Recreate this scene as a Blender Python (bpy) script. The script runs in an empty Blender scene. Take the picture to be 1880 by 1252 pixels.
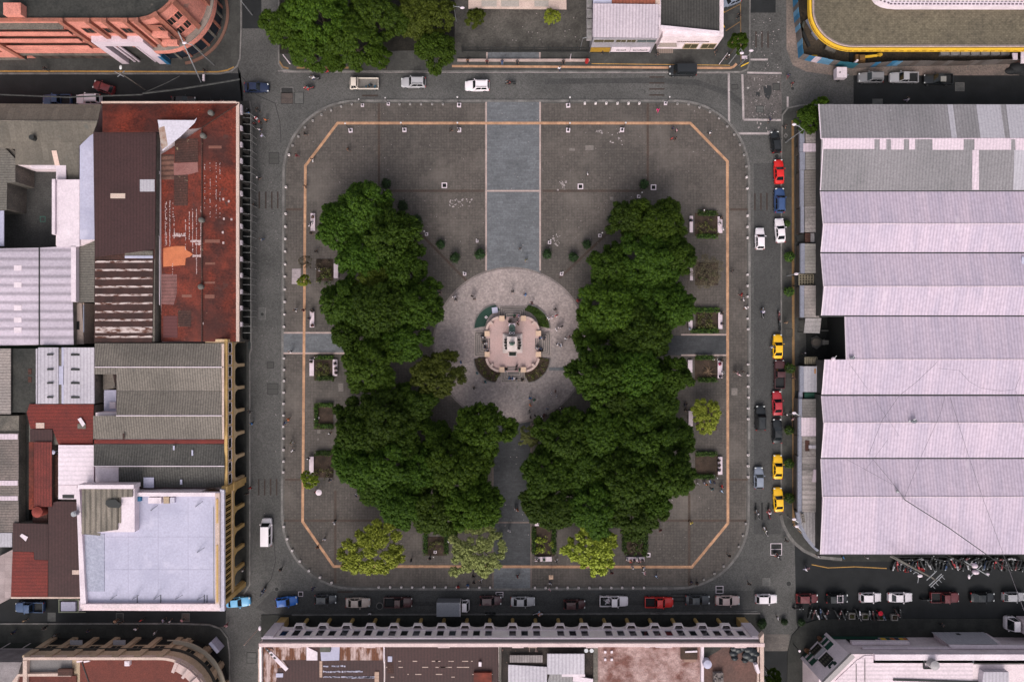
import bpy, math, random
from mathutils import Vector, Matrix
random.seed(7)
H = 125.0            # flying height of the camera, metres; 0.1 m of ground per photo pixel
SC = bpy.context.scene
COL = SC.collection
PI = math.pi
ORG = {}
def P(u, v, h=0.0):
    k = 0.1 * (H - h) / H
    return ((u - 940) * k, (626 - v) * k)
def PL(pts, h=0.0):
    return [P(u, v, h) for u, v in pts]
class MB:
    def __init__(s): s.v = []; s.f = []; s.mi = []; s.cur = 0
    def add(s, vs, fs):
        b = len(s.v); s.v += [tuple(p) for p in vs]
        for f in fs: s.f.append(tuple(b + i for i in f)); s.mi.append(s.cur)
        return s
    def box(s, x0, y0, z0, x1, y1, z1):
        x0, x1 = min(x0, x1), max(x0, x1); y0, y1 = min(y0, y1), max(y0, y1); z0, z1 = min(z0, z1), max(z0, z1)
        return s.add([(x0,y0,z0),(x1,y0,z0),(x1,y1,z0),(x0,y1,z0),(x0,y0,z1),(x1,y0,z1),(x1,y1,z1),(x0,y1,z1)],
              [(3,2,1,0),(4,5,6,7),(0,1,5,4),(1,2,6,5),(2,3,7,6),(3,0,4,7)])
    def obox(s, cx, cy, z0, z1, lx, ly, a=0):
        c, n = math.cos(a), math.sin(a); p = []
        for z in (z0, z1):
            for dx, dy in ((-lx/2,-ly/2),(lx/2,-ly/2),(lx/2,ly/2),(-lx/2,ly/2)):
                p.append((cx+dx*c-dy*n, cy+dx*n+dy*c, z))
        return s.add(p, [(3,2,1,0),(4,5,6,7),(0,1,5,4),(1,2,6,5),(2,3,7,6),(3,0,4,7)])
    def beam(s, a, b, w, t):   # rectangular bar from a to b
        a, b = Vector(a), Vector(b); d = (b-a).normalized()
        up = Vector((0,0,1)) if abs(d.z) < .95 else Vector((1,0,0))
        x = d.cross(up).normalized()*w/2; y = d.cross(x).normalized()*t/2
        return s.add([a-x-y,a+x-y,a+x+y,a-x+y,b-x-y,b+x-y,b+x+y,b-x+y],
              [(3,2,1,0),(4,5,6,7),(0,1,5,4),(1,2,6,5),(2,3,7,6),(3,0,4,7)])
    def prism(s, xy, z0, z1, cap=True):
        n = len(xy)
        a = sum(xy[i][0]*xy[(i+1)%n][1]-xy[(i+1)%n][0]*xy[i][1] for i in range(n))
        if a < 0: xy = xy[::-1]
        zf = z1 if callable(z1) else (lambda x, y: z1)
        vs = [(x,y,z0) for x,y in xy] + [(x,y,zf(x,y)) for x,y in xy]
        fs = [(i,(i+1)%n,n+(i+1)%n,n+i) for i in range(n)]
        if cap: fs += [tuple(range(n,2*n)), tuple(range(n-1,-1,-1))]
        return s.add(vs, fs)
    def flat(s, xy, z):
        n = len(xy)
        a = sum(xy[i][0]*xy[(i+1)%n][1]-xy[(i+1)%n][0]*xy[i][1] for i in range(n))
        if a < 0: xy = xy[::-1]
        return s.add([(x,y,z) for x,y in xy], [tuple(range(n))])
    def slab(s, pts, t):       # sloping plate: pts 3D top face, thickness t down
        n = len(pts)
        a = sum(pts[i][0]*pts[(i+1)%n][1]-pts[(i+1)%n][0]*pts[i][1] for i in range(n))
        if a < 0: pts = pts[::-1]
        return s.add(list(pts)+[(x,y,z-t) for x,y,z in pts],
            [tuple(range(n)), tuple(range(2*n-1,n-1,-1))]+[(n+i,n+(i+1)%n,(i+1)%n,i) for i in range(n)])
    def strip(s, line, w, z0, z1=None, closed=False):   # band of width w along a 2D line
        n = len(line); L = []; R = []
        for i in range(n):
            a = Vector(line[i-1] if (i or closed) else line[0]); c = Vector(line[(i+1)%n] if (i < n-1 or closed) else line[-1])
            b = Vector(line[i])
            d1 = (b-a).normalized() if (b-a).length > 1e-6 else (c-b).normalized()
            d2 = (c-b).normalized() if (c-b).length > 1e-6 else d1
            m = (d1+d2).normalized(); k = 1/max(.4, m.dot(d1))
            nn = Vector((-m.y, m.x))*w/2*k
            L.append(b+nn); R.append(b-nn)
        m = n if closed else n-1
        for i in range(m):
            j = (i+1)%n
            q = [R[i],R[j],L[j],L[i]]
            if z1 is None: s.add([(p.x,p.y,z0) for p in q], [(0,1,2,3)])
            else:
                s.add([(p.x,p.y,z0) for p in q]+[(p.x,p.y,z1) for p in q],
                      [(4,5,6,7),(0,1,5,4),(2,3,7,6)]+([(3,0,4,7)] if i == 0 and not closed else [])+([(1,2,6,5)] if i == m-1 and not closed else []))
        return s
    def cyl(s, x, y, z0, z1, r, r2=None, n=12):
        r2 = r if r2 is None else r2
        vs = [(x+r*math.cos(2*PI*i/n), y+r*math.sin(2*PI*i/n), z0) for i in range(n)] + \
             [(x+r2*math.cos(2*PI*i/n), y+r2*math.sin(2*PI*i/n), z1) for i in range(n)]
        return s.add(vs, [(i,(i+1)%n,n+(i+1)%n,n+i) for i in range(n)]+[tuple(range(n,2*n)), tuple(range(n-1,-1,-1))])
    def tube(s, pts, r, n=6):
        pts = [Vector(p) for p in pts]; rs = r if isinstance(r, (list,tuple)) else [r]*len(pts); vs = []; fs = []
        for i, p in enumerate(pts):
            d = (pts[min(i+1,len(pts)-1)]-pts[max(i-1,0)]).normalized()
            up = Vector((0,0,1)) if abs(d.z) < .9 else Vector((1,0,0))
            x = d.cross(up).normalized(); y = x.cross(d).normalized()
            for k in range(n):
                a = 2*PI*k/n; vs.append(p + x*math.cos(a)*rs[i] + y*math.sin(a)*rs[i])
        for i in range(len(pts)-1):
            for k in range(n):
                fs.append((i*n+k, i*n+(k+1)%n, (i+1)*n+(k+1)%n, (i+1)*n+k))
        fs += [tuple(range(n-1,-1,-1)), tuple(range((len(pts)-1)*n, len(pts)*n))]
        return s.add(vs, fs)
    def ball(s, c, rx, ry=None, rz=None, nu=10, nv=6, lo=-.5):
        ry = rx if ry is None else ry; rz = rx if rz is None else rz; vs = []; fs = []
        for j in range(nv+1):
            t = PI*(lo + (.5-lo)*j/nv)
            for i in range(nu):
                a = 2*PI*i/nu; vs.append((c[0]+rx*math.cos(t)*math.cos(a), c[1]+ry*math.cos(t)*math.sin(a), c[2]+rz*math.sin(t)))
        for j in range(nv):
            for i in range(nu): fs.append((j*nu+i, j*nu+(i+1)%nu, (j+1)*nu+(i+1)%nu, (j+1)*nu+i))
        return s.add(vs, fs)
    def loft(s, rings, closed=True):
        n = len(rings[0]); vs = [p for r in rings for p in r]; fs = []
        for i in range(len(rings)-1):
            for k in range(n if closed else n-1):
                fs.append((i*n+k, i*n+(k+1)%n, (i+1)*n+(k+1)%n, (i+1)*n+k))
        fs += [tuple(range(n-1,-1,-1)), tuple(range((len(rings)-1)*n, len(rings)*n))]
        return s.add(vs, fs)
def mesh_of(name, mb, mats, off=(0,0,0), smooth=False):
    me = bpy.data.meshes.new(name)
    ox, oy, oz = off
    me.from_pydata([(x-ox,y-oy,z-oz) for x,y,z in mb.v], [], mb.f)
    for m in (mats if isinstance(mats, (list,tuple)) else [mats]): me.materials.append(m)
    if mb.mi and max(mb.mi) > 0: me.polygons.foreach_set('material_index', mb.mi)
    if smooth:
        me.polygons.foreach_set('use_smooth', [True]*len(me.polygons))
        try: me.set_sharp_from_angle(angle=math.radians(40))
        except Exception: pass
    me.update()
    return me
def tag(o, label=None, cat=None, group=None, kind=None):
    if label: o['label'] = label
    if cat: o['category'] = cat
    if group: o['group'] = group
    if kind: o['kind'] = kind
    return o
def thing(name, label, cat, loc=(0,0,0), rz=0, group=None):
    o = bpy.data.objects.new(name, None); COL.objects.link(o)
    loc = tuple(loc) + (0,)*(3-len(loc))
    o.location = loc; o.rotation_euler = (0,0,rz); o.empty_display_size = .3
    ORG[o] = loc
    return tag(o, label, cat, group)
def part(name, mb, mats, parent=None, smooth=False, label=None):
    off = ORG.get(parent, (0,0,0)) if parent else (0,0,0)
    o = bpy.data.objects.new(name, mesh_of(name, mb, mats, off, smooth)); COL.objects.link(o)
    if parent: o.parent = parent; ORG[o] = off
    if label: o['label'] = label
    return o
def solid(name, mb, mats, label, cat, group=None, smooth=False, org=None):
    if org is None:
        xs = [p[0] for p in mb.v]; ys = [p[1] for p in mb.v]; zs = [p[2] for p in mb.v]
        org = ((min(xs)+max(xs))/2, (min(ys)+max(ys))/2, min(zs))
    o = bpy.data.objects.new(name, mesh_of(name, mb, mats, org, smooth)); COL.objects.link(o); o.location = org; ORG[o] = org
    return tag(o, label, cat, group)
def structure(name, mb, mats):
    o = bpy.data.objects.new(name, mesh_of(name, mb, mats)); COL.objects.link(o)
    o['kind'] = 'structure'; return o
KIDS = {}
def dup(o, loc, rz=0, label=None, group=None, sc=None, recolor=None):
    kids = KIDS.get(o)
    if kids is None:
        kids = KIDS[o] = [(c, list(c.children)) for c in o.children]
    def put(a, par):
        b = a.copy(); COL.objects.link(b); b.parent = par
        if recolor and a.name.split('.')[0] in recolor:
            for i, m in enumerate([recolor[a.name.split('.')[0]]]):
                b.material_slots[i].link = 'OBJECT'; b.material_slots[i].material = m
        return b
    r = o.copy(); COL.objects.link(r); r.location = tuple(loc)+(0,)*(3-len(loc)); r.rotation_euler = (0,0,rz)
    if sc: r.scale = sc if isinstance(sc, (tuple,list)) else (sc,)*3
    if recolor and o.type == 'MESH' and o.name.split('.')[0] in recolor:
        r.material_slots[0].link = 'OBJECT'; r.material_slots[0].material = recolor[o.name.split('.')[0]]
    if label: r['label'] = label
    if group: r['group'] = group
    for c, gs in kids:
        d = put(c, r)
        for g in gs: put(g, d)
    return r
def kill(o):
    for c, gs in KIDS.get(o) or [(c, list(c.children)) for c in o.children]:
        for g in gs: bpy.data.objects.remove(g)
        bpy.data.objects.remove(c)
    bpy.data.objects.remove(o)
# ---------------------------------------------------------------- materials
MATS = {}
def M(name, c, c2=None, sc=.5, r=.8, stripe=None, brick=None, vor=None, speck=None, bump=0., metal=0., lo=.35, hi=.65,
      fine=.2, fsc=None, stretch=None, spec=.3, leaf=None, coat=0., edge=None):
    if name in MATS: return MATS[name]
    m = bpy.data.materials.new(name); MATS[name] = m; m.use_nodes = True
    nt = m.node_tree; N = nt.nodes; L = nt.links; bs = N['Principled BSDF']
    bs.inputs['Roughness'].default_value = r; bs.inputs['Metallic'].default_value = metal
    bs.inputs['Specular IOR Level'].default_value = spec; bs.inputs['Coat Weight'].default_value = coat
    tc = N.new('ShaderNodeTexCoord'); vec = tc.outputs['Object']
    def new(t, **k):
        n = N.new(t)
        for a, b in k.items(): setattr(n, a, b)
        return n
    def mix(fac, a, b, bt='MIX'):
        n = new('ShaderNodeMix', data_type='RGBA', blend_type=bt)
        for sock, val in ((n.inputs['Factor'], fac), (n.inputs['A'], a), (n.inputs['B'], b)):
            if hasattr(val, 'links') or isinstance(val, bpy.types.NodeSocket): L.new(val, sock)
            elif isinstance(val, (int,float)): sock.default_value = val
            else: sock.default_value = tuple(val)+(1,)
        return n.outputs['Result']
    def ramp(val, a, b):
        n = new('ShaderNodeMapRange'); n.inputs['From Min'].default_value = a; n.inputs['From Max'].default_value = b
        L.new(val, n.inputs['Value']); return n.outputs['Result']
    def noise(s, d=5, v=None):
        n = new('ShaderNodeTexNoise'); n.inputs['Scale'].default_value = s; n.inputs['Detail'].default_value = d; n.inputs['Roughness'].default_value = .62
        L.new(v or vec, n.inputs['Vector']); return n.outputs['Fac']
    sv = vec
    if stretch:
        mp = new('ShaderNodeMapping'); mp.inputs['Scale'].default_value = stretch; L.new(vec, mp.inputs['Vector']); sv = mp.outputs['Vector']
    h = None
    col = mix(ramp(noise(sc, 6, sv), lo, hi), c, c2) if c2 else None
    if leaf is not None:
        g = new('ShaderNodeNewGeometry'); oi = new('ShaderNodeObjectInfo')
        rp = ramp(g.outputs['Random Per Island'], 0, 1)
        pw = new('ShaderNodeMath', operation='POWER'); L.new(rp, pw.inputs[0]); pw.inputs[1].default_value = 1.1
        col = mix(pw.outputs[0], c, leaf)
        hs = new('ShaderNodeHueSaturation'); L.new(col, hs.inputs['Color'])
        L.new(ramp(oi.outputs['Random'], -1.3, 1.2), hs.inputs['Value'])
        hs2 = ramp(oi.outputs['Random'], -24.6, 25.4); L.new(hs2, hs.inputs['Hue']); col = hs.outputs['Color']
        bs.inputs['Subsurface Weight'].default_value = 0
    if fine and leaf is None:
        base = col or c
        col = mix(ramp(noise(fsc or max(3., sc*12), 3), .3, .7), base, tuple(max(0,(x*(1-fine*1.6))) for x in c) if not c2 else mix(1., base, (1-fine*1.6,)*3, 'MULTIPLY'))
    if brick:
        w, hh, mo, dk, off = brick
        b = new('ShaderNodeTexBrick'); b.offset = off; b.inputs['Scale'].default_value = 1; b.inputs['Brick Width'].default_value = w; b.inputs['Row Height'].default_value = hh
        b.inputs['Mortar Size'].default_value = mo; b.inputs['Mortar Smooth'].default_value = .3
        b.inputs['Color1'].default_value = (1,1,1,1); b.inputs['Color2'].default_value = (.78,.78,.78,1); b.inputs['Mortar'].default_value = (dk,dk,dk,1)
        L.new(vec, b.inputs['Vector']); col = mix(1., col or c, b.outputs['Color'], 'MULTIPLY')
    if vor:
        s_, dk = vor
        vo = new('ShaderNodeTexVoronoi'); vo.inputs['Scale'].default_value = s_; L.new(vec, vo.inputs['Vector'])
        sep = new('ShaderNodeSeparateColor'); L.new(vo.outputs['Color'], sep.inputs['Color'])
        mr = new('ShaderNodeMapRange'); mr.inputs['To Min'].default_value = dk; mr.inputs['To Max'].default_value = 2-dk; L.new(sep.outputs[0], mr.inputs['Value'])
        cm = new('ShaderNodeCombineColor')
        for i in range(3): L.new(mr.outputs['Result'], cm.inputs[i])
        col = mix(1., col or c, cm.outputs['Color'], 'MULTIPLY')
    if stripe:
        ax, per, dep = stripe
        sx = new('ShaderNodeSeparateXYZ'); L.new(vec, sx.inputs[0])
        mu = new('ShaderNodeMath', operation='MULTIPLY'); L.new(sx.outputs[ax], mu.inputs[0]); mu.inputs[1].default_value = 2*PI/per
        si = new('ShaderNodeMath', operation='SINE'); L.new(mu.outputs[0], si.inputs[0])
        h = si.outputs[0]
        rr = new('ShaderNodeMapRange'); rr.inputs['From Min'].default_value = -1; rr.inputs['From Max'].default_value = .2
        rr.inputs['To Min'].default_value = 1-dep; rr.inputs['To Max'].default_value = 1; L.new(h, rr.inputs['Value'])
        cm = new('ShaderNodeCombineColor')
        for i in range(3): L.new(rr.outputs['Result'], cm.inputs[i])
        col = mix(1., col or c, cm.outputs['Color'], 'MULTIPLY')
    if speck:
        for s_, th, sc_, *wd in (speck if isinstance(speck, list) else [speck]):
            col = mix(ramp(noise(s_, 2 if not wd else 6, sv), th, th+(wd[0] if wd else .06)), col or c, sc_)
    if col is None: bs.inputs['Base Color'].default_value = tuple(c)+(1,)
    else: L.new(col, bs.inputs['Base Color'])
    if bump:
        bn = new('ShaderNodeBump'); bn.inputs['Strength'].default_value = min(1, bump*4); bn.inputs['Distance'].default_value = bump
        L.new(h if h is not None else noise(fsc or max(3., sc*12), 4), bn.inputs['Height']); L.new(bn.outputs[0], bs.inputs['Normal'])
    return m
def plain(name, c, r=.6, metal=0., spec=.4, coat=0.): return M(name, c, None, 1, r, fine=.12, metal=metal, spec=spec, coat=coat)
# ---------------------------------------------------------------- ground
cobble = M('street cobbles', (.104,.098,.095), (.068,.065,.063), .12, .85, vor=(5.2,.78), fine=.22, fsc=7, bump=.02, speck=[(.42,.68,(.05,.048,.047))])
asph = M('dark asphalt', (.021,.0218,.0236), (.0135,.014,.015), .3, .9, fine=.2, fsc=9, bump=.01, speck=[(.7,.72,(.022,.022,.022))])
asph2 = M('grey street asphalt', (.074,.071,.07), (.05,.048,.048), .09, .88, fine=.2, fsc=8, vor=(6,.8), bump=.01)
walk = M('concrete pavement', (.075,.071,.066), (.048,.046,.043), .25, .85, brick=(1.2,1.2,.02,.75,0), fine=.2, speck=[(1.5,.7,(.035,.033,.03))])
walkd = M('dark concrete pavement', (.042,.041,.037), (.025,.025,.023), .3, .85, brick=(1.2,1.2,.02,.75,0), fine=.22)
pav = M('plaza pavers', (.128,.106,.095), (.09,.077,.07), .07, .85, brick=(.52,.52,.035,.62,0), fine=.24, fsc=4, bump=.01,
        speck=[(.12,.5,(.15,.126,.112),.35),(.3,.55,(.068,.06,.055),.35),(3.2,.79,(.18,.165,.158))])
stonebl = M('blue grey stone walk', (.165,.168,.183), (.12,.122,.132), .12, .8, brick=(1.1,.42,.025,.75,.5), fine=.2, fsc=3, speck=[(.6,.73,(.06,.06,.065)),(2.6,.8,(.26,.25,.26))])
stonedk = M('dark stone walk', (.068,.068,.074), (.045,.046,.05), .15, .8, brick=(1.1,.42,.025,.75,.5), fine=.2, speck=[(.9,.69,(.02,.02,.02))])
disc = M('pink granite setts', (.36,.285,.272), (.23,.195,.19), .045, .8, lo=.34, hi=.66, vor=(3.2,.85), fine=.22, fsc=2.5, speck=[(.45,.68,(.13,.115,.112)),(2.,.77,(.09,.08,.08))])
kerbm = M('pale kerb stone', (.25,.228,.22), (.14,.13,.125), .6, .85, brick=(1.1,9,.03,.7,0), fine=.3)
pinkst = M('pink stone border', (.5,.37,.34), (.36,.27,.25), .8, .8, fine=.25)
orange = M('orange tactile tile', (.62,.34,.2), (.42,.23,.14), .9, .8, brick=(.9,.9,.03,.8,0), fine=.25)
ochre = M('worn ochre line', (.3,.17,.075), (.2,.12,.06), .7, .85, fine=.3, speck=[(1.,.68,(.1,.08,.06))])
brownst = M('brown paver strip', (.088,.058,.045), (.072,.054,.046), .5, .85, fine=.3)
barm = M('worn brown crossing paint', (.062,.04,.032), (.045,.034,.03), 1., .85, fine=.35, speck=[(1.6,.62,(.05,.047,.045))])
whitep = M('worn white road paint', (.5,.42,.42), (.32,.27,.27), .9, .8, fine=.3, speck=[(2.2,.62,(.1,.095,.095))])
yelp = M('yellow road paint', (.5,.27,.07), (.36,.2,.06), .5, .8, fine=.3)
dirt = M('bare brown dirt', (.1,.072,.05), (.045,.036,.028), .25, .95, fine=.35, bump=.05, speck=[(.4,.64,(.024,.02,.016))])
dust = M('dusty pink verge', (.26,.19,.165), (.14,.115,.1), .22, .9, fine=.3, speck=[(.35,.64,(.1,.09,.082))])
soil = M('planter soil', (.085,.055,.04), (.038,.026,.019), .8, .95, fine=.4, bump=.06, speck=[(2.5,.68,(.14,.09,.065))])
gravel = M('worn yard gravel', (.115,.104,.093), (.062,.056,.05), .3, .95, fine=.3, speck=[(.9,.7,(.03,.025,.022)),(4,.82,(.3,.28,.26))])
mossy = M('mossy dark lot', (.03,.034,.028), (.018,.02,.017), .3, .95, fine=.3)

structure('ground', MB().flat([(-700,-700),(700,-700),(700,700),(-700,700)], 0), cobble)
def sheet(name, m, pts, z=.004): return structure(name, MB().flat(PL(pts), z), m)
def arc(cx, cy, r, a0, a1, n=14):
    return [(cx+r*math.cos(math.radians(a0+(a1-a0)*i/n)), cy+r*math.sin(math.radians(a0+(a1-a0)*i/n))) for i in range(n+1)]
sheet('alley_road', asph, [(-900,135),(442,135),(436,122),(446,160),(447,196),(447,215),(-900,215)])
sheet('north_road', asph, [(445,-500),(480,-500),(480,53),(445,53)])
sheet('market_alley_road', asph, [(1567,138),(2700,138),(2700,240),(1567,240)])
sheet('market_road', asph, [(1459,1000),(2700,1000),(2700,1180),(1470,1180),(1462,1140)])
sheet('side_road', asph, [(-900,1060),(432,1060),(416,1105),(414,1150),(-900,1150)])
sheet('south_road', asph2, [(500,1084),(1400,1084),(1400,1130),(500,1130),(470,1115)], .0045)
sheet('east_road', asph2, [(1384,300),(1434,300),(1434,980),(1384,980)], .0045)
sheet('parking_lot', mossy, [(-900,1150),(100,1150),(100,1230),(-900,1230)])
sheet('north_east_road', asph, [(1376,-500),(1427,-500),(1424,24),(1377,24)])
def pavement(name, m, pts, z=.12, kerb=None, km=None):
    o = structure(name, MB().prism(PL(pts), -.1, z), m)
    if kerb: structure('kerb', MB().strip(PL(kerb), .28, 0, z+.012), km or kerbm)
pavement('pavement', walk, [(-900,136),(405,136),(424,132),(436,122),(441,108),(443,60),(444,-500),(-900,-500)],
         kerb=[(-900,136),(405,136),(424,132),(436,122),(441,108),(443,60),(444,-500)])
pavement('pavement', walk, [(512,-500),(512,118),(520,129),(540,132),(835,132),(1360,133),(1372,128),(1376,116),(1378,-500)],
         kerb=[(512,-500),(512,118),(520,129),(540,132),(835,132),(1360,133),(1372,128),(1376,116),(1378,-500)])
pavement('pavement', walk, [(1435,205),(1446,198),(1500,190),(1530,190),(1530,1010),(1500,1023),(1470,1005),(1448,980),(1434,950)],
         kerb=[(1530,192),(1470,194),(1446,199),(1436,212),(1434,300),(1434,940)])
structure('corner_kerb', MB().strip(PL([(1433,945),(1437,962),(1446,980),(1458,996),(1475,1010),(1500,1022),(1545,1026)]), .55, 0, .135), kerbm)
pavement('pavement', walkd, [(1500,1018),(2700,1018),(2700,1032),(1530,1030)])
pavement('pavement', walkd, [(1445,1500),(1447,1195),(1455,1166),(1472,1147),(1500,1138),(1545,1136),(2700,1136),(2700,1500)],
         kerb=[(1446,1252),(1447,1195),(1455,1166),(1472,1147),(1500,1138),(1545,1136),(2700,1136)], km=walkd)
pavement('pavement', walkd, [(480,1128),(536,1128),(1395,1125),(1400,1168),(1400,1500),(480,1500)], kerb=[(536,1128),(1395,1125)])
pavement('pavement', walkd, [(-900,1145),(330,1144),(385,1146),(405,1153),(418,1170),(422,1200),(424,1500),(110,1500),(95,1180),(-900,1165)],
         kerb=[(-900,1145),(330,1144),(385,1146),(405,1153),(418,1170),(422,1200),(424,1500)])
pavement('pavement', walk, [(340,186),(459,186),(463,215),(462,640),(459,650),(459,1072),(448,1090),(340,1100)],
         kerb=[(459,186),(463,215),(462,640),(459,650),(459,1072),(448,1090)])
# dusty verge and bare construction ground behind the blue hoarding
structure('verge', MB().flat(PL([(1442,-500),(1458,-500),(1463,60),(1468,104),(1500,116),(1590,124),(1870,118),(2700,112),(2700,139),(1530,139),(1480,132),(1455,120),(1444,90)]), .006), dust)
structure('building_plot', MB().flat(PL([(1458,-500),(1463,60),(1468,104),(1500,114),(1590,121),(1870,116),(2700,110),(2700,-500)]), .009), dirt)
structure('yard', MB().flat(PL([(835,-200),(1078,-200),(1078,92),(835,92)]), .126), gravel)
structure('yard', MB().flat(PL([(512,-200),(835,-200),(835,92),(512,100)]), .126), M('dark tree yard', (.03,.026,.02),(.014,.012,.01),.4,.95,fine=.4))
structure('parking_court', MB().flat(PL([(1322,-300),(1376,-300),(1372,70),(1322,70)]), .126), walk)
# ---- the plaza
pl = arc(654,316,130,270,180,16); pl = [(u, v) for u, v in pl]
plaza = [(u+1, v) for u, v in arc(652,318,132,270,180,16)] + [(519,640),(518,950)] + arc(650,949,131,180,90,16) + \
        [(940,1081)] + arc(1244,949,130,90,0,16) + [(1376,640)] + arc(1243,318,132,0,-90,16) + [(940,186)]
structure('plaza_paving', MB().prism(PL(plaza), -.1, .12), pav)
structure('plaza_kerb', MB().strip(PL(plaza), .42, 0, .135, closed=True), kerbm)
inner = [(u+(3.5 if u < 940 else -3.5)*(1 if abs(u-940) > 290 else .4), v+(3.5 if v < 626 else -3.5)*(1 if abs(v-626)>300 else 0)) for u, v in plaza]
structure('drain_line', MB().strip(PL(inner), .16, .1215, closed=True), M('drain slot', (.1,.095,.09), None, 1, .9, fine=.4))
z = .124
def walkband(name, m, pts, zz): structure(name, MB().flat(PL(pts), zz), m)
walkband('stone_walk', stonebl, [(893,184),(992,184),(992,520),(893,520)], .125)
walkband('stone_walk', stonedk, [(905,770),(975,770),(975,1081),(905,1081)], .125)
walkband('stone_walk', stonebl, [(905,1041),(975,1041),(975,1081),(905,1081)], .129)
walkband('stone_walk', stonebl, [(519,612),(660,612),(660,648),(519,648)], .125)
walkband('stone_walk', stonedk, [(1200,616),(1336,616),(1336,652),(1200,652)], .125)
C0 = (938,634)
structure('plaza_disc', MB().flat(PL(arc(C0[0],C0[1],142,0,358,72)), .133), disc)
structure('plaza_disc_edge_ring', MB().strip(PL(arc(C0[0],C0[1],142,0,354,60)), .35, .137, closed=True), M('disc edge stone',(.26,.21,.2),(.17,.14,.135),.5,.8,fine=.3))  # band of edge stone, darker than the disc setts
structure('stone_walk', MB().flat(PL([(1008,674),(1040,674),(1040,680),(1008,680)]), .141), stonebl)
def line(name, m, pts, w, zz, closed=False): structure(name, MB().strip(PL(pts), w, zz, closed=closed), m)
line('stone_border', pinkst, [(892.5,184),(892.5,497)], .3, .130); line('stone_border', pinkst, [(991.5,184),(991.5,497)], .3, .130)
line('stone_border', pinkst, [(894.3,351),(989.7,351)], .3, .130); line('stone_border', pinkst, [(894.3,185.5),(989.7,185.5)], .25, .130)
line('stone_border', pinkst, [(519,611),(630,611)], .3, .130); line('stone_border', pinkst, [(519,648.5),(640,648.5)], .3, .130)
line('stone_border', pinkst, [(1250,614.5),(1336,614.5)], .28, .130); line('stone_border', pinkst, [(1250,652),(1336,652)], .28, .130)
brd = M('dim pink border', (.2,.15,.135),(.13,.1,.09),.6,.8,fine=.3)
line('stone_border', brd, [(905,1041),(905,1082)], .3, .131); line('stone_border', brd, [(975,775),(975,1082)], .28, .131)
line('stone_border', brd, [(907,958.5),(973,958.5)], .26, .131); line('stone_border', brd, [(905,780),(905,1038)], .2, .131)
tact = [(620,227),(1267,227),(1335,297),(1336,960),(1270,1040),(613,1039),(556,957),(561,305)]
line('tactile_line', orange, tact, .48, .139, True)
for a, b in (((696,190),(696,345)),((1189,190),(1189,345)),((712,351),(889,351)),((996,351),(1178,351)),((526,385),(556,385)),((1340,385),(1372,385)),
             ((763,420),(858,517)),((1130,415),(1027,511)),((616,900),(616,1070)),((1265,905),(1265,1075)),((524,880),(552,880)),((1340,880),(1372,880)),((520,955),(700,955)),((1200,955),(1370,955))):
    line('paver_strip', brownst, [a, b], .42, .1275)
# crossings
for x in (476,488,499,510): line('crossing_bar', barm, [(x,352),(x,383)], .28, .006)
for x in (475,486,497,508): line('crossing_bar', barm, [(x,879),(x,909)], .28, .006)
for y in (142,153,164,175): line('crossing_bar', barm, [(1192,y),(1220,y)], .26, .006)
for x in (1386,1397,1408,1420): line('crossing_bar', barm, [(x,355),(x,386)], .28, .0085)
for x in (1387,1399,1411): line('crossing_bar', M('dark crossing bar',(.025,.024,.024),None,1,.9), [(x,922),(x,954)], .35, .0085)
for x in (1388,1399,1410): line('crossing_bar', barm, [(x,58),(x,88)], .28, .008)
for y in (1090,1096,1103): line('crossing_bar', M('dark crossing bar',(.025,.024,.024),None,1,.9), [(1232,y),(1262,y)], .25, .0085)
line('crossing_bar', barm, [(665,176),(694,176)], .3, .006); line('crossing_bar', barm, [(619,1086),(648,1086)], .3, .0085)
for a, b, w in (((1338,136),(1338.5,225),.38),((1363,137),(1365,220),.38),((1365,220),(1434,221),.38),((1354,245.5),(1415,245.5),.38),((1378,110),(1410,110),.34),((1372,134),(1435,135),.34),
             ((1446,178),(1446,198),.34)):
    structure('road_line', MB().strip(PL([a,b]), w, .0105), whitep)
line('road_line', whitep, [(520,133),(1340,134.5)], .1, .006)
line('road_line', whitep, [(510,131),(700,131)], .1, .009)
line('road_line', M('pale worn line',(.2,.19,.19),(.09,.088,.086),1,.9,fine=.3), [(536,1127),(810,1127.5),(1390,1121)], .14, .139)
structure('kerb_paint', MB().strip(PL([(-900,131),(150,132),(400,133),(418,130),(430,124)]), .26, .128), yelp)
structure('kerb_paint', MB().strip(PL([(830,122.5),(1340,126),(1346,124),(1352,118)]), .42, .128), orange)
structure('kerb_paint', MB().strip(PL([(1086,118),(1340,121)]), .14, .128), yelp)
structure('kerb_paint', MB().strip(PL([(545,125.5),(640,125.5)]), .35, .128), ochre)
structure('kerb_paint', MB().strip(PL([(512,112),(520,124),(530,127)]), .3, .128), ochre)
structure('stone_walk', MB().flat(PL([(895,97),(990,97),(990,112),(895,112)]), .131), stonebl)
for x in (894,991): structure('stone_border', MB().strip(PL([(x,97),(x,112)]), .28, .134), pinkst)
structure('tactile_line', MB().strip(PL([(1455,222),(1455.5,470),(1456.5,960)]), .45, .128), ochre)
structure('tactile_line', MB().strip(PL([(1456.5,962),(1495,1000)]), .45, .132), ochre)
structure('tactile_line', MB().strip(PL([(1462,207),(1500,206)]), .4, .128), ochre)
structure('tactile_line', MB().strip(PL([(1490,1036),(1520,1042),(1570,1040),(1628,1043)]), .16, .007), yelp)
for a, b in (((1359,0),(1360,118)),((1332,58),(1360,40)),((1324,27),(1360,8)),((1358,70),(1335,85))): structure('bay_line', MB().strip(PL([a,b]), .15, .132), ochre)
structure('bay_line', MB().strip(PL([(-300,1190.5),(62,1190.5)]), .16, .008), whitep)
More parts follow.
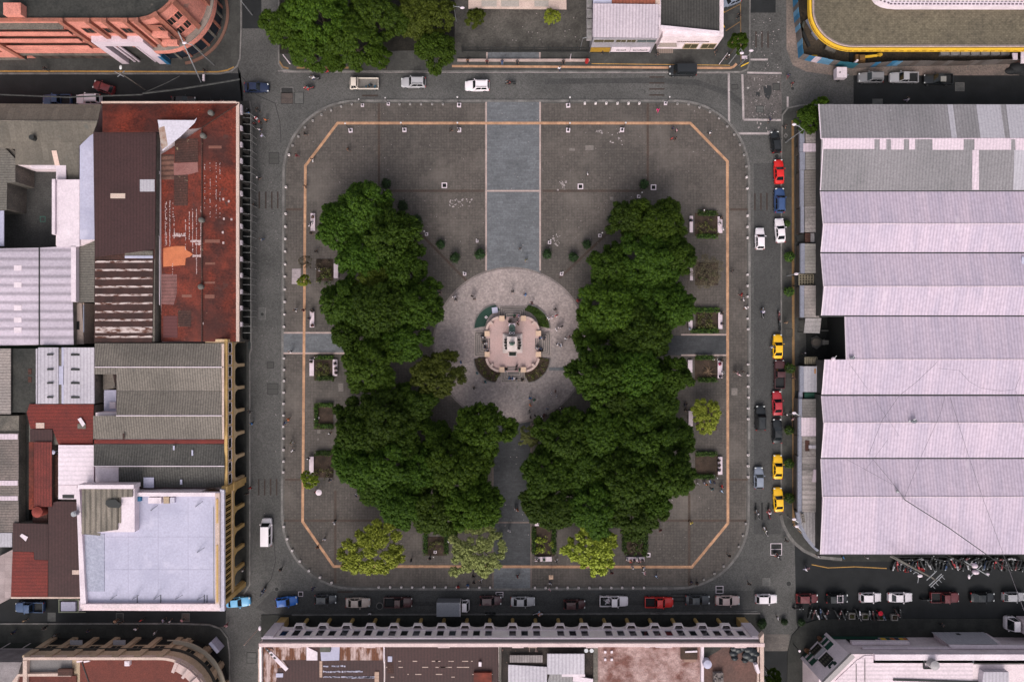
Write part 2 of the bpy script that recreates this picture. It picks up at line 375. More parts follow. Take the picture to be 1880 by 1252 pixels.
for x in (2,40): structure('bay_line', MB().strip(PL([(x,1190),(x+18,1179)]), .16, .0112), whitep)
structure('pavement_band', MB().flat(PL([(457,262),(463,262),(462,640),(456,640)]), .124), M('grey green band',(.05,.057,.057),(.038,.044,.044),.4,.85,fine=.25))
# patched, speckled pink road surface at the north east crossing
structure('worn_setts', MB().flat(PL([(1366,138),(1434,138),(1436,218),(1366,218)]), .0065), M('worn pink setts',(.135,.115,.111),(.09,.08,.078),.25,.85,fine=.3,vor=(4,.8),speck=[(1.3,.66,(.33,.3,.29)),(.8,.7,(.06,.055,.055))]))
structure('worn_setts', MB().flat(PL([(1378,24),(1434,24),(1436,134),(1380,132)]), .0065), M('worn grey setts',(.1,.094,.091),(.07,.066,.064),.3,.85,fine=.3,vor=(4,.8),speck=[(1.6,.71,(.28,.26,.25))]))
for pts in ([(1401,160),(1408,157),(1416,158),(1417,170),(1411,184),(1405,178),(1403,172)],[(1388,169),(1395,170),(1395,178),(1388,177)]):
    structure('tar_patch', MB().flat(PL(pts), .0105), M('fresh tar',(.03,.03,.032),None,1,.9))
sheet('stone_crossing', M('pale stone crossing',(.2,.17,.155),(.13,.112,.105),.5,.85,brick=(.5,.25,.02,.7,.5),fine=.25), [(1403,1164),(1450,1164),(1447,1194),(1404,1194)], .006)
sheet('road_patch', asph, [(1404,1195),(1446,1195),(1446,1500),(1404,1500)], .006)
# tyre-dark sweep on the street (old rubber)
rub = M('rubbed street', (.05,.048,.048),(.062,.06,.059),.4,.85,fine=.25,vor=(5.2,.8))
line('rubbed_lane', rub, [(1000,150),(1200,148),(1280,152),(1340,172),(1378,205)], 1.0, .0036)
line('rubbed_lane', rub, [(700,1108),(1300,1106)], .8, .0056)
for pts in ([(443,140),(471,175),(505,190),(514,225),(516,262)],[(500,960),(506,1030),(498,1062),(480,1085)]): line('gutter_seam', M('dark seam',(.035,.034,.034),None,1,.9), pts, .12, .0062)
# ---------------------------------------------------------------- building materials
glass = M('dark window glass', (.012,.014,.018), None, 1, .12, fine=0, spec=.6)
hole = M('deep dark opening', (.008,.008,.008), None, 1, .95, fine=0)
pinkw = M('faded salmon stucco', (.72,.275,.215), (.55,.205,.16), .35, .85, fine=.25, speck=[(.5,.68,(.3,.16,.13)),(1.6,.73,(.6,.4,.36))])
pinkd = M('weathered brick pink fin', (.4,.14,.095), (.25,.1,.075), .4, .85, fine=.3)
conc = M('weathered concrete', (.2,.17,.145), (.1,.09,.08), .35, .9, fine=.3, speck=[(.6,.68,(.06,.055,.05))])
concd = M('mossy roof concrete', (.055,.052,.047), (.03,.03,.028), .22, .95, fine=.3, speck=[(.35,.7,(.16,.13,.115)),(2.5,.76,(.2,.17,.15))])
marble = M('pale lilac marble', (.62,.5,.56), (.52,.42,.47), .4, .6, fine=.15)
whitew = M('white painted stucco', (.76,.63,.66), (.62,.5,.53), .4, .8, fine=.15, speck=[(.7,.72,(.42,.33,.32))])
white2 = M('white paint', (.7,.59,.64), (.58,.48,.53), .3, .7, fine=.12)
lav = M('lavender roof coating', (.44,.415,.53), (.37,.355,.46), .12, .8, fine=.12, speck=[(.12,.5,(.32,.305,.405),.25),(.3,.56,(.5,.46,.56),.25),(1.2,.72,(.3,.28,.36))])
ylw = M('ochre yellow stucco', (.56,.36,.15), (.46,.28,.1), .4, .8, fine=.2, speck=[(.8,.7,(.3,.19,.09))])
ylwp = M('pale yellow stucco', (.66,.46,.28), (.56,.38,.23), .5, .8, fine=.2)
cream = M('cream stucco', (.5,.37,.26), (.4,.29,.2), .45, .85, fine=.25, speck=[(.9,.7,(.22,.16,.12))])
creamp = M('pale pink cream coping', (.62,.46,.4), (.52,.38,.33), .5, .85, fine=.25)
red = M('red sheet roof', (.2,.03,.022), (.145,.024,.02), .4, .75, stripe=(1,.6,.25), fine=.3)
redv = M('red ribbed roof', (.2,.035,.028), (.14,.028,.024), .4, .75, stripe=(0,.5,.3), fine=.3)
maroon = M('maroon sheet roof', (.06,.026,.026), (.048,.022,.022), .2, .7, stripe=(0,.55,.25), fine=.22)
rust = M('rust red sheet roof', (.25,.042,.022), (.085,.023,.018), .14, .85, lo=.4, hi=.6, brick=(2.6,.85,.01,.75,.5), fine=.4, speck=[(.16,.5,(.22,.045,.028),.3),(.13,.5,(.055,.02,.017),.25),(.5,.67,(.07,.027,.022)),(1.1,.72,(.055,.025,.022)),(1.9,.74,(.3,.15,.11)),(5,.83,(.5,.4,.38))])
rustd = M('dark rust roof', (.1,.04,.03), (.055,.028,.024), .25, .85, stripe=(1,.42,.3), fine=.35, speck=[(.9,.68,(.2,.15,.1))])
rustw = M('peeling rust and white roof', (.58,.42,.4), (.17,.065,.035), 1.1, .85, lo=.42, hi=.56, stripe=(0,.45,.25), fine=.35, stretch=(1,.28,1))
rustw2 = M('rust over white ridge', (.6,.48,.46), (.11,.04,.025), 1.6, .85, lo=.45, hi=.6, fine=.3, stretch=(.5,1.4,1))
fibre = M('old fibre cement roof', (.215,.183,.16), (.145,.125,.11), .1, .9, stripe=(0,.44,.38), fine=.25, speck=[(.3,.67,(.085,.08,.072)),(.9,.74,(.08,.075,.07))])
fibreh = M('old fibre cement roof cross', (.2,.175,.155), (.13,.118,.105), .1, .9, stripe=(1,.44,.35), fine=.25, speck=[(.35,.68,(.085,.08,.072))])
fibred = M('dark fibre cement roof', (.125,.115,.105), (.075,.07,.066), .12, .9, stripe=(0,.44,.38), fine=.3, speck=[(.4,.67,(.05,.048,.045))])
tilegrey = M('grey brown slab roof', (.165,.14,.116), (.118,.103,.087), .1, .9, brick=(1.1,3.,.03,.72,.3), fine=.2, speck=[(.5,.7,(.09,.085,.075))])
metal = M('pale zinc roof', (.5,.45,.5), (.4,.36,.41), .12, .6, stripe=(0,.62,.22), fine=.15, speck=[(.5,.72,(.32,.29,.3))])
metalr = M('lilac ribbed roof', (.6,.5,.58), (.42,.36,.42), .1, .6, stripe=(1,1.52,.38), fine=.15, stretch=(.3,2.2,1))
metalg = M('weathered zinc roof', (.33,.3,.31), (.24,.22,.225), .1, .65, stripe=(0,.55,.25), fine=.2, speck=[(3.,.75,(.6,.54,.57)),(.5,.7,(.17,.155,.155))])
mktn = M('lilac market sheet', (.55,.435,.52), (.44,.365,.455), .3, .65, stripe=(0,.56,.22), fine=.14, fsc=2, stretch=(1.3,.13,1), speck=[(.8,.68,(.47,.385,.45)),(2.2,.76,(.42,.35,.4))])
mktg = M('grey market sheet', (.27,.245,.26), (.21,.195,.205), .08, .7, stripe=(0,.56,.22), fine=.2, speck=[(1.6,.73,(.42,.37,.4))], stretch=(2.2,.8,1))
patchl = M('light sheet patch', (.4,.37,.41), None, .2, .7, stripe=(0,.56,.12), fine=.15)
patchp = M('pink white sheet patch', (.62,.5,.56), (.55,.44,.5), .2, .7, stripe=(0,.56,.15), fine=.15)
stallr = M('grimy stall sheet', (.36,.31,.3), (.17,.15,.145), .3, .85, stripe=(1,.7,.22), fine=.3, stretch=(.4,1.6,1), speck=[(.7,.7,(.1,.09,.085))])
gut = M('blue grey gutter metal', (.25,.25,.31), (.21,.21,.26), .3, .6, fine=.2)
yelf = M('bright yellow fascia', (.72,.42,.03), (.62,.36,.03), .6, .6, fine=.12)
roofbr = M('brown pantile roof', (.2,.165,.112), (.145,.12,.085), .12, .85, brick=(.62,.3,.06,.7,.5), fine=.3, fsc=2)
green = M('dark green paint', (.016,.075,.05), (.012,.05,.035), .5, .7, fine=.25)
blue = M('blue paint', (.03,.17,.33), (.03,.12,.23), .6, .6, fine=.2)
steel = plain('galvanised steel', (.35,.35,.37), .45, .6)
dark = plain('dark iron', (.02,.02,.02), .6)
dirtyp = M('mottled pink roof screed', (.52,.35,.33), (.2,.085,.07), .5, .9, lo=.36, hi=.64, fine=.3, brick=(.6,.35,.02,.85,.5), speck=[(.35,.71,(.66,.52,.52))])
junk = M('littered dark roof', (.06,.045,.04), (.026,.022,.02), .5, .95, fine=.4, speck=[(1.,.66,(.15,.09,.08)),(3,.78,(.3,.26,.26))])
redbr = M('red brown screed', (.145,.075,.062), (.1,.06,.052), .3, .9, fine=.25)
brickr = M('brick red flat roof', (.17,.042,.03), (.13,.035,.027), .5, .85, fine=.3)

def slope(mb, pts, hf, t=.15, dz=0.):
    if not callable(hf): c_ = hf; hf = lambda u, v: c_
    ps = []
    for u, v in pts:
        h = hf(u, v); x, y = P(u, v, h); ps.append((x, y, h+dz))
    return mb.slab(ps, t)
def walls(poly, h, m, parent, inset=.12, name='wall', z0=0.):
    xy = PL(poly, h); cx = sum(p[0] for p in xy)/len(xy); cy = sum(p[1] for p in xy)/len(xy)
    xy = [(x+(cx-x)*inset/max(1,math.hypot(x-cx,y-cy)), y+(cy-y)*inset/max(1,math.hypot(x-cx,y-cy))) for x, y in xy]
    return part(name, MB().prism(xy, z0, h-.16), m, parent)
def bthing(name, label, u, v, cat='building', group=None): return thing(name, label, cat, P(u, v), group=group)
def flatroof(par, pts, h, m, name='roof', t=.15, dz=0.): return part(name, slope(MB(), pts, h, t, dz), m, par)
def R4(a, b, c, d): return [(a,b),(c,b),(c,d),(a,d)]
def window(par, T, t0, t1, z0, z1, fm=None, proud=.0, gm=None, mull=True):
    def bx(mb, a0, a1, d0, d1, e0, e1):
        ps = [T(a,d,e) for e in (e0,e1) for a, d in ((a0,d0),(a1,d0),(a1,d1),(a0,d1))]
        return mb.add(ps, [(3,2,1,0),(4,5,6,7),(0,1,5,4),(1,2,6,5),(2,3,7,6),(3,0,4,7)])
    f = MB(); w = .09 if mull else .06
    bx(f,t0-w,t0,-.05,.07+proud,z0-w,z1+w); bx(f,t1,t1+w,-.05,.07+proud,z0-w,z1+w); bx(f,t0,t1,-.05,.07+proud,z1,z1+w); bx(f,t0,t1,-.05,.12+proud,z0-w,z0)
    if mull: bx(f,(t0+t1)/2-.03,(t0+t1)/2+.03,.0,.05+proud,z0,z1)
    o = part('window', f, fm or whitew, par)
    part('pane', bx(MB(),t0,t1,-.04,.02+proud,z0,z1), gm or glass, o)
    return o
def bxT(mb, T, a0, a1, d0, d1, e0, e1):
    ps = [T(a,d,e) for e in (e0,e1) for a, d in ((a0,d0),(a1,d0),(a1,d1),(a0,d1))]
    return mb.add(ps, [(3,2,1,0),(4,5,6,7),(0,1,5,4),(1,2,6,5),(2,3,7,6),(3,0,4,7)])
def arcade(mb, T, piers, pw, zs, zc, ztop, thick, corner=None):
    """wall with an arched opening between neighbouring piers: springing zs, crown zc"""
    for i, t in enumerate(piers): bxT(mb, T, t-pw/2, t+pw/2, -thick, 0, 0, ztop)
    for a, b in zip(piers[:-1], piers[1:]):
        if a > b: a, b = b, a
        a += pw/2; b -= pw/2; n = 10; prof = []
        for i in range(n+1):
            s = i/n
            if corner:   # flat lintel with rounded corners
                x = a+(b-a)*s; e = min(x-a, b-x); r = corner
                zz = zc if e >= r else zs+(zc-zs)*math.sqrt(max(0,1-((r-e)/r)**2))
            else: x = a+(b-a)*s; zz = zs+(zc-zs)*math.sin(PI*s)**.8
            prof.append((x, zz))
        for (x0,z0),(x1,z1) in zip(prof[:-1], prof[1:]):
            mb.add([T(x0,0,z0),T(x1,0,z1),T(x1,0,ztop),T(x0,0,ztop),T(x0,-thick,z0),T(x1,-thick,z1),T(x1,-thick,ztop),T(x0,-thick,ztop)],
                   [(0,1,2,3),(7,6,5,4),(4,5,1,0),(3,2,6,7)])
# ================================================================ west block, north part
b = bthing('warehouse', 'grey slab roofed hall at the alley, with a bare courtyard behind it', 90, 250)
walls([(-90,190),(186,192),(172,245),(145,268),(145,330),(105,330),(105,303),(28,303),(28,272),(-90,250)], 5.2, whitew, b)
hf = lambda u, v: 7.4-(v-222)*.022
r_ = part('roof', slope(slope(MB(), [(-90,190),(186,192),(179,223),(-90,222)], lambda u, v: 6+(v-190)*.043), [(-90,222.5),(178.5,223.5),(171,245),(145,268),(145,331),(105,331),(105,303),(28,303),(28,274),(-90,262)], hf), tilegrey, b)
part('ridge_cap', MB().strip(PL([(-90,222),(179,223)], 7.4), .18, 7.4, 7.5), conc, r_)
part('skylight', slope(MB(), [(95,277),(104,277),(110,304),(101,304)], hf, .06, .06), M('peach sheet',(.62,.44,.38)), b)
m_ = MB(); x, y = P(64,255,6.6); m_.cyl(x,y,6.5,7.5,.45); part('vent', m_, dark, b, True)
part('ledge', MB().prism(PL([(58,302),(120,302),(120,309),(58,309)],5), 4.2, 5.2), white2, b)
structure('courtyard', MB().flat(PL([(0,300),(112,300),(112,490),(0,490)]), .01), M('courtyard asphalt',(.085,.08,.077),(.055,.053,.051),.3,.9,fine=.3,speck=[(.5,.7,(.05,.048,.045))]))
m_ = MB().strip(PL(R4(74,398,83,407)), .1, .016, closed=True); structure('court_marking', m_, plain('green marking',(.02,.14,.1)))
b = bthing('shed', 'small dark corrugated lean-to left of the bare courtyard', 8, 320)
walls([(-90,262),(1,262),(27,276),(28,334),(13,336),(12,385),(-90,385)], 5, conc, b)
part('roof', slope(MB(), [(-90,262),(0,262),(28,292),(28,335),(13,336),(12,386),(-90,386)], 5.2), fibreh, b)
flatroof(b, R4(-90,387,7,452), 5, lav)
b = bthing('building', 'white and lavender flat roofed house with stepped walls beside the courtyard', 138, 380)
walls([(101,330),(146,330),(146,268),(173,243),(174,440),(146,452),(101,452)], 6.4, whitew, b)
flatroof(b, [(146.4,268),(173,242),(174,440),(146.4,440)], 6.8, lav, 'side_roof')
flatroof(b, R4(104,330,146,453), 6.5, white2)
part('parapet', MB().prism(PL(R4(98,330,103.5,431),6.5), 0, 6.9), white2, b)
flatroof(b, R4(103,303,121,330), 5.6, white2, 'porch_roof')
b = bthing('building', 'long maroon sheet roofed building with rust streaked ribs at its south end', 228, 430)
walls([(172,243),(286,243),(283,629),(174,629)], 7.3, conc, b)
flatroof(b, [(171,243),(287,243),(284,458),(174,472)], 7.6, maroon)
part('skylight', slope(MB(), R4(257,330,284,352), 7.6, .05, .05), patchl, b)
part('skylight', slope(MB(), R4(203,355.5,230,364.5), 7.6, .05, .05), M('cream sheet',(.55,.42,.36)), b)
flatroof(b, [(174,460),(284,458.5),(284,476),(174,478)], 7.2, rustd, 'valley')
part('ledge', slope(MB(), R4(230,461,281,469), 7.3, .2, .15), conc, b); part('gutter', slope(MB(), R4(230,470,281,474.5), 7.3, .15, .15), lav, b)
m_ = slope(MB(), [(174,478),(282,476),(279,629),(173,629)], 7.3); m_.cur = 1
for i in range(10):
    v0 = 479+i*15.3
    slope(m_, [(175,v0),(280,v0-.5),(280,v0+3.1),(175,v0+3.6)], 7.3, .1, .07)
m_.cur = 2
slope(m_, R4(175,600,280,611), 7.3, .05, .03)
part('ribbed_roof', m_, [M('dark rust sheet',(.065,.028,.024),(.04,.02,.018),.6,.85,fine=.3), rustw2, rustw2], b)
b = bthing('alley_gutter', 'narrow grimy gully with white pipes between two red roofed buildings', 290, 430, 'gully')
part('floor', MB().prism(PL([(286,243),(297,243),(296,629),(282,629)],5), 0, 5), M('grimy gully',(.09,.08,.07),(.03,.03,.028),1,.95,fine=.4), b)
for k, pts in enumerate([[(287,310),(294,317),(287,325)],[(285.5,430),(293,435),(293,560)],[(285.5,430),(284,620)],[(286,245),(287,300)]]):
    part('pipe', MB().tube([(*P(u,v,6),6) for u,v in pts], .1), white2, b)
# ---- the rust roofed corner building with the street facade
b = bthing('corner_building', 'large rust red roofed corner building with patched sheets and a white gable end', 370, 400)
X0 = -48.2
def TW(t, d, z): return (X0+d, t, z)     # west facades face east: t is y, d is out (+x)
yN, yS = P(0,190,5.8)[1]-.25, P(0,629,5.8)[1]+.1
part('wall', MB().prism([(X0-3.4,yN),(X0-3.4,yS),(P(297,0,6)[0]-.1,yS),(P(286,0,6)[0],P(0,245,6)[1]),(P(188,0,6)[0],P(0,245,6)[1]),(P(188,0,6)[0],yN)], 0, 5.75), whitew, b)
e_ = lambda u, v: 8-(u-371)/67*2
w_ = lambda u, v: 8-(371-u)/74*1.7
n_ = lambda u, v: 6+(v-190)/45*2
ro = MB()
slope(ro, [(438,190.5),(438,627),(371.2,627),(371.2,235)], e_)
slope(ro, [(370.8,235),(370.8,627),(296,627),(296,284)], w_)
slope(ro, [(188,190.5),(437.5,190.5),(371,234.6),(300,242),(188,243)], lambda u, v: 6+min(v-190,45)/45*2)
ro = part('roof', ro, rust, b)
part('ridge_cap', MB().tube([(*P(438,190.5,6),6.03),(*P(371,235,8),8.05),(*P(371,627,8),8.05)], .14), rustd, ro)
def rp(pts, hf, m, dz=.04, nm='roof_sheet'): return part(nm, slope(MB(), pts, hf, .05, dz), m, b)
patchl0 = M('pale lavender sheet',(.5,.46,.53),None,.2,.7,fine=.15)
rp([(290,221),(357,221.5),(362,217),(358,226),(332,251),(299,278)], lambda u, v: 8.25-(v-221)*.012, patchl0, .1, 'gable_patch')
rp([(292,236),(303,232),(309,268),(298,276)], lambda u, v: 8.2-(v-221)*.012, M('rusty zinc',(.4,.33,.3),(.25,.14,.1),1,.8), .16, 'gable_patch')
rp([(318,300),(363,298),(364,316),(346,321),(319,322)], w_, M('faded pink sheet',(.3,.14,.125),(.24,.1,.09),.6,.85,fine=.3))
rp([(300,456),(322,452),(340,452),(343,460),(349,463),(354,467),(348,472),(341,474),(340,487),(300,490)], w_, M('bright orange primer',(.6,.19,.085),(.5,.15,.07),.8,.85,fine=.25,speck=[(1.2,.75,(.2,.06,.03))]))
rp([(296,503),(325,504),(325,538),(319,560),(296,558)], w_, M('faded grey pink sheet',(.26,.12,.11),(.18,.08,.075),.7,.85,fine=.3,stripe=(1,.6,.3)))
rp(R4(321,255,364,298), w_, rustd); rp(R4(296,284,320,330), w_, M('ribbed brown rust',(.21,.1,.075),(.1,.05,.04),.5,.85,stripe=(1,.9,.55),fine=.3))
rp(R4(320,318,345,378), w_, rustd); rp(R4(300,580,326,620), w_, M('plum sheet',(.13,.045,.045),None,1,.85,fine=.3,stripe=(1,.6,.2))); rp(R4(327,570,351,600), w_, rustd)
rp(R4(376,440,404,446), e_, M('pale rust strip',(.24,.1,.075),None,1,.85,fine=.35)); rp(R4(377,482,395,486), e_, MATS['pale rust strip']); rp(R4(375,517,395,521), e_, MATS['pale rust strip']); rp(R4(376,541,394,548), e_, MATS['pale rust strip'])
rp(R4(334,541,352,546), w_, MATS['pale rust strip']); rp(R4(383,268,407,273), e_, MATS['pale rust strip'])
fl = MB()
def dots(fl, u0, v0, v1, hf, dens, s=.12, horiz=False):
    v = v0
    while v < v1:
        if random.random() < dens:
            uu, vv = (u0+random.uniform(-.4,.4), v) if not horiz else (v, u0)
            h = hf(uu,vv); x, y = P(uu,vv,h); fl.obox(x,y,h+.0,h+.06,s*random.uniform(.6,1.2),s*random.uniform(.8,2.2))
        v += random.uniform(1.6,3.2)
for u, a, c, dn in ((304,375,455,.9),(306,370,450,.6),(312,370,452,.9),(318,365,400,.5),(320,398,440,.6),(341,395,465,.5),(348,390,440,.7),(354,385,465,.95),(361,385,500,.95),(369,380,470,.8),(372,440,470,.7),(317,485,505,.4),(361,500,505,.5)):
    dots(fl, u, a, c, w_ if u <= 371 else e_, dn)
for u in (376,386,397,404): dots(fl, u, 300, 400, e_, .35, .1)
for vv, a, c in ((430,318,341),(433,318,341),(443,348,370),(448,360,370),(470,355,370)): dots(fl, vv, a, c, w_, .95, .22, True)
for u, v in ((410,366),(411,402),(409,427),(410,446),(425,403),(420,370),(372,594)):
    h = e_(u,v); x, y = P(u,v,h); fl.obox(x,y,h,h+.06,.35,.4)
part('flaked_paint', fl, M('chalky flakes',(.55,.42,.42),(.4,.28,.27),3,.9), b)['kind'] = 'stuff'
for u, v in ((375,251),(372,405),(371,527),(389,209)):
    h = 7.9 if v > 230 else 7; x, y = P(u,v,h); part('roof_vent', MB().cyl(x,y,h-.4,h+.55,.42).ball((x,y,h+.6),.5,.5,.3), M('grey vent',(.12,.11,.1)), b, True)
part('coping', MB().prism(PL(R4(433.6,188,439,627),6.1), 5.7, 6.15).prism(PL(R4(186,186.6,433.6,189.8),6.1), 5.7, 6.15), creamp, b)
piers = [yN-.3]+[P(0,223.8+28.7*k)[1] for k in range(15)]
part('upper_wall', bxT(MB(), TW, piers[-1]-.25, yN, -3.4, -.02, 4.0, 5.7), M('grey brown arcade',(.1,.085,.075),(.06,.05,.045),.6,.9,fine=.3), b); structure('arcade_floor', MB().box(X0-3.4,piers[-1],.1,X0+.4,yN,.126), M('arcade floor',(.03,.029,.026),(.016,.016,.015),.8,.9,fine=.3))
a_ = MB(); arcade(a_, TW, piers, .5, 2.6, 3.3, 4., .5, .5); part('arcade', a_, M('grey brown arcade',(.1,.085,.075),(.06,.05,.045),.6,.9,fine=.3), b)
for i, (p0, p1) in enumerate(zip(piers[:-1], piers[1:])):
    window(b, TW, min(p0,p1)+.5, max(p0,p1)-.5, 4.25, 5.5, M('brown window frame',(.06,.035,.025)), .0, hole)
    part('bracket', bxT(MB(), TW, p0-.4, p0+.4, -.1, .75, 4.9, 5.6), white2, b)
    f_ = MB(); ym = (p0+p1)/2
    for q in (p0-.3, ym): f_.beam(TW(q,.05,3.2), TW(q,1.35,2.9), .07, .07); f_.beam(TW(q,1.35,2.9), TW(q,1.35,.1), .06, .06)
    f_.beam(TW(p0-.3,1.35,2.9), TW(p1-.3,1.35,2.9), .06, .06)
    part('awning_frame', f_, M('pale grey frame',(.3,.28,.27)), b)
# ---- lilac metal roof etc
b = bthing('warehouse', 'wide lilac ribbed metal roof with a dark seam and five white skylight squares', 60, 540)
walls([(-90,456),(136,454),(136,634),(-90,636)], 6, conc, b)
rf = part('roof', slope(slope(MB(), [(-90,458),(72,455),(72,633),(-90,636)], 6.2), [(73,455),(131,452),(135,633),(73,633)], 6.2), metalr, b)
part('seam', MB().prism(PL(R4(71.6,455,73.4,634),6.2), 6.1, 6.32), dark, rf)
for v in (492,523,565,587,606): part('skylight', slope(MB(), R4(26,v-5,40,v+5), 6.2, .06, .06), white2, b)
part('gutter', MB().prism(PL(R4(131,452,140,554),6.4), 5.6, 6.5), white2, b)
structure('grass_strip', MB().prism(PL(R4(-90,631,140,640),5), 0, 5), M('gutter moss',(.02,.05,.018),(.015,.03,.015),.6,.95,fine=.4))
b = bthing('shed', 'ribbed grey lean-to squeezed between the lilac roof and the maroon building', 150, 500)
walls([(123,437),(174,437),(172,555),(140,555),(123,451)], 5.4, conc, b)
flatroof(b, [(123,437),(174,435),(173,555),(140.5,555),(140.5,452),(123,450)], 5.6, fibreh)
b = bthing('outbuilding', 'small beige block with a black hatch south of the ribbed lean-to', 145, 595)
walls(R4(134,555,153,632), 5, creamp, b); flatroof(b, [(135,556),(150,556),(154,632),(135,632)], 5.1, M('beige screed',(.33,.25,.22),(.26,.2,.18),.4,.9))
part('hatch', slope(MB(), R4(139.5,590,146,605), 5.1, .06, .06), hole, b)
part('drainpipe', MB().tube([(*P(155,560,5),5.2),(*P(155,610,5),5.2)], .12), gut, b)
# ---- yellow arcade block with fibre cement roofs
b = bthing('arcade_building', 'yellow arcaded building under weathered fibre cement roofs, six long parallel slopes', 300, 760)
X0 = -49.05
def TE(t, d, z): return (-49.05+d, t, z)
part('wall', MB().prism([(-53.,P(0,631,8)[1]),(-53.,-25.2),(P(173,0,8)[0],-25.2),(P(171,0,8)[0],P(0,758,8)[1]),(P(214,0,8)[0],P(0,758,8)[1]),(P(214,0,8)[0],P(0,687,8)[1]),(P(173,0,8)[0],P(0,687,8)[1]),(P(173,0,8)[0],P(0,631,8)[1])], 0, 7.3), whitew, b)
rows = [((174,411),630,674,7.5,8.3,fibre),((214,411),674,718,8.3,7.5,fibre),((214,411),718,763,7.5,8.3,fibre),((171,411),763,806,8.3,7.5,fibre),((172,412),815,855.5,7.5,8.2,fibred),((218,412),855.5,895,8.2,7.5,fibred)]
for (ua,ub),v0,v1,h0,h1,m in rows:
    q = part('roof', slope(MB(), R4(ua,v0+.3,ub,v1-.3), lambda u, v: h0+(h1-h0)*(v-v0)/(v1-v0)), m, b)
    hr, vr = (h1, v1) if h1 > h0 else (h0, v0)
    if h1 > h0: part('ridge_cap', MB().strip(PL([(ua,vr),(ub,vr)],hr), .14, hr, hr+.07), white2, q)
part('roof', slope(MB(), R4(173,674.3,213.8,687), 8.1), fibre, b)
part('gutter', slope(MB(), R4(173,807,411.5,814.5), 7.5), red, b)
part('white_roof', slope(MB(), R4(175,857,217.6,884), 7.6), white2, b)
part('skylight', slope(MB(), R4(264,876,283,895), 7.9, .06, .1), lav, b)
part('edge_flashing', slope(MB(), [(407,631),(411.4,631),(411.4,806),(408,806)], 8.35, .08, .02), creamp, b)
for u,v,w,hh in ((318,818,3,8),(352,826,3,10),(331,880,4,9),(226,806,3,-11)): part('sheet_patch', slope(MB(), R4(u,v,u+w,v+hh), 7.95, .05, .09), rustd if hh < 0 else lav, b)
flatroof(b, R4(191,716,213,757), 5, lav, 'court_roof'); flatroof(b, R4(201,738,212,750), 5.2, white2, 'court_skylight')
part('court_floor', MB().flat(PL(R4(174,687,214,758)), .02), hole, b)
part('court_wall', MB().prism(PL([(189,687),(207,687),(212,712),(189,716)],5), 0, 5), conc, b)
piersE = [P(0,v)[1] for v in (626,669.5,710,751,792,833,874)]
a_ = MB(); arcade(a_, TE, piersE, .55, 3.2, 4.4, 5.3, .6, .9); part('arcade', a_, ylwp, b)
part('frieze', bxT(bxT(MB(), TE, piersE[-1]-.4, piersE[0]+.3, -.1, .12, 5.3, 5.75), TE, piersE[-1]-.4, piersE[0]+.3, -.5, .0, 7.29, 7.7), ylw, b)
part('upper_wall', bxT(MB(), TE, piersE[-1]-.4, piersE[0]+.3, -4., -.04, 5.32, 7.28), ylwp, b); structure('arcade_floor', MB().box(-53,-44.5,.1,-48.7,.3,.127), MATS['arcade floor'])
part('corner_pier', bxT(bxT(MB(), TE, P(0,885)[1], P(0,875)[1], -.7, .3, 0, 8.4), TE, P(0,887)[1], P(0,873)[1], -.7, .4, 5.2, 5.8), ylw, b)
ys = [piersE[0]-.15-i*(piersE[0]-piersE[-1])/12 for i in range(13)]
for y0, y1 in zip(ys[:-1], ys[1:]): window(b, TE, y1+.25, y0-.25, 5.95, 7.2, whitew, -.05, hole)
# ---- zinc roof, mossy court, reds and whites of the inner block
b = bthing('workshop', 'pale zinc workshop roof with a dark open valley and rows of small vents', 120, 690)
walls(R4(70,638,173,742), 6.8, conc, b)
part('roof', slope(slope(MB(), R4(70,638,107,741), lambda u, v: 7.3-(u-70)*.012), R4(117,638,173,741), lambda u, v: 6.8+(u-117)*.01), metal, b)
part('valley', slope(MB(), R4(108,638,116.5,741), 6.6), hole, b)
part('walkway', slope(slope(slope(MB(), R4(108,672,116,706), 6.75), R4(113,638,117,672), 6.75), R4(113,706,117,741), 6.75), lav, b)
for v in (651,678,703,729): part('vent', slope(MB(), R4(87,v-1.5,98,v+1.5), 7.1, .1, .1), dark, b); part('vent', slope(MB(), R4(131,v-2,147,v+2), 7, .1, .12), dark, b)
b = bthing('old_house', 'mossy black stained concrete roof with two square brown hatches', 45, 700)
walls(R4(20,640,70,757), 6, conc, b); flatroof(b, [(20,640),(69,640),(69,741),(50,757),(20,757)], 6.2, concd)
for v in (682,697): part('hatch', slope(MB(), R4(52,v-5,58,v+5), 6.2, .06, .06), rustd, b)
part('pipe', MB().tube([(*P(69,640,6.4),6.5),(*P(69,741,6.4),6.5)], .22), metal, b)
b = bthing('shed', 'pale ribbed sheet roof west of the mossy concrete roof', 0, 700)
walls(R4(-90,640,19,758), 6.5, conc, b); flatroof(b, R4(-90,640,19.5,760), 6.7, M('pale ribbed sheet',(.36,.3,.28),(.27,.23,.22),.15,.85,stripe=(1,.5,.35),fine=.25))
b = bthing('house', 'bright red sheet roofed house with two loose white sheets lying on it', 110, 780)
walls(R4(51,743,172,817), 6.3, conc, b)
flatroof(b, [(49,758),(54,742),(172,742),(170,817),(108,817),(96,787),(56,787)], 6.5, red)
part('loose_sheet', slope(MB(), R4(66.5,776,82,786), 6.5, .05, .1), creamp, b); part('loose_sheet', slope(MB(), [(144,769),(150,766),(158,778),(153,783)], 6.5, .05, .25), white2, b)
part('loose_sheet', slope(MB(), R4(143,778,158,787), 6.5, .05, .1), conc, b)
b = bthing('house', 'dark maroon and long narrow red ribbed roofs south of the bright red one', 78, 870)
walls(R4(53,788,97,930), 6, conc, b)
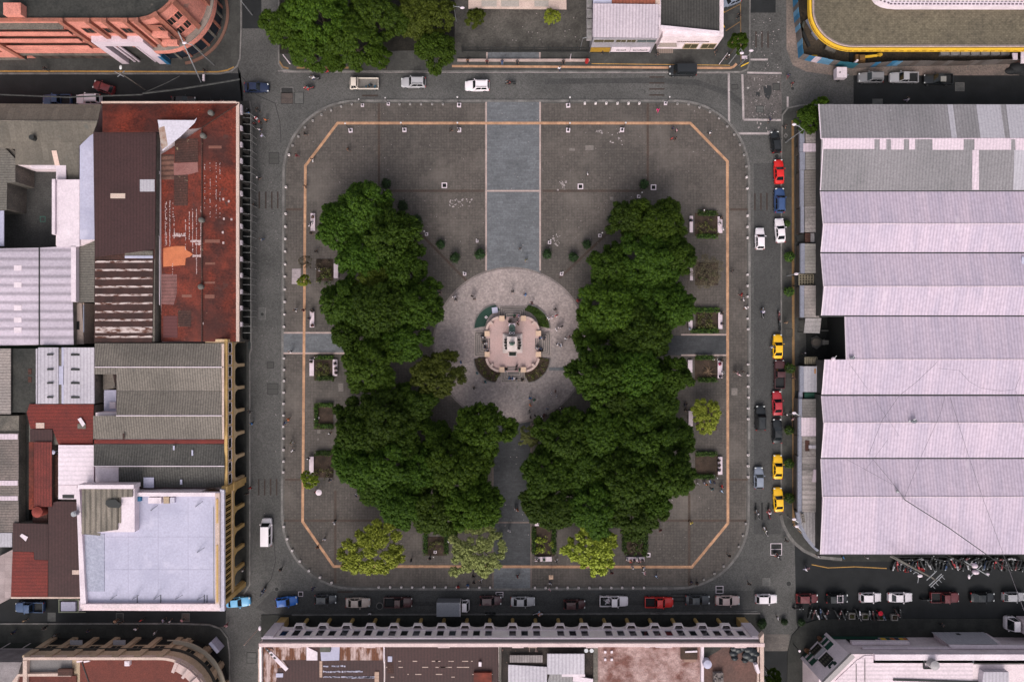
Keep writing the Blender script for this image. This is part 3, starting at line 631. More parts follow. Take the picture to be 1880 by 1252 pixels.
flatroof(b, R4(55,788,96,811), 6.6, maroon); flatroof(b, R4(62,811.5,95,930), 6.8, redv, 'long_roof'); flatroof(b, R4(53,811.5,61.5,935), 6.2, rust, 'side_roof'); flatroof(b, R4(96,835,106.5,930), 5.8, rustd, 'valley')
b = bthing('house', 'white flat sheet roof with a dark hatch beside the long narrow red roof', 140, 865)
walls(R4(107,818,172,915), 6.6, white2, b); flatroof(b, R4(107,817,172,890), 6.9, M('white ribbed sheet',(.72,.6,.66),(.64,.54,.6),.2,.7,stripe=(1,.8,.12),fine=.12))
flatroof(b, R4(107,890.5,141,916), 6.7, white2, 'lower_roof'); part('hatch', slope(MB(), R4(115,908,136,914.5), 6.7, .06, .06), dark, b)
m_ = MB(); x, y = P(100,829,6); m_.ball((x,y,6.6),.55,.42,.14); m_.cyl(x,y,5,6.5,.06); solid('satellite_dish', m_, lav, 'white satellite dish between the long red roof and the white roof', 'dish', smooth=True)
structure('back_alley', MB().prism(PL([(33,757),(53,757),(53,985),(36,985)],4), 0, 4), concd)
b = bthing('warehouse', 'long pale and brown banded sheet roof with white translucent rows, far west', 10, 900)
walls(R4(-90,762,34,1003), 5.8, conc, b)
fx = M('rusty pale ribbed sheet',(.24,.19,.175),(.14,.12,.112),.2,.85,stripe=(1,.46,.35),fine=.3)
flatroof(b, R4(-90,795,34,1003), 6, fx); flatroof(b, R4(-90,760,33,794), 5, concd, 'lower_roof')
for v, h_ in ((801,11),(886,10),(914,9)): part('skylight', slope(MB(), R4(0 if v < 810 else -60,v-.5*h_+1,33,v+.5*h_), 6, .06, .06), patchp, b)
flatroof(b, R4(-90,978,22,1004), 6.1, patchl, 'end_roof')
b = bthing('house', 'stepped maroon roof with one bright red corner and a white sheet on it', 80, 1020)
walls([(24,960),(88,960),(88,925),(147,905),(147,1097),(21,1097)], 6, conc, b)
flatroof(b, [(88.5,925),(105,920),(146,921),(148,1095),(88.5,1095)], 6.5, maroon)
flatroof(b, [(24,960),(88,962),(88,1028),(63,1027),(62,1013),(23,1012)], 6.3, maroon, 'side_roof')
flatroof(b, [(23,1012.5),(61.5,1013.5),(62.5,1027.5),(88,1028.5),(87.5,1095),(20,1095)], 6.3, red, 'red_roof')
flatroof(b, R4(20,1095.5,148,1098.5), 6.2, creamp, 'coping', .6)
part('loose_sheet', slope(MB(), [(37,983),(41,979),(52,985),(48,993)], 6.3, .05, .12), white2, b)
flatroof(b, R4(60,931,87,959), 5.4, rustd, 'lean_to'); part('hatch', slope(MB(), R4(133,1046,147,1054), 6.5, .06, .08), creamp, b)
m_ = MB(); x, y = P(68,940,7); m_.cyl(x,y,5.4,7,.95,n=18).cyl(x,y,7,7.35,.9,.25,18); solid('water_tank', m_, M('red tank',(.22,.04,.03)), 'round red water tank at the north edge of the stepped maroon roof', 'water tank', smooth=True)
b = bthing('boundary_wall', 'pale pink tiled wall top at the far west corner of the block', 10, 1055, 'wall')
part('wall', MB().prism(PL([(0,1020),(24,1008),(20,1095),(0,1108),(-40,1125),(-40,1040)],5), 0, 5), M('pink tile roof',(.42,.33,.33),(.34,.26,.26),.6,.85,brick=(1.2,1.2,.03,.75,0)), b)
# ---- white corner building with lavender terrace
b = bthing('corner_building', 'white corner building with a broad lavender blue flat roof and yellow arcade', 280, 1010)
part('wall', MB().prism([(-53.,-25.6),(-53.,-45.2),(P(150,0,9.4)[0]+.3,-45.2),(P(142,0,9.4)[0]+.3,-25.6)], 0, 8.9), whitew, b)
rf = part('roof', MB().prism(PL([(152,905),(398,905),(398,1112),(156,1112)],9.0), 8.9, 9.05), lav, b)
for u in (235,290,345): part('seam', MB().prism(PL(R4(u,914,u+.6,1104),9.05), 9.05, 9.062), M('membrane joint',(.36,.34,.44)), rf)
for v in (985,1045): part('seam', MB().prism(PL(R4(194,v,394,v+.6),9.05), 9.05, 9.066), MATS['membrane joint'], rf)
part('pipe', MB().tube([(*P(392,930,9.1),9.12),(*P(392,1100,9.1),9.12)], .06), steel, b)
part('roof_step', MB().prism(PL(R4(157,980,192,1085),9.05), 9.05, 9.14), M('dusk lavender coat',(.38,.38,.47),(.33,.33,.42),.2,.8), rf)
part('west_parapet', MB().prism(PL([(140,896),(146,896),(158,1108),(148,1112)],9.6), 0.2, 9.65), white2, b)
part('south_parapet', MB().prism(PL([(148,1108),(403,1108),(404,1116),(148,1116)],9.6), 8.7, 9.7).prism(PL([(152,1116),(404,1116),(404,1121),(152,1120)],9.2), 8.6, 9.25), M('pinkish white coping',(.72,.56,.6),(.62,.5,.52),.4,.8), b)
part('north_parapet', MB().prism(PL(R4(244,904,403,911),9.6), 8.7, 9.6), white2, b)
ep = MB().prism(PL(R4(395.5,905,403.5,1108),9.6), 8.7, 9.7); part('east_parapet', ep, creamp, b)
part('cornice', MB().prism(PL([(403.8,898),(411.5,900),(412,1121.5),(403.8,1121.5)],9.3), 8.8, 9.32), M('lavender ledge',(.5,.46,.55),None,.3,.8), b)
part('parapet_tiles', MB().prism(PL(R4(397.5,1000,400.5,1105),9.75), 9.7, 9.82).prism(PL(R4(397.5,915,400.5,960),9.75), 9.7, 9.82), ylw, b)
pr = part('penthouse', MB().prism(PL(R4(152,898,244,978),11), 9.0, 10.5), white2, b)
part('penthouse_roof', slope(slope(MB(), [(150,897),(243,897),(243,912),(216,913),(216,972),(150,981)], 10.8), R4(216.5,913,222,960), 10.6), M('striped old sheet',(.3,.25,.21),(.15,.13,.11),.6,.85,stripe=(0,.9,.45),fine=.3,stretch=(1.5,.3,1)), pr)
part('coping', MB().prism(PL(R4(143,889.5,246,897),11), 9, 11.1), white2, pr); part('sheet', slope(MB(), [(150,975),(185,978),(184,983),(150,980)],10.7,.05,.05), conc, pr)
m_ = MB(); x, y = P(139,942,10); m_.cyl(x,y,9.0,10.6,.45).cyl(x,y,10.6,10.7,.3); part('water_heater', m_, steel, b, True)
for i, (u, v) in enumerate(((222,1087),(262,1087),(301,1087),(341,1087),(381,1088),(381,1001),(378,917),(296,924))):
    a, c = P(u,v,9.1), P(u-19,v+13,9.1); part('brace', MB().beam((*a,10.3),(*c,9.1),.1,.1), M('grey brace',(.12,.12,.15)), b)
for u in (252,295,375,380): part('drain', MB().beam((*P(u,1092,9.1),9.1),(*P(u,1106,9.1),9.1),.12,.12), MATS['grey brace'], b)
for u0,v0,u1,v1,m in ((246,912,258,920,'blue paint'),(272,913,296,924,'white paint'),(300,912,310,924,'cream stucco'),(312,913,320,923,'lavender ledge'),(226,918,240,926,'dark iron')):
    part('roof_box', MB().prism(PL(R4(u0,v0,u1,v1),9.6), 9.05, 9.6), MATS[m], b)
part('tarpaulin', slope(MB(), [(195,918),(212,916),(224,926),(219,932),(200,931),(194,925)], 11, .1, .1), dark, b)
piersJ = [P(0,v)[1] for v in (887,925,962,999,1034,1068)]
def TJ(t, d, z): return (-49.05+d, t, z)
a_ = MB(); arcade(a_, TJ, piersJ, .6, 3.4, 4.6, 5.4, .6, 1.); part('arcade', a_, ylw, b)
part('frieze', bxT(MB(), TJ, piersJ[-1]-.3, piersJ[0], -.5, .15, 5.4, 5.9), ylwp, b)
part('upper_wall', bxT(MB(), TJ, piersJ[-1]-.3, piersJ[0], -4., -.05, 5.42, 8.78), ylw, b)
part('corner_pier', bxT(MB(), TJ, piersJ[-1]-.75, piersJ[-1]+.1, -.8, .25, 0, 8.8), ylw, b)
n_w = 17
for i in range(n_w):
    y0 = piersJ[0]-.3-i*(piersJ[0]-piersJ[-1])/n_w; y1 = y0-(piersJ[0]-piersJ[-1])/n_w
    window(b, TJ, y1+.3, y0-.12, 6.1, 8.4, ylw, -.06, M('dark blue grey glass',(.03,.034,.045),None,1,.2,fine=0))  # same dark blue grey glass in every upper window
# ================================================================ south arcade building
kwhite = M('rosy white limewash',(.93,.8,.8),(.85,.7,.71),.5,.8,fine=.12)
b = bthing('arcade_hall', 'long white arcade building with ochre columns, balconies and a row of windows', 940, 1190)
Y0 = -50.75
def TS(t, d, z): return (t, Y0+d, z)
cols = [(-417+i*41.8)*.1 for i in range(21)]
part('wall', MB().box(-42.3, Y0-24, 0, 42.3, Y0-4.2, 8.4), kwhite, b)
part('upper_wall', bxT(MB(), TS, -42.3, 42.3, -4.2, 0, 5.35, 8.6), kwhite, b)
a_ = MB()
for c0, c1 in zip(cols[:-1], cols[1:]):
    a, e = c0+.35, c1-.35; n = 10; pr = [(a+(e-a)*i/n, 2.95+1.15*math.sin(PI*i/n)**.7) for i in range(n+1)]
    for (x0,z0),(x1,z1) in zip(pr[:-1],pr[1:]):
        a_.add([TS(x0,0,z0),TS(x1,0,z1),TS(x1,0,5.35),TS(x0,0,5.35),TS(x0,-.6,z0),TS(x1,-.6,z1),TS(x1,-.6,5.35),TS(x0,-.6,5.35)], [(1,0,3,2),(4,5,6,7),(0,1,5,4)])
for c in cols: bxT(a_, TS, c-.35, c+.35, -.6, 0, 2.95, 5.35)
part('arcade', a_, kwhite, b)
part('string_course', bxT(MB(), TS, -42.3, 42.3, -.1, .14, 5.3, 5.45), white2, b)
for i, c in enumerate(cols):
    end = i in (0, 20)
    if end: part('corner_pier', bxT(MB(), TS, c-.75, c+.75, -1.2, .15, 0, 2.9), ylw, b); part('corner_buttress', bxT(MB(), TS, c-.85, c+.85, -.5, .3, 2.9, 8.6), white2, b)
    else:
        q = part('column', MB().cyl(c, Y0-.3, 0, 2.6, .33, .29, 12), M('ochre column stone',(.55,.36,.14),(.42,.27,.1),.8,.85,fine=.3), b, True)
        part('capital', MB().box(c-.42, Y0-.72, 2.6, c+.42, Y0+.12, 2.94), kwhite, q)
        bal = MB(); pts = [(c-.95,0),(c-.6,.8),(c+.6,.8),(c+.95,0)]
        bal.prism([(x,Y0+y) for x,y in pts], 4.25, 4.4)
        bal.strip([(x,Y0+y) for x,y in pts], .2, 4.4, 5.2); bal.beam((c,Y0-.2,3.2),(c,Y0+.6,4.3),.5,.3)
        bo = part('balcony', bal, kwhite, b); part('floor', MB().prism([(c-.84,Y0+.02),(c-.53,.68+Y0),(c+.53,.68+Y0),(c+.84,Y0+.02)], 4.4, 4.42), M('dark balcony floor',(.05,.04,.035),None,1,.9), bo)
gw = [M('grey shop glass',(.03,.035,.042),None,1,.15,fine=0), glass, hole]
skip = [(u-940)*.1 for u in (919,1005,1090)]
for i in range(1, 40):
    x = cols[0]+i*2.09
    if min(abs(x-s) for s in skip) < .9: continue
    lowb = i % 2 == 0
    window(b, TS, x-.56, x+.56, 4.6 if lowb and (i < 10 or i > 33) else 5.75, 7.7, white2, 0, gw[(i*7) % 3 if i < 20 else 1], False)
part('cornice', bxT(MB(), TS, -42.8, 42.8, -.12, .14, 8.5, 8.72), white2, b)
part('gutter', bxT(MB(), TS, -42.6, 42.6, -.55, -.12, 8.6, 8.68), M('dark gutter',(.22,.19,.18),None,1,.9,fine=.3), b)
par = MB()
bxT(par, TS, -43, 42.9, -1.15, -.55, 8.4, 9.4)
for i in range(20): 
    if i % 3 == 1: bxT(par, TS, -42+i*4.2, -40+i*4.2, -1.3, -1.15, 8.4, 9.42)
part('parapet', par, M('rosy white parapet',(.66,.5,.49),(.58,.43,.43),.5,.8,fine=.18,speck=[(.8,.74,(.36,.27,.25))]), b)
part('side_parapet', MB().prism(PL([(1395,1170),(1402,1162),(1403,1500),(1397,1500)],9.2), 8.2, 9.3).prism(PL(R4(1390,1186,1393,1500),9), 8.2, 9.1), creamp, b)
part('side_parapet', MB().prism(PL([(476,1180),(479.5,1180),(482,1500),(477,1500)],9.2), 0.2, 9.2), kwhite, b)
part('eave_pipe', MB().tube([(*P(475,v,9),9+.1*math.sin(v)) for v in range(1190,1330,8)], .1), creamp, b)
hS = 8.7
def ksec(pts, m, nm='roof', dz=0., t=.2): return part(nm, slope(MB(), pts, hS, t, dz), m, b)
ksec(R4(483,1184,704,1500), maroon); ksec([(500,1185),(562,1185),(562,1210),(512,1211)], rustw, 'peeling_sheet', .1); ksec(R4(624,1185,703,1211), rustw, 'peeling_sheet', .1)
ksec([(484,1186),(500,1190),(528,1222),(510,1226),(507,1252),(484,1252)], rustw, 'peeling_sheet', .09)
ksec([(563,1186),(583,1196),(583,1211),(563,1211)], white2, 'white_sheet', .12); ksec([(588,1186),(624,1186),(623,1211),(590,1212)], lav, 'lavender_sheet', .11)
ksec([(486,1188),(500,1196),(530,1226),(525,1231),(508,1214)], white2, 'hip_flashing', .16); ksec(R4(507,1235,520,1242), lav, 'loose_sheet', .14)
d_ = MB()
for u,v in ((489,1190),(493,1194),(498,1200),(504,1206)): slope(d_, [(u-2,v),(u+1,v-2),(u+4,v+1),(u+1,v+3)], hS, .05, .2)
part('hip_patch', d_, dark, b)
ksec(R4(587,1212,592,1242), M('peach timber',(.5,.34,.27),(.4,.26,.2),1,.8,fine=.2,stripe=(1,.5,.2)), 'plank', .15); ksec(R4(688,1232,696,1252), MATS['peach timber'], 'plank', .15)
fl = MB()
for vv, a, c, dn in ((1222,596,634,.5),(1232,594,668,.75),(1242,594,688,.95),(1243,640,688,.95)):
    u = a
    while u < c:
        if random.random() < dn: x, y = P(u,vv+random.uniform(-.6,.6),hS); fl.obox(x,y,hS+.02,hS+.06,random.uniform(.15,.5),random.uniform(.12,.3))
        u += random.uniform(1.6,3.4)
part('flaked_paint', fl, lav, b)['kind'] = 'stuff'
part('hatch_box', MB().prism(PL(R4(587,1188,606,1197),9.4), 8.7, 9.3), M('mossy metal',(.12,.12,.1),(.06,.06,.05),1,.8), b)
ksec(R4(704.5,1185,706.5,1213), white2, 'pipe', .3, .3)
ksec(R4(707,1184,915,1500), maroon, dz=.004); ksec(R4(712,1204,720,1214), lav, 'skylight', .08); ksec([(711,1214),(722,1214),(723,1235),(711,1235)], rustd, 'rust_sheet', .06)
ksec(R4(870,1232,903,1252), rust, 'lean_to', .5, .5); ksec(R4(916,1184,920,1500), conc, 'party_wall', .5, .8); ksec(R4(879,1213,884,1221), white2, 'vent', .4)
fl = MB()
for k in range(26):
    u, v = random.uniform(712,905), random.choice((1213,1213,1224,1237,1242)); x, y = P(u,v,hS); fl.obox(x,y,hS+.02,hS+.05,random.uniform(.2,1.2),.12)
part('flaked_paint', fl, creamp, b)['kind'] = 'stuff'
ksec(R4(920.5,1184,1095,1500), junk, dz=.006); ksec(R4(936,1200,996,1213), M('sooty sheet',(.33,.28,.28),(.13,.11,.11),.4,.85,stripe=(0,.45,.3),stretch=(1,.3,1)), 'sheet_roof', .5)
ksec([(933,1218),(1004,1222),(1004,1252),(933,1252)], metal, 'sheet_roof', .35); ksec(R4(1004,1195,1072,1232), metal, 'sheet_roof', 1.0); ksec(R4(1031,1232.5,1073,1237), white2, 'gutter', .9)
ksec([(1010,1232),(1030,1234),(1088,1244),(1088,1252),(1005,1252)], metalg, 'sheet_roof', .3); ksec([(1052,1237),(1088,1243),(1088,1251),(1051,1247)], white2, 'loose_sheet', .6)
for u, v in ((1076,1193),(1086,1193)): part('bucket', MB().cyl(*P(u,v,9),8.7,9.2,.35), steel, b, True)
part('railing', MB().beam((*P(970,1188,9.3),9.3),(*P(986,1188,9.3),9.3),.08,.08).beam((*P(972,1188,9.3),8.7),(*P(972,1196,9.3),9.3),.08,.08).beam((*P(984,1188,9.3),8.7),(*P(984,1196,9.3),9.3),.08,.08), creamp, b)
ksec(R4(1089,1184,1097,1500), conc, 'party_wall', .4, .6)
ksec(R4(1097.5,1177,1285,1500), dirtyp, dz=.008); ksec(R4(1286,1184,1291,1500), white2, 'party_wall', .45, .6)
for u, v in ((1111,1196),(1123,1196),(1111,1210),(1123,1210)): part('pad', MB().prism(PL(R4(u-2,v-2,u+2,v+2),8.8), 8.7, 8.95), white2, b)
for u in (1188,1208,1223): part('skylight', MB().prism(PL(R4(u-5,1181,u+5,1187),8.9), 8.7, 9.1), white2, b)
cg = MB(); x0,y0 = P(1248,1184,9); x1,y1 = P(1281,1216,9)
cg.prism(PL(R4(1250,1184,1280,1209),9.0), 8.7, 9.2); hp = part('sunken_shed', cg, M('brown shed',(.09,.05,.035),(.045,.03,.025),.8,.9,fine=.4), b)
part('pipe', MB().beam((*P(1258,1196,9.3),9.3),(*P(1280,1195,9.3),9.3),.25,.2), white2, hp); part('walkway', MB().prism(PL(R4(1256,1207,1278,1215),9), 8.7, 9.0), M('tan plank',(.33,.2,.16),None,1,.85,fine=.3), hp)
ksec(R4(1291.5,1178,1390,1500), redbr, dz=.01); ksec([(1292,1180),(1330,1180),(1322,1192),(1292,1210)], concd, 'stain_patch', .03, .04)
m_ = MB()
for u, v, r in ((1350,1190,.9),(1356,1192,.9),(1363,1189,.8),(1347,1199,.75),(1349,1208,.6),(1375,1192,.9),(1382,1197,1.),(1373,1203,1.),(1381,1208,.9),(1368,1212,.6),(1388,1200,.7)):
    x, y = P(u,v,9); m_.ball((x,y,8.9),r,r*.8,.45,8,5)
solid('tarpaulin', m_, M('crumpled black plastic',(.015,.018,.022),None,1,.4,fine=.3,bump=.1,fsc=2), 'crumpled black plastic sheeting on the red brown roof corner', 'tarpaulin', smooth=True)
x, y = P(1297,1216,9.2); m_ = MB().cyl(x,y,8.7,9.9,.72,n=16).cyl(x,y,9.9,10.05,.65,.2,16); solid('water_tank', m_, lav, 'round lavender white water tank on the red brown roof', 'water tank', smooth=True)
m_ = MB().prism(PL([(1384,1218),(1389,1216),(1394,1232),(1389,1234)],9.4), 8.8, 9.9); solid('roof_cabinet', m_, white2, 'white cabinet standing beside the east parapet of the red brown roof', 'cabinet')
m_ = MB().prism(PL(R4(1309,1233,1327,1252),9), 8.75, 9.4); 
for k in range(14): x, y = P(random.uniform(1309,1327),random.uniform(1233,1251),9.4); m_.ball((x,y,9.45),.2)
solid('rubble_heap', m_, M('rubble',(.12,.095,.085),(.3,.25,.25),1.5,.9,fine=.4), 'square heap of pale rubble at the south edge of the red brown roof', 'rubble')
# ================================================================ south west cream building with the rounded corner
b = bthing('corner_building', 'cream building with rounded corner, pilasters and a brick red flat roof', 250, 1200)
YL = P(0,1171)[1]; cx, cy = P(333,1257)
def curve(r, a0=90, a1=-10, n=14): return [(cx+r*math.cos(math.radians(a0+(a1-a0)*i/n)), cy+r*math.sin(math.radians(a0+(a1-a0)*i/n))) for i in range(n+1)]
xl = P(98,0)[0]; Rr = 8.6
base = [(xl,YL)]+curve(Rr)+[(cx+Rr,cy-14),(xl,cy-14)]
part('wall', MB().prism(base, 0, 6.9), cream, b)
def ring(mb, r, d, z0, z1, x0): return mb.strip([(x0, cy+r-d/2)]+[(x,y) for x,y in curve(r-d/2)]+[(cx+r-d/2,cy-14)], d, z0, z1)
part('cornice', ring(MB(), Rr+.35, .55, 4.7, 5.05, xl-.2), M('dark stone ledge',(.06,.052,.046),(.045,.04,.035),.8,.9,fine=.3), b)
part('parapet', ring(MB(), Rr+.1, .45, 6.9, 7.8, xl), creamp, b)
part('canopy', ring(MB(), Rr+1., .12, 2.95, 3.2, cx-1).strip(curve(Rr+.55), .8, 3.0, 3.06), M('cream canopy',(.4,.34,.27),None,1,.8), b)
part('roof', MB().prism([(P(147,0,7)[0],YL-.5)]+curve(Rr-.5)+[(cx+Rr-.5,cy-14),(P(147,0,7)[0],cy-14)], 6.9, 7.05), brickr, b)
part('terrace_floor', MB().prism([(xl+.4,YL-.5),(P(132,0,7)[0],YL-.5),(P(132,0,7)[0],P(0,1236,7)[1]),(xl+.4,P(0,1236,7)[1])], 6.9, 6.98), M('grey screed',(.22,.2,.2),(.17,.155,.155),.5,.9,fine=.25), b)
part('terrace_parapet', MB().box(xl-.05,YL-6.3,6.9,xl+.65,YL-.45,7.75).prism(PL([(22,1252),(34,1236),(132,1234),(132,1240),(36,1240),(30,1260)],7.4), 6.9, 7.6), creamp, b)
part('lower_roof', slope(MB(), [(33,1240.5),(140,1240),(140,1500),(20,1500)], 7.2), M('red clay roof',(.14,.035,.026),(.1,.028,.022),.4,.85,fine=.3), b)
part('lean_to', slope(MB(), R4(106,1228,133,1240), 7.7, .4), rustd, b); part('ridge_line', MB().beam((*P(150,1214,7.1),7.1),(*P(163,1252,7.1),7.1),.14,.1), dark, b)
for u0 in (140,153): part('vent', slope(MB(), [(u0,1213),(u0+10,1212),(u0+12,1214),(u0+1,1216)], 7.3, .2), white2, b)
pil = [xl+.3+i*3.85 for i in range(7)]
def TL(t, d, z): return (t, YL+d, z)
for x in pil: part('pilaster', bxT(bxT(MB(), TL, x-.5, x+.5, -.1, .28, 0, 4.7), TL, x-.6, x+.6, -.1, .3, 5.05, 7.5), cream, b)
for i, x in enumerate(pil[:-1]):
    part('shopfront', bxT(MB(), TL, x+.7, x+3.1, -.1, .04, 0, 2.7), hole, b)
    if i in (1,3): part('awning', bxT(MB(), TL, x+.8, x+3., .05, .9, 2.8, 2.95), M('grey awning',(.3,.28,.3)), b)
    window(b, TL, x+1., x+2.8, 3.3, 4.4, cream, .02, hole)
for a in (66,40,16):
    ca, sa = math.cos(math.radians(a)), math.sin(math.radians(a))
    T_ = lambda t, d, z, ca=ca, sa=sa: (cx+(Rr-.2+d)*ca-t*sa, cy+(Rr-.2+d)*sa+t*ca, z)
    part('shopfront', bxT(MB(), T_, -1.1, 1.1, 0, .3, 0, 2.8), hole, b); window(b, T_, -.75, .75, 3.3, 4.5, cream, .25, hole)
for a in (80,53,28,4):
    ca, sa = math.cos(math.radians(a)), math.sin(math.radians(a))
    T_ = lambda t, d, z, ca=ca, sa=sa: (cx+(Rr-.2+d)*ca-t*sa, cy+(Rr-.2+d)*sa+t*ca, z)
    part('pilaster', bxT(MB(), T_, -.4, .4, -.1, .45, 0, 4.7), cream, b)
cr = MB()
ringp = lambda r, a: (cx+r*math.cos(math.radians(a)), cy+r*math.sin(math.radians(a)))
for a0, a1 in ((22,38),(38,52),(52,68)): cr.prism([ringp(Rr-.1,a0+1),ringp(Rr-.1,a1-1),ringp(Rr-1.5,a1-1),ringp(Rr-1.5,a0+1)], 7.0, 8.1)
for a in (22,38,52,68): cr.prism([ringp(Rr+.15,a-2),ringp(Rr+.15,a+2),ringp(Rr-1.7,a+2),ringp(Rr-1.7,a-2)], 6.9, 8.5)
part('crest', cr, M('rosy crest stucco',(.6,.44,.42),(.5,.37,.35),.7,.85,fine=.25), b)
x, y = P(235,1216,7.4); part('fan_unit', MB().box(x-.42,y-.42,7.05,x+.42,y+.42,7.75).cyl(x,y,7.75,7.8,.3), white2, b)
x, y = P(341,1232,7.4); part('dish', MB().ball((x,y,7.6),.5,.4,.15).cyl(x,y,7.05,7.6,.05), steel, b, True)
solid('building', MB().prism(PL([(-90,1215),(40,1215),(33,1238),(20,1500),(-90,1500)],5), 0, 5), M('pale stained screed',(.3,.26,.27),(.2,.17,.175),.5,.9,fine=.25,speck=[(.5,.72,(.1,.09,.09))]), 'flat pale stained roof at the south west photo corner beside the parking lot', 'building')
m_ = MB().prism(PL(R4(388,1168,402,1176)), 0, 2.2); solid('kiosk', MB().obox(*P(403,1178),.12,2.3,2.3,.6,math.radians(-50)), lav, 'lavender white news kiosk at the rounded corner of the cream building', 'kiosk')
# ================================================================ north west salmon building
b = bthing('corner_building', 'tall salmon pink art deco block with rounded corner and marble portal', 200, 60)
YB = 50.8; YU = 51.8; HT = 14.4
cx2, cy2 = P(325,25)
def cv(r, a0=-90, a1=25, n=20): return [(cx2+r*math.cos(math.radians(a0+(a1-a0)*i/n)), cy2+r*math.sin(math.radians(a0+(a1-a0)*i/n))) for i in range(n+1)]
ru = cy2-YU; rb = cy2-YB
def outline(r, x0=-112.): return [(x0,cy2-r)]+cv(r)+[(cx2+r*.9,cy2+12),(x0,cy2+12)]
part('wall', MB().prism(outline(ru), 0, HT), pinkw, b)
part('roof', MB().prism(outline(ru-.5), HT, HT+.06), concd, b)
cvp = MB().strip([(-112,cy2-ru+.2)]+cv(ru-.2)+[(cx2+(ru-.2)*.9,cy2+12)], .4, HT, HT+.5); part('parapet', cvp, pinkd, b)
lg = MB().strip([(P(312,0)[0],cy2-rb+.55)]+cv(rb-.55)+[(cx2+rb*.9,cy2+12)], 1.15, 4.7, 6.0); part('ledge', lg, M('grey pink ledge',(.3,.24,.21),(.2,.17,.15),.5,.9,fine=.25), b)
part('fascia', MB().strip([(P(312,0)[0],cy2-rb-.03)]+cv(rb+.03)+[(cx2+rb*.9,cy2+12)], .1, 4.65, 5.75), pinkw, b)
sh = MB().strip([(P(312,0)[0],cy2-ru-.03)]+cv(ru+.03)+[(cx2+rb*.9,cy2+12)], .1, .3, 4.5); part('shopfront', sh, M('dark blue shopfront',(.02,.03,.045),(.012,.014,.02),.4,.4,fine=.3), b)
for a in range(-84,20,13):
    T_ = lambda t, d, z, a=a: (cx2+(ru+d)*math.cos(math.radians(a))-t*math.sin(math.radians(a)), cy2+(ru+d)*math.sin(math.radians(a))+t*math.cos(math.radians(a)), z)
    part('mullion', bxT(MB(), T_, -.22, .22, 0, .25, 0, 4.6), pinkd if a % 2 else conc, b)
part('step', MB().strip(cv(rb+.1,-80,20), .5, .1, .3), M('terracotta step',(.2,.1,.075),None,1,.9,fine=.25), b)
def TN(t, d, z): return (t, YU-d, z)
def fin(x, w=.75, d=.55, z0=6., z1=HT+.9, m=None, nm='fin'): part(nm, bxT(MB(), TN, x-w/2, x+w/2, -.2, d, z0, z1), m or pinkd, b)
for x in (-72.8,-68.5,-65.8,-62.4): fin(x)
for x in (-70.6,-67.1,-64.1): window(b, TN, x-.75, x+.75, 10.6, 12.2, pinkd, .02, hole); part('sill_band', bxT(MB(), TN, x-1.2, x+1.2, 0, .2, 7.2, 9.2), M('stained white band',(.5,.38,.37),(.33,.22,.2),.8,.85,fine=.25), b)
for a in (-84,-62,-38,-8):
    T_ = lambda t, d, z, a=a: (cx2+(ru+d)*math.cos(math.radians(a))-t*math.sin(math.radians(a)), cy2+(ru+d)*math.sin(math.radians(a))+t*math.cos(math.radians(a)), z)
    part('fin', bxT(MB(), T_, -.38, .38, -.2, .55, 6, HT+.9), pinkd, b)
for a in (-55,-45):
    T_ = lambda t, d, z, a=a: (cx2+(ru+d)*math.cos(math.radians(a))-t*math.sin(math.radians(a)), cy2+(ru+d)*math.sin(math.radians(a))+t*math.cos(math.radians(a)), z)
    for z0 in (7.6,10.7): window(b, T_, -.5, .5, z0, z0+1.7, pinkw, .03, hole)
for x in (-58.5,):
    for z0 in (8.,11.2): part('recess', bxT(MB(), TN, x-1.8, x+.9, -.05, .03, z0, z0+1.9), pinkd, b); window(b, TN, x+.1, x+.8, z0+.2, z0+1.6, pinkd, .04, hole); part('balcony', bxT(MB(), TN, x-1.8, x+.9, 0, .8, z0-1., z0-.1), pinkw, b)
for z0 in (7.1,9.7,12.3):
    bo = part('balcony', bxT(bxT(MB(), TN, -95, -73.2, .0, .95, z0-.9, z0-.75), TN, -95, -73.2, .8, .95, z0-.75, z0+.3), pinkw, b)
    part('floor', bxT(MB(), TN, -95, -73.2, .02, .8, z0-.75, z0-.73), conc, bo)
    for k in range(6):
        if z0 < 12: window(b, TN, -91+k*3.1, -89.6+k*3.1, z0+.6, z0+1.8, pinkd, .02, hole)
part('coping', bxT(MB(), TN, -112, -73.2, .0, 1.0, HT-.6, HT-.4), conc, b)
for x in (-80,-86,-91): part('roof_gable', MB().box(x-1.6,YU+.5,HT,x+1.2,YU+2.4,HT+1.4), pinkw, b)
part('rooftop_room', MB().box(-112,YU+4,HT,-84,cy2+10,HT+1.2), metalg, b)
part('tower', bxT(MB(), TN, -112, -87.6, 0, 1.0, 2.9, 11.5), pinkw, b); part('tower_ledge', bxT(MB(), TN, -112, -87.4, 0, 1.25, 2.3, 2.9), conc, b)
part('tower_fin', bxT(MB(), TN, -88.2, -87.4, 0, 1.25, 2.9, 12), pinkd, b)
for x in (-93.6,-91): window(b, TN, x, x+1.3, 5.4, 6.8, pinkd, 1.02, hole)
part('shop_canopy', bxT(bxT(MB(), TN, -87.4, -71.7, 0, .8, 4.2, 4.8), TN, -87.4, -71.7, .6, .95, 4.8, 6.), pinkw, b)
part('canopy_slab', bxT(MB(), TN, -87.4, -71.7, 0, .98, 3.6, 4.15), conc, b)
part('shutters', bxT(MB(), TN, -87.2, -71.8, 0, .05, .1, 3.5), M('rust shutter',(.1,.06,.05),(.05,.045,.04),.5,.8,stripe=(0,1.9,.5)), b)
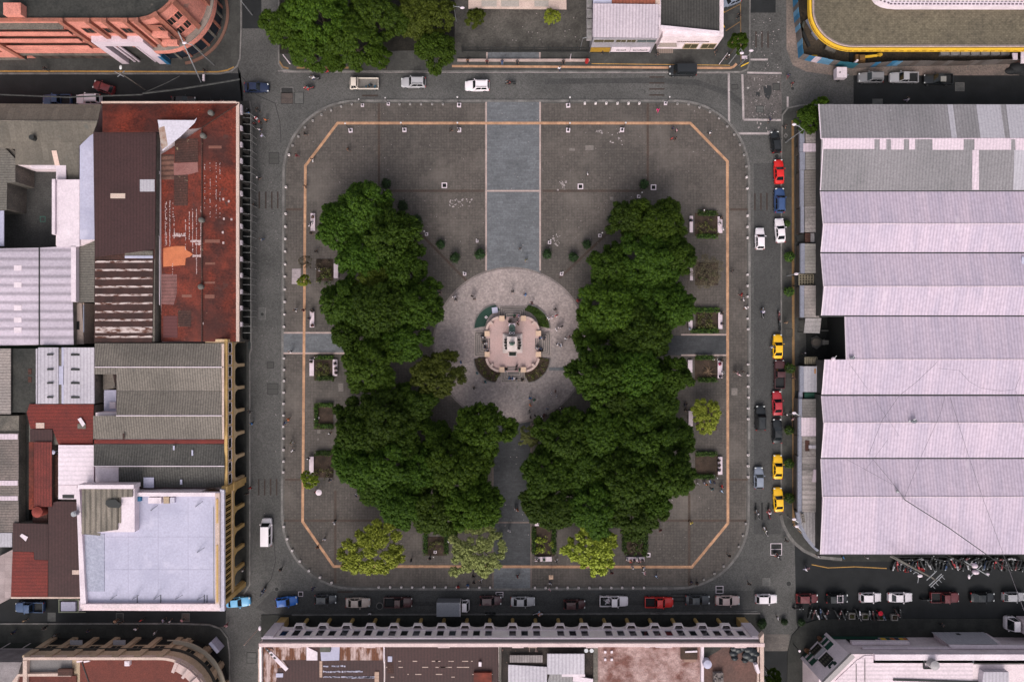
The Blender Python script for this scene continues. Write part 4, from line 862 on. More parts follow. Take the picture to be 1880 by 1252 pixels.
po = part('portal', bxT(bxT(bxT(MB(), TN, -71.5, -70.2, -.1, 1.05, 0, 7.6), TN, -64.6, -62.7, -.1, 1.05, 0, 7.6), TN, -71.5, -62.7, -.1, 1.05, 7.6, 9.3), marble, b)
for x in (-69.2,-68.4,-65.4): part('portal_column', MB().cyl(x, YU-.5, 0, 7.59, .22), marble, po)
part('portal_void', bxT(MB(), TN, -70.2, -64.6, -.05, .05, 0, 7.6), M('murky lobby',(.06,.055,.05),(.03,.028,.026),.6,.8), po)
part('blue_panel', bxT(MB(), TN, -63.3, -62.6, .3, 1.12, 0, 3.4), blue, b)
# ================================================================ north side
b = bthing('pavilion', 'low pinkish white kiosk roof with three recessed panels, behind the black fence', 950, 0)
walls([(861,-5),(1039,-5),(1040,-60),(860,-60)], 4, whitew, b); flatroof(b, [(860,16),(1040,17.5),(1040,-60),(860,-60)], 4.2, creamp)
for u0,u1 in ((884,912),(920,953),(981,1007)): part('roof_panel', slope(MB(), R4(u0,2,u1,13), 4.2, .06, .06), M('beige panel',(.36,.31,.28)), b)
b = bthing('shop', 'shop with pinkish zinc roof and yellow and white signs over the pavement', 1145, 60)
YF = P(0,98)[1]
def TF(t, d, z): return (t, YF-d, z)
xa, xb = P(1089,0,6.5)[0], P(1209,0,6.5)[0]
part('wall', MB().box(xa+.1,YF,0,xb-.1,YF+30,6.1), M('lavender grey wall',(.32,.29,.33),(.27,.245,.27),.4,.8), b)
rz = lambda u, v: 6.5+(70-v)*.012
part('roof', slope(MB(), [(1088,68),(1210,70),(1208,8.5),(1089,7)], rz), M('pinkish zinc sheet',(.52,.43,.48),(.42,.355,.4),.15,.65,stripe=(0,.56,.3),fine=.15), b)
part('back_roof', slope(MB(), [(1089,6.5),(1123,7),(1123,-200),(1089,-200)], 6.9), lav, b); part('rust_roof', slope(MB(), [(1123.5,7),(1203,8),(1203,-200),(1123.5,-200)], 6.9), M('orange rust sheet',(.3,.09,.055),(.24,.075,.05),.3,.85,stripe=(0,.6,.25)), b)
part('side_roof', slope(MB(), R4(1203.5,-200,1212,8), 6.9), creamp, b)
for t0, t1, gm in ((1091,1128,0),(1132,1150,0),(1152,1168,0),(1171,1205,1)):
    window(b, TF, (t0-940)*.1*.955, (t1-940)*.1*.955, 4.6, 5.6, metalg, 0, M('khaki glass',(.06,.052,.03),None,1,.2,fine=0) if not gm else M('teal grey glass',(.06,.075,.08),None,1,.2,fine=0))
def sign(x0, x1, z0, z1, m, marks=None):
    s = part('shop_sign', bxT(MB(), TF, x0, x1, .05, .3, z0, z1), m, b); part('sign_base', bxT(MB(), TF, x0, x1, .05, .34, z0-.32, z0-.02), dark, s)
    if marks:
        g = MB(); x = marks[0]
        while x < marks[1]:
            w = random.uniform(.12,.3); bxT(g, TF, x, x+w, .3, .33, z0+.55+random.uniform(-.08,.1), z0+.8+random.uniform(0,.2)); x += w+.09
        part('lettering', g, dark, s)
sign(14.2,17.7,1.2,2.5,M('mustard sign',(.36,.2,.025),(.3,.17,.02),.6,.6)); sign(17.9,21.3,1.2,2.7,white2,(18.9,20.4)); sign(21.4,24.9,1.2,2.7,white2,(21.9,24.2))
for k in range(4):
    x, y = P(1079,8+k*19,4.5); o = part('air_conditioner', MB().box(xa-.95,y-.85,4.1,xa-.05,y+.75,5.0), M('grimy unit casing',(.3,.27,.27),(.18,.165,.165),1.5,.8), b); part('fan', MB().cyl(xa-.5,y,5.0,5.04,.35), M('dirty fan',(.2,.19,.18)), o)
b = bthing('shop', 'white fronted shop with a dark speckled ribbed roof and slanted parapet', 1265, 50)
part('wall', MB().prism(PL([(1205,91),(1218,91),(1300,91),(1312,91),(1312,-200),(1205,-200)]), 0, 5.3), whitew, b)
part('roof', slope(MB(), [(1213,46),(1321,56),(1321,-200),(1213,-200)], 5.6), M('sooty ribbed roof',(.07,.064,.06),(.045,.042,.04),.2,.9,stripe=(0,.5,.35),fine=.25,speck=[(2.2,.78,(.42,.37,.37))]), b)
part('parapet', MB().prism(PL([(1209,53),(1321,62),(1321,58),(1213,47)],6), .1, 6.1), white2, b)
part('side_parapet', MB().prism(PL([(1207,53),(1213,46),(1214,-200),(1210,-200)],6), 5.2, 6.1), white2, b)
def TG(t, d, z): return (t, P(0,91.4)[1]-d, z)
for t0, t1 in ((31.2,33.6),(34.4,36.8)): window(b, TG, t0, t1, .6, 2.4, cream, .02, M('khaki glass',(.06,.052,.03),None,1,.2,fine=0))
part('porch_roof', MB().prism(PL([(1208,86),(1214,78),(1228,75.5),(1241,79),(1243,86)],2.6), 2.4, 2.7), M('beige porch',(.3,.25,.22)), b)
g = MB(); x = 29.6
while x < 35: w = random.uniform(.12,.3); bxT(g, TG, x, x+w, .0, .06, 3.1, 3.45); x += w+.1
part('lettering', g, M('grey lettering',(.22,.16,.16)), b)
part('ramp', MB().prism(PL([(1205,88),(1235,88),(1235,99),(1207,99)]), .12, .25), M('striped ramp',(.22,.17,.145),None,1,.85,stripe=(0,.4,.3)), b)
x, y = P(1208,41,6.5); part('roof_tank', MB().box(x-.35,y-.75,5.8,x+.35,y+.75,6.7), white2, b)
# ================================================================ north east building: brown pantiles, yellow fascia
b = bthing('pavilion', 'round cornered building with brown pantile roof and bright yellow fascia', 1690, 40)
def nec(o): return [(1485+o,-300),(1485+o,15)]+[(1566-(81-o)*math.cos(math.radians(a)), 17+(76-o)*math.sin(math.radians(a))) for a in range(6,90,6)]+[(1566,93-o),(2000,93-o),(2600,93-o),(2600,-300)]
hN = 5.2
part('roof', MB().prism(PL(nec(9.5), hN), hN-.3, hN), roofbr, b)
part('fascia', MB().strip([(x,y) for x,y in PL(nec(2.4), hN)[:-1]], .36, hN-.75, hN+.12), yelf, b)
part('gutter', MB().strip(PL(nec(8.4), hN)[:-1], .34, hN-.2, hN+.02), M('rosy grey gutter',(.33,.26,.25),(.2,.16,.155),.8,.8), b)
part('fascia_cap', MB().strip(PL(nec(6.6), hN)[:-1], .1, hN, hN+.2), creamp, b)
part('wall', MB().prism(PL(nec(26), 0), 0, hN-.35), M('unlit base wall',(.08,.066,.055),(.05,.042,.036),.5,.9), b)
vs_ = MB(); pth = PL(nec(0.2), hN)[:-1]
for i in range(3, len(pth)-1):
    a, c = Vector(pth[i]), Vector(pth[i+1]); n_s = max(1, int((c-a).length/1.3)); dr = (c-a).normalized(); 
    if i == len(pth)-2: n_s = min(n_s, 36)
    for k in range(n_s):
        q = a+dr*(k+.5)*((c-a).length/n_s if i < len(pth)-2 else 1.3); vs_.obox(q.x, q.y, hN-.4, hN-.25, .7, .06, math.atan2(dr.y,dr.x))
part('fascia_slots', vs_, M('amber slot',(.25,.12,.01)), b)
def drm(o): return [(1605+o*.8,-200),(1607+o*.8,-8),(1614+o*.5,1-o*.3),(1624,6.5-o),(1636,9.5-o),(1650,10.8-o),(2600,12-o)]
dr = part('clerestory', MB().prism(PL(drm(0)+[(2600,-200)], 6.6), 5.2, 6.6), white2, b)
sl = MB()
for i in range(52):
    u = 1636+i*7.2; v = 9.6+(u-1640)*.0012
    x, y = P(u,v-1.9,6.6); sl.obox(x,y,6.6,6.64,.42,.26); x, y = P(u+2,v-6.6,6.6); sl.obox(x,y,6.6,6.64,.4,.16)
for u, v in ((1611,-4),(1617,.5),(1624,3.5),(1631,5.8)): x, y = P(u,v,6.6); sl.obox(x,y,6.6,6.64,.36,.3,-.5)
part('perforation', sl, M('plum shadow slot',(.13,.085,.11)), dr)
part('clerestory_roof', MB().prism(PL([(1640,-1),(2600,1),(2600,-200),(1640,-200)],6.8), 6.6, 6.75), creamp, dr)
# blue construction hoarding, each sheet its own part
fe = bthing('hoarding', 'patchwork blue and grey construction hoarding around the dirt lot', 1470, 80, 'fence')
pc = {'b': blue, 'l': M('faded light blue sheet',(.12,.27,.42),(.09,.2,.31),.8,.6), 'g': M('grey brown sheet',(.15,.125,.118),(.11,.095,.092),.6,.8,stripe=(0,.4,.2)), 'w': patchp, 't': M('teal sheet',(.02,.11,.15)), 'd': M('brown sheet',(.11,.085,.075),(.08,.065,.06),.6,.85,stripe=(0,.4,.2))}
def fence_run(pts, seq, h=2.1):
    tot = 0; k = 0
    P2 = [Vector(P(*p)) for p in pts]
    segs = [(a, c, (c-a).length) for a, c in zip(P2[:-1], P2[1:])]; L = sum(s[2] for s in segs); n = len(seq)
    def at(d):
        for a, c, l in segs:
            if d <= l+1e-6: return a+(c-a)*(d/l)
            d -= l
        return segs[-1][1]
    for i, ch in enumerate(seq):
        a, c = at(L*i/n), at(L*(i+.985)/n); dv = c-a
        part('sheet', MB().obox((a.x+c.x)/2,(a.y+c.y)/2,0,h+random.uniform(-.12,.1),dv.length,.07,math.atan2(dv.y,dv.x)+random.uniform(-.03,.03)), pc[ch], fe)
fence_run([(1453,-60),(1457,30),(1464,84),(1466,108)], 'bbbbbbbbglbglgglbb')
fence_run([(1466,108),(1486,113),(1530,121),(1566,126)], 'gbwllgttt')
fence_run([(1566,126),(1640,121),(1760,121),(1868,117)], 'gggbggblggdgggddgddddgdgggdddd')
part('post', MB().cyl(*P(1561,122),0,2.6,.2), white2, fe)
m_ = MB(); 
for k in range(7): m_ = MB().prism(PL(R4(1723+k*18.4,98.5,1739+k*18.4,104)), 0, .7); solid('concrete_block', m_, M('pale concrete block',(.3,.28,.28),(.22,.2,.2),.8,.85), 'one of seven pale concrete blocks lined up under the yellow fascia', 'concrete block', 'concrete blocks lined up in the dirt lot')
m_ = thing('digger', 'small yellow construction machine on the bare dirt behind the blue hoarding', 'digger', P(1590,107))
x, y = P(1574,112); part('cab', MB().box(x-.9,y-.9,.3,x+.9,y+.7,1.1).box(x-.3,y-.5,1.1,x+.6,y+.4,1.6), M('machine amber',(.25,.12,.03),(.1,.06,.03),1,.7), m_)
x, y = P(1575,107); part('track', MB().box(x-1.6,y-1.4,.02,x+1.7,y+.9,.3), dark, m_)
part('arm', MB().beam((*P(1579,110),1.1),(*P(1601,109),1.5),.35,.35).beam((*P(1601,109),1.5),(*P(1611,103),.6),.4,.3), yelf, m_); part('bucket', MB().ball((*P(1612,103),.5),.6,.4,.4), yelf, m_)
for i, (u0,v0,u1,v1,w,m) in enumerate(((1468,52,1484,88,.5,'dark iron'),(1480,38,1492,58,.6,'blue grey gutter metal'),(1490,60,1500,74,.5,'blue grey gutter metal'),(1514,89,1532,96,.7,'weathered concrete'),(1474,42,1470,60,.4,'mossy metal'),(1488,105,1498,105,.25,'bright yellow fascia'))):
    solid('beam', MB().beam((*P(u0,v0),.35),(*P(u1,v1),.35),w,.4), MATS[m], ['long black beam','blue grey girder','short blue grey girder','pale concrete beam','mossy plank','yellow bar'][i]+' lying on the dirt by the round yellow corner', 'beam')
b = bthing('shed', 'rusty shed with a pale roof at the east end of the dirt lot', 1870, 108)
part('wall', MB().prism(PL(R4(1858,98,1900,118)), 0, 2.4), rustd, b); part('roof', MB().prism(PL([(1858,98),(1868,98),(1868,110),(1860,110)],2.5), 2.4, 2.55), patchp, b); part('side_roof', MB().prism(PL(R4(1874,92,1900,117),2.5), 2.4, 2.6), white2, b)
solid('debris_heap', MB().ball((*P(1868,125),0),1.6,1.3,.9).ball((*P(1856,131),0),1.2,.7,.5).ball((*P(1876,131),0),1.,.9,.6), M('black debris',(.02,.02,.022),None,1,.7,fine=.4), 'black debris heap in the road at the hoarding end', 'debris', smooth=True)
# ================================================================ market hall
b = bthing('market_hall', 'big market hall of five lilac gable roofs and one grey gable, in rows', 1690, 600)
def wallm(v0, v1, u0, h=6.6): part('wall', MB().prism(PL([(u0+4,v0+1),(2600,v0+1),(2600,v1-1),(u0+4,v1-1)],h), 0, h), M('dark grey hall wall',(.05,.045,.043),(.03,.028,.028),.8,.9), b)  # mottled dark grey over the whole hall wall
wallm(192,580,1508); wallm(581,725,1553); wallm(661,725,1510); wallm(725,1016,1508)
gr = [((1503,1507),192,255,(1508,1506),255,350,mktg,'grey'),((1506,1511),352,411,(1511,1507),411,463,mktn,''),((1507,1512),465.5,526,(1512,1508),526,579,mktn,''),((1551,1553.5),581.5,660,(1514,1509),660,724,mktn,''),((1508,1512),727,776,(1512,1508),776,840,mktn,''),((1507,1510),842.5,912,(1510,1506),912,1017,mktn,'')]
for (ua,ub),v0,v1,(uc,ud),v2,v3,m,lb in gr:
    hA, hB = 7.0, 8.1
    g = MB(); slope(g, [(ua,v0),(2600,v0),(2600,v1),(ub,v1)], lambda u, v: hA+(hB-hA)*(v-v0)/(v1-v0))
    slope(g, [(uc,v2+.2),(2600,v2+.2),(2600,v3),(ud,v3)], lambda u, v: hB-(hB-hA)*(v-v2)/(v3-v2))
    q = part('gable_roof', g, m, b, label='grey weathered gable roof with pale patches' if lb else None)
    part('ridge_cap', MB().strip(PL([(ub,v1),(2600,v1)],hB), .2, hB+.0, hB+.06), patchp, q)
    x, y = P(ua,v0,hA); xr, yr = P(ub,v1,hB); x2, y2 = P(ud,v3,hA)
    part('gable_edge', MB().beam((x,y,hA+.02),(xr,yr,hB+.04),.16,.12).beam((max(x2,P(uc,v2,hB)[0]-9),P(uc,v2,hB)[1],hB+.04),(x2,y2,hA+.02),.16,.12), white2, q)
    if lb:
        sN = lambda u, v: hA+(hB-hA)*(v-192)/63
        sS = lambda u, v: hB-(hB-hA)*(v-255)/95
        for pts, f_, mm in (([(1739,192.5),(1749,192.5),(1757,254),(1747,254)],sN,patchl),([(1792,192.5),(1836,192.5),(1845,254),(1800,254)],sN,patchl),([(1847,192.5),(1900,192.5),(1900,254),(1854,254)],sN,patchl),
              (R4(1510,256,1605,274),sS,patchp),(R4(1615,256,1627,275),sS,patchp),(R4(1636,256,1659,275),sS,patchp),(R4(1669,256,1680,275),sS,patchp),(R4(1712,256,1769,275.5),sS,patchp),(R4(1789,256,1856,275.5),sS,patchp),(R4(1864,256,2000,276),sS,patchp),
              (R4(1785,276,1797,349),sS,patchp),([(1862,276),(2000,276),(2000,349),(1860,349)],sS,patchl)):
            part('sheet', slope(MB(), pts, f_, .04, .03), mm, q)
for v in (351,464.2,580.2,725.5,841.2): part('gutter', MB().strip(PL([(1507 if v != 580.2 else 1509,v),(2600,v)],6.95), .3, 6.6, 6.98), dark, b)
part('eave_trim', MB().strip(PL([(1506,1018.2),(2600,1018.2)],7), .2, 6.5, 6.96), dark, b)
part('end_wall', MB().prism(PL([(1553,581),(1556,581),(1556,660),(1553,660)],7), 0, 6.9), hole, b)
part('skylight', slope(MB(), R4(1875,472,1900,486), 7.2, .1, .15), lav, b)
for k, (pts, r) in enumerate(([[(1555,843),(1640,890),(1659,915)],.05],[[(1596,833),(1618,772),(1650,726),(1684,700),(1719,668),(1723,663)],.05],[[(1723,676),(1760,680),(1778,700),(1800,712),(1840,718),(1866,715),(1874,690)],.05],[[(1602,842),(1646,896),(1661,916)],.06],[[(1661,913),(1690,838),(1725,760),(1735,727)],.045],[[(1745,730),(1775,830),(1806,922),(1880,1120)],.05],[[(1866,718),(1868,740),(1880,790)],.05],[[(1559,667),(1600,725),(1650,800)],.035],[[(1590,885),(1588,862),(1630,805)],.035])):
    solid('cable', MB().tube([(*P(u,v,8.6),8.55+.25*math.sin(i)) for i,(u,v) in enumerate(pts)], r*.55, 5), M('grey cable',(.16,.14,.16)), ['thin cable from the hall corner to the roof pole','long cable curving over three lilac roofs','cable looping like a wave over one lilac roof','cable running up to the roof pole','cable rising north from the roof pole','long slack cable crossing the east part of the roofs','short cable at the photo edge over the hall','faint cable across the fourth and fifth roof','faint cable left of the roof pole'][k], 'cable')
pw = thing('power_line', 'thick dark cable with a pole bracket sloping over the last lilac roof', 'cable', (*P(1659,916,8.3),0))
part('wire', MB().tube([(*P(1659,916,8.6),8.7),(*P(1740,967,8.6),8.5),(*P(1812,1018,8.6),8.6),(*P(1860,1052,8.6),8.4)], .07), dark, pw); part('bracket', MB().tube([(*P(1659,916,8.2),8.0),(*P(1659,916,8.9),8.9)], .07).ball((*P(1649,902,8.6),8.4),.3), steel, pw)
m_ = thing('roof_antenna', 'grey dish like bracket sitting on the fifth lilac ridge', 'antenna', (*P(1675,773,8.2),0)); part('arm', MB().beam((*P(1668,774,8.2),8.25),(*P(1680,769,8.5),8.7),.14,.14), steel, m_); part('dish', MB().ball((*P(1677,773,8.3),8.5),.6,.35,.2), M('slate grey',(.14,.14,.16)), m_, True)
m_ = thing('roof_antenna', 'two small dishes on thin masts at the corner of the fourth lilac roof', 'antenna', (*P(1545,658,8.2),0)); part('dish', MB().ball((*P(1530,659,8.4),8.4),.4,.35,.2), patchp, m_, True); part('dish', MB().ball((*P(1565,657,8.4),8.4),.5,.3,.2), M('slate grey',(.14,.14,.16)), m_, True); part('mast', MB().beam((*P(1524,667,8),7.6),(*P(1534,653,8.6),9),.06,.06).beam((*P(1560,662,8),8),(*P(1568,652,8.6),9),.06,.06), steel, m_)
# ---- stalls along the west side of the market
def stall(label, v0, v1, rm, u0=1479, u1=1504, gu=(1468,1478), gv=None, h=3.2):
    s = bthing('market_stall', label, (u0+u1)/2, (v0+v1)/2, 'stall')
    walls(R4(u0-4,v0,u1,v1), h, M('stall front',(.12,.09,.075),(.06,.05,.045),.7,.85,fine=.3), s)
    part('roof', slope(MB(), R4(u0,v0+.4,u1,v1-.4), lambda u, v: h+.1+(u-u0)*.012), rm, s)
    if gu: 
        g0, g1 = gv or (v0, v1); part('gutter', MB().prism(PL(R4(gu[0],g0+.2,gu[1],g1-.2),h), h-.5, h), gut, s)
        part('shop_front', MB().prism(PL(R4(gu[0]-3,g0+1,gu[0]+1,g1-1)), .12, h-.6), M('cluttered stall front',(.16,.1,.07),(.05,.045,.05),1.2,.85,fine=.4), s)
    return s
stall('northmost market stall with cracked grey roof beside the leafy tree', 228, 263, stallr, gu=(1468.5,1477))
stall('market stall with a clean white sheet roof, near the leafy tree', 263, 279, patchp, 1475, 1503, (1468.5,1475))
stall('market stall with plain grey ribbed roof across from the red car', 279, 312, M('plain grey ribs',(.27,.24,.23),(.2,.18,.172),.25,.85,stripe=(1,.5,.2)), gu=(1469,1478))
stall('market stall with brown grey roof across from the blue car', 312, 379, M('brown grey ribs',(.2,.172,.16),(.14,.12,.112),.25,.85,stripe=(1,.5,.2),speck=[(.8,.7,(.09,.08,.075))]), 1477, 1504, (1469.5,1476))
stall('market stall with sooty pink roof and antenna wires on it', 379, 427, stallr, 1478, 1505, (1470.5,1476.5))
b = bthing('market_stall', 'dark half open market stall with a rust red roof square', 1490, 436, 'stall')
part('awning', MB().prism(PL([(1462,434),(1476,428),(1476,446),(1465,443)],2.6), 2.4, 2.6), M('black awning',(.02,.02,.02)), b); part('roof', slope(MB(), R4(1478,428,1488,445), 3.), rustd, b); part('side_roof', slope(MB(), R4(1488.5,428,1506,445), 3.), metalg, b); part('frame', MB().prism(PL(R4(1478,428,1506,446),2.8), 0, 2.7), dark, b)
stall('single grey market stall standing north of the pergola grid', 447, 502, M('worn stall ribs',(.3,.27,.25),(.2,.18,.17),.3,.85,stripe=(1,.6,.2),stretch=(.5,1.5,1)), 1478, 1507, (1470,1477.5))
def pergola(label, u0, v0, u1, v1, nx, ny):
    s = thing('pergola', label, 'pergola', P((u0+u1)/2,(v0+v1)/2)); g = MB()
    for i in range(nx+1): u = u0+(u1-u0)*i/nx; g.beam((*P(u,v0,2.9),2.9),(*P(u,v1,2.9),2.9),.22,.14)
    for j in range(ny+1): v = v0+(v1-v0)*j/ny; g.beam((*P(u0,v,2.9),2.75),(*P(u1,v,2.9),2.75),.22,.14)
    part('lattice', g, M('weathered lattice',(.21,.175,.125),(.14,.12,.09),1,.85), s)
    for u in (u0,u1):
        for v in (v0,v1): part('post', MB().cyl(*P(u,v,2.8),0,2.75,.09), dark, s)
pergola('brown lattice pergola over the dark gap north of the fifth kerb bush', 1467, 504, 1493, 523, 5, 4)
structure('stall_gap', MB().flat(PL(R4(1466,503,1516,524)), .127), hole)
stall('grey market stall facing two kerb bushes south of the pergola', 524, 583, M('stained stall ribs',(.33,.28,.27),(.2,.175,.168),.3,.85,stripe=(1,.6,.2)), 1477, 1504, (1469.5,1476.5))
b = bthing('market_stall', 'skewed pale grey canopy roof at the edge of the dark sunken yard', 1492, 598, 'stall')
part('roof', slope(MB(), [(1479,584),(1508,584),(1505,612),(1476,611)], 3.4), M('pale canopy sheet',(.37,.33,.33),(.3,.27,.27),.3,.85,stripe=(1,.8,.15)), b)
for u, v in ((1480,586),(1506,586),(1504,610),(1478,609)): part('post', MB().cyl(*P(u,v,3.2),0,3.25,.08), dark, b)
structure('sunken_yard', MB().flat(PL([(1478,585),(1556,581),(1556,662),(1480,662)]), .128), M('dark yard floor',(.024,.024,.022),(.014,.014,.014),.5,.9,fine=.4,speck=[(1.,.7,(.05,.05,.046))]))
f_ = thing('fountain', 'round stone basin with a pale causeway in the dark yard beside the hall', 'fountain', P(1496,628)); x, y = P(1496,628)
part('basin', MB().cyl(x,y,.12,.75,.75,n=20).cyl(x,y,.75,.8,.6,n=20), M('brown basin stone',(.16,.13,.11),(.1,.085,.075),1,.85), f_, True)
part('plinth', MB().prism(PL([(1489,620),(1498,616),(1508,624),(1512,622),(1512,634),(1507,633),(1498,641),(1490,636)]), .12, .45), M('slab grey',(.09,.085,.08)), f_)
part('causeway', MB().prism(PL([(1508,624.5),(1553,626.5),(1553,630),(1508,633)]), .14, .6), M('pale slab path',(.26,.235,.21),None,.6,.85,brick=(.8,3,.03,.7,0)), f_)
part('rim', MB().strip(PL([(1507,607),(1530,607),(1530,640),(1530,655)]), .2, .128, .5), M('slab rim',(.13,.125,.12)), f_)
b = bthing('kiosk', 'dark grey flat box roof against the hall wall in the sunken yard', 1547, 625); part('wall', MB().prism(PL(R4(1539,601,1552,651)), .1, 2.), dark, b); part('roof', MB().prism(PL(R4(1539,636,1552,651),2.1), 2., 2.1).prism(PL(R4(1539,601,1552,612),2.1), 2., 2.1), metalg, b)
pergola('small steel lattice pergola just north of the orange patched stall', 1478, 656, 1500, 668, 6, 3)
s = stall('market stall with an orange tarp patch on its pale roof', 672, 720, patchl, 1476, 1509, (1468.5,1475.5)); part('tarp_patch', slope(MB(), R4(1495,677,1508.5,686), 3.5, .04, .06), M('orange tarp',(.5,.2,.03)), s)
b = bthing('market_stall', 'narrow market stall with a dark green sheet roof', 1492, 726, 'stall'); part('wall', MB().prism(PL(R4(1478,721,1504,731),3), 0, 2.8), dark, b); part('roof', slope(MB(), R4(1477,721,1504,731), 3.), green, b); part('gutter', MB().prism(PL(R4(1468,720,1474,732),3), 2.4, 2.9), gut, b)
stall('dark grey market stall behind the street lamp by the red sedan', 732, 766, M('sooty stall ribs',(.2,.18,.175),(.13,.115,.112),.3,.85,stripe=(1,.5,.2)), 1473, 1507, (1467,1472.5))
stall('market stall with a bright pinkish roof beside the black sedan', 766, 801, patchp, 1471.5, 1509, (1466,1471))
s = stall('market stall with a brown roof opening and grimy sheets', 801, 838, stallr, 1473, 1506, (1466,1472)); part('roof_opening', slope(MB(), R4(1478,808,1503,828), 3.4, .04, .06), rustd, s); part('sheet', slope(MB(), R4(1484,817,1504,823), 3.5, .05, .15), metal, s); part('sheet', slope(MB(), R4(1499,808,1504,816), 3.5, .05, .15), lav, s)
s = stall('longest market stall, streaked white and grey, with a loose pink sheet', 838, 940, M('streaked stall sheet',(.42,.36,.35),(.17,.15,.145),.35,.85,stripe=(1,.9,.3),stretch=(.4,1.3,1),speck=[(.6,.68,(.1,.09,.088))]), 1473, 1505, (1465,1472)); part('loose_sheet', slope(MB(), [(1493,861),(1504.5,862),(1501,884.5),(1490,884)], 3.5, .05, .2), patchp, s)
b = bthing('market_stall', 'southmost market stall with a curved kerbside edge and grey roof', 1490, 975, 'stall')
part('roof', slope(MB(), [(1468,940),(1505,940),(1505,1008),(1497,1003),(1483,985),(1473,965)], 3.3), metalg, b); part('wall', MB().prism(PL([(1469,941),(1504,941),(1504,1006),(1497,1001),(1484,984),(1474,965)],3.1), 0, 3.1), dark, b)
part('gutter', MB().strip(PL([(1465,940),(1470,965),(1480,985),(1495,1003),(1503,1010)],3.1), .7, 2.6, 3.1), gut, b)
for k in range(4): part('roof_box', MB().prism(PL(R4(1471+k*.9,943+k*4.4,1475+k*.9,946+k*4.4),3.5), 3.3, 3.7), M('tan box',(.22,.19,.17)), b)
# ================================================================ south east building
b = bthing('bank_building', 'white building with chamfered corner, green trim and louvred grilles', 1600, 1210)
A_, B_ = Vector(P(1512,1164)), Vector(P(1473,1203)); dv = (B_-A_); Lc = dv.length; dv.normalize(); nv = Vector((dv.y,-dv.x)) if Vector((dv.y,-dv.x)).dot(A_) < 0 else Vector((-dv.y,dv.x))
YM = A_.y
part('wall', MB().prism([(A_.x,A_.y-.5),(150,YM-.5),(150,YM-30),(B_.x,YM-30),(B_.x,B_.y-.1)], 0, 6.8), whitew, b)
def TC(t, d, z): return (A_.x+dv.x*t+nv.x*d, A_.y+dv.y*t+nv.y*d, z)
fac = part('chamfer_wall', bxT(MB(), TC, -.6, Lc+.6, -.5, 0, 0, 9.0), M('lilac white render',(.82,.69,.74),(.7,.58,.63),.4,.8,fine=.15), b)
part('chamfer_parapet', bxT(MB(), TC, -.9, Lc+.9, -.7, .12, 8.8, 9.3), M('grey coping',(.36,.32,.32)), b)
for t0 in (0.0,Lc-1.6):
    part('green_panel', bxT(bxT(MB(), TC, t0, t0+1.6, 0, .05, .2, 4.), TC, t0+.2, t0+1.3, .05, .06, .5, .8), green, b)
    for z0 in (.9,2.3): part('white_bar', bxT(MB(), TC, t0+.1, t0+1.5, .05, .09, z0, z0+.45), white2, b)
for z0, m in ((.8,1),(4.2,1)):
    g_ = part('grille', bxT(MB(), TC, 1.9, 4.0, 0, .12, z0, z0+2.6), M('grille black',(.016,.015,.014)), b)
    for k in range(4):
        part('louvre', bxT(bxT(MB(), TC, 2.05+k*.5, 2.4+k*.5, .12, .15, z0+.5, z0+1.05), TC, 2.05+k*.5, 2.4+k*.5, .12, .15, z0+1.5, z0+2.1), M('olive louvre',(.075,.065,.05)), g_)
part('awning', bxT(MB(), TC, 1.7, 4.2, .05, .7, 3.5, 3.7), M('grey awning',(.3,.28,.3)), b)
part('emblem', bxT(bxT(bxT(MB(), TC, 2.2, 3.5, 0, .1, 7.0, 7.5), TC, 2.0, 2.6, 0, .1, 7.5, 8.2), TC, 3.2, 3.6, 0, .1, 7.4, 7.9), M('deep green emblem',(.012,.03,.025)), b)
def TM(t, d, z): return (t, YM-.4+d, z)
xm0 = A_.x+.5
part('green_base', bxT(MB(), TM, xm0-.2, 72, 0, .1, 0, 1.1), green, b); part('shop_void', bxT(MB(), TM, xm0+3, 66, 0, .04, 1.2, 2.6), hole, b)
part('canopy', bxT(MB(), TM, xm0+3, 71, 0, .55, 2.7, 3.4), M('lilac white render',(0,0,0)), b); part('string_course', bxT(MB(), TM, xm0+4, 150, 0, .35, 4.6, 5.2), white2, b)
part('parapet', bxT(MB(), TM, xm0+5, 150, -.9, .12, 6.5, 7.4), white2, b); part('gutter', bxT(MB(), TM, xm0+5, 150, -1.6, -.9, 6.6, 6.9), M('slate gutter',(.13,.13,.15)), b)
sg = part('shop_sign', bxT(MB(), TM, 66.5, 71.5, .05, .35, 1.2, 2.6), M('sign board',(.3,.27,.33)), b)
g = MB(); g.cur = 0
for k, (t0, t1, mi) in enumerate(((66.7,67.6,0),(67.7,68.4,1),(68.5,69.2,2),(69.3,70,3),(70.1,70.8,0),(70.9,71.4,2))): g.cur = mi; bxT(g, TM, t0, t1, .35, .38, 1.4, 2.4)
part('sign_picture', g, [yelf, green, M('sign orange',(.5,.15,.04)), M('sign night',(.03,.03,.06))], sg)
part('roof', slope(MB(), [(1588,1203),(1786,1203),(1786,1500),(1530,1500),(1534,1249),(1573,1212)], 6.9), M('pinkish white ribs',(.7,.57,.62),(.6,.49,.53),.2,.7,stripe=(1,.72,.15),fine=.15), b)
part('roof_seam', MB().beam((*P(1572,1218,7),7),(*P(1572,1300,7),7),.08,.06).beam((*P(1588,1210,7),7),(*P(1588,1300,7),7),.08,.06).beam((*P(1640,1247,7),7),(*P(1800,1252,7),7),.3,.2), dark, b)
part('dark_roof', slope(MB(), R4(1788,1203,2600,1219), 6.9), M('dirty grey ribs',(.12,.105,.1),(.085,.075,.072),.3,.85,stripe=(1,.8,.3)), b); part('yard_roof', slope(MB(), R4(1788,1219.5,2600,1500), 6.2), junk, b)
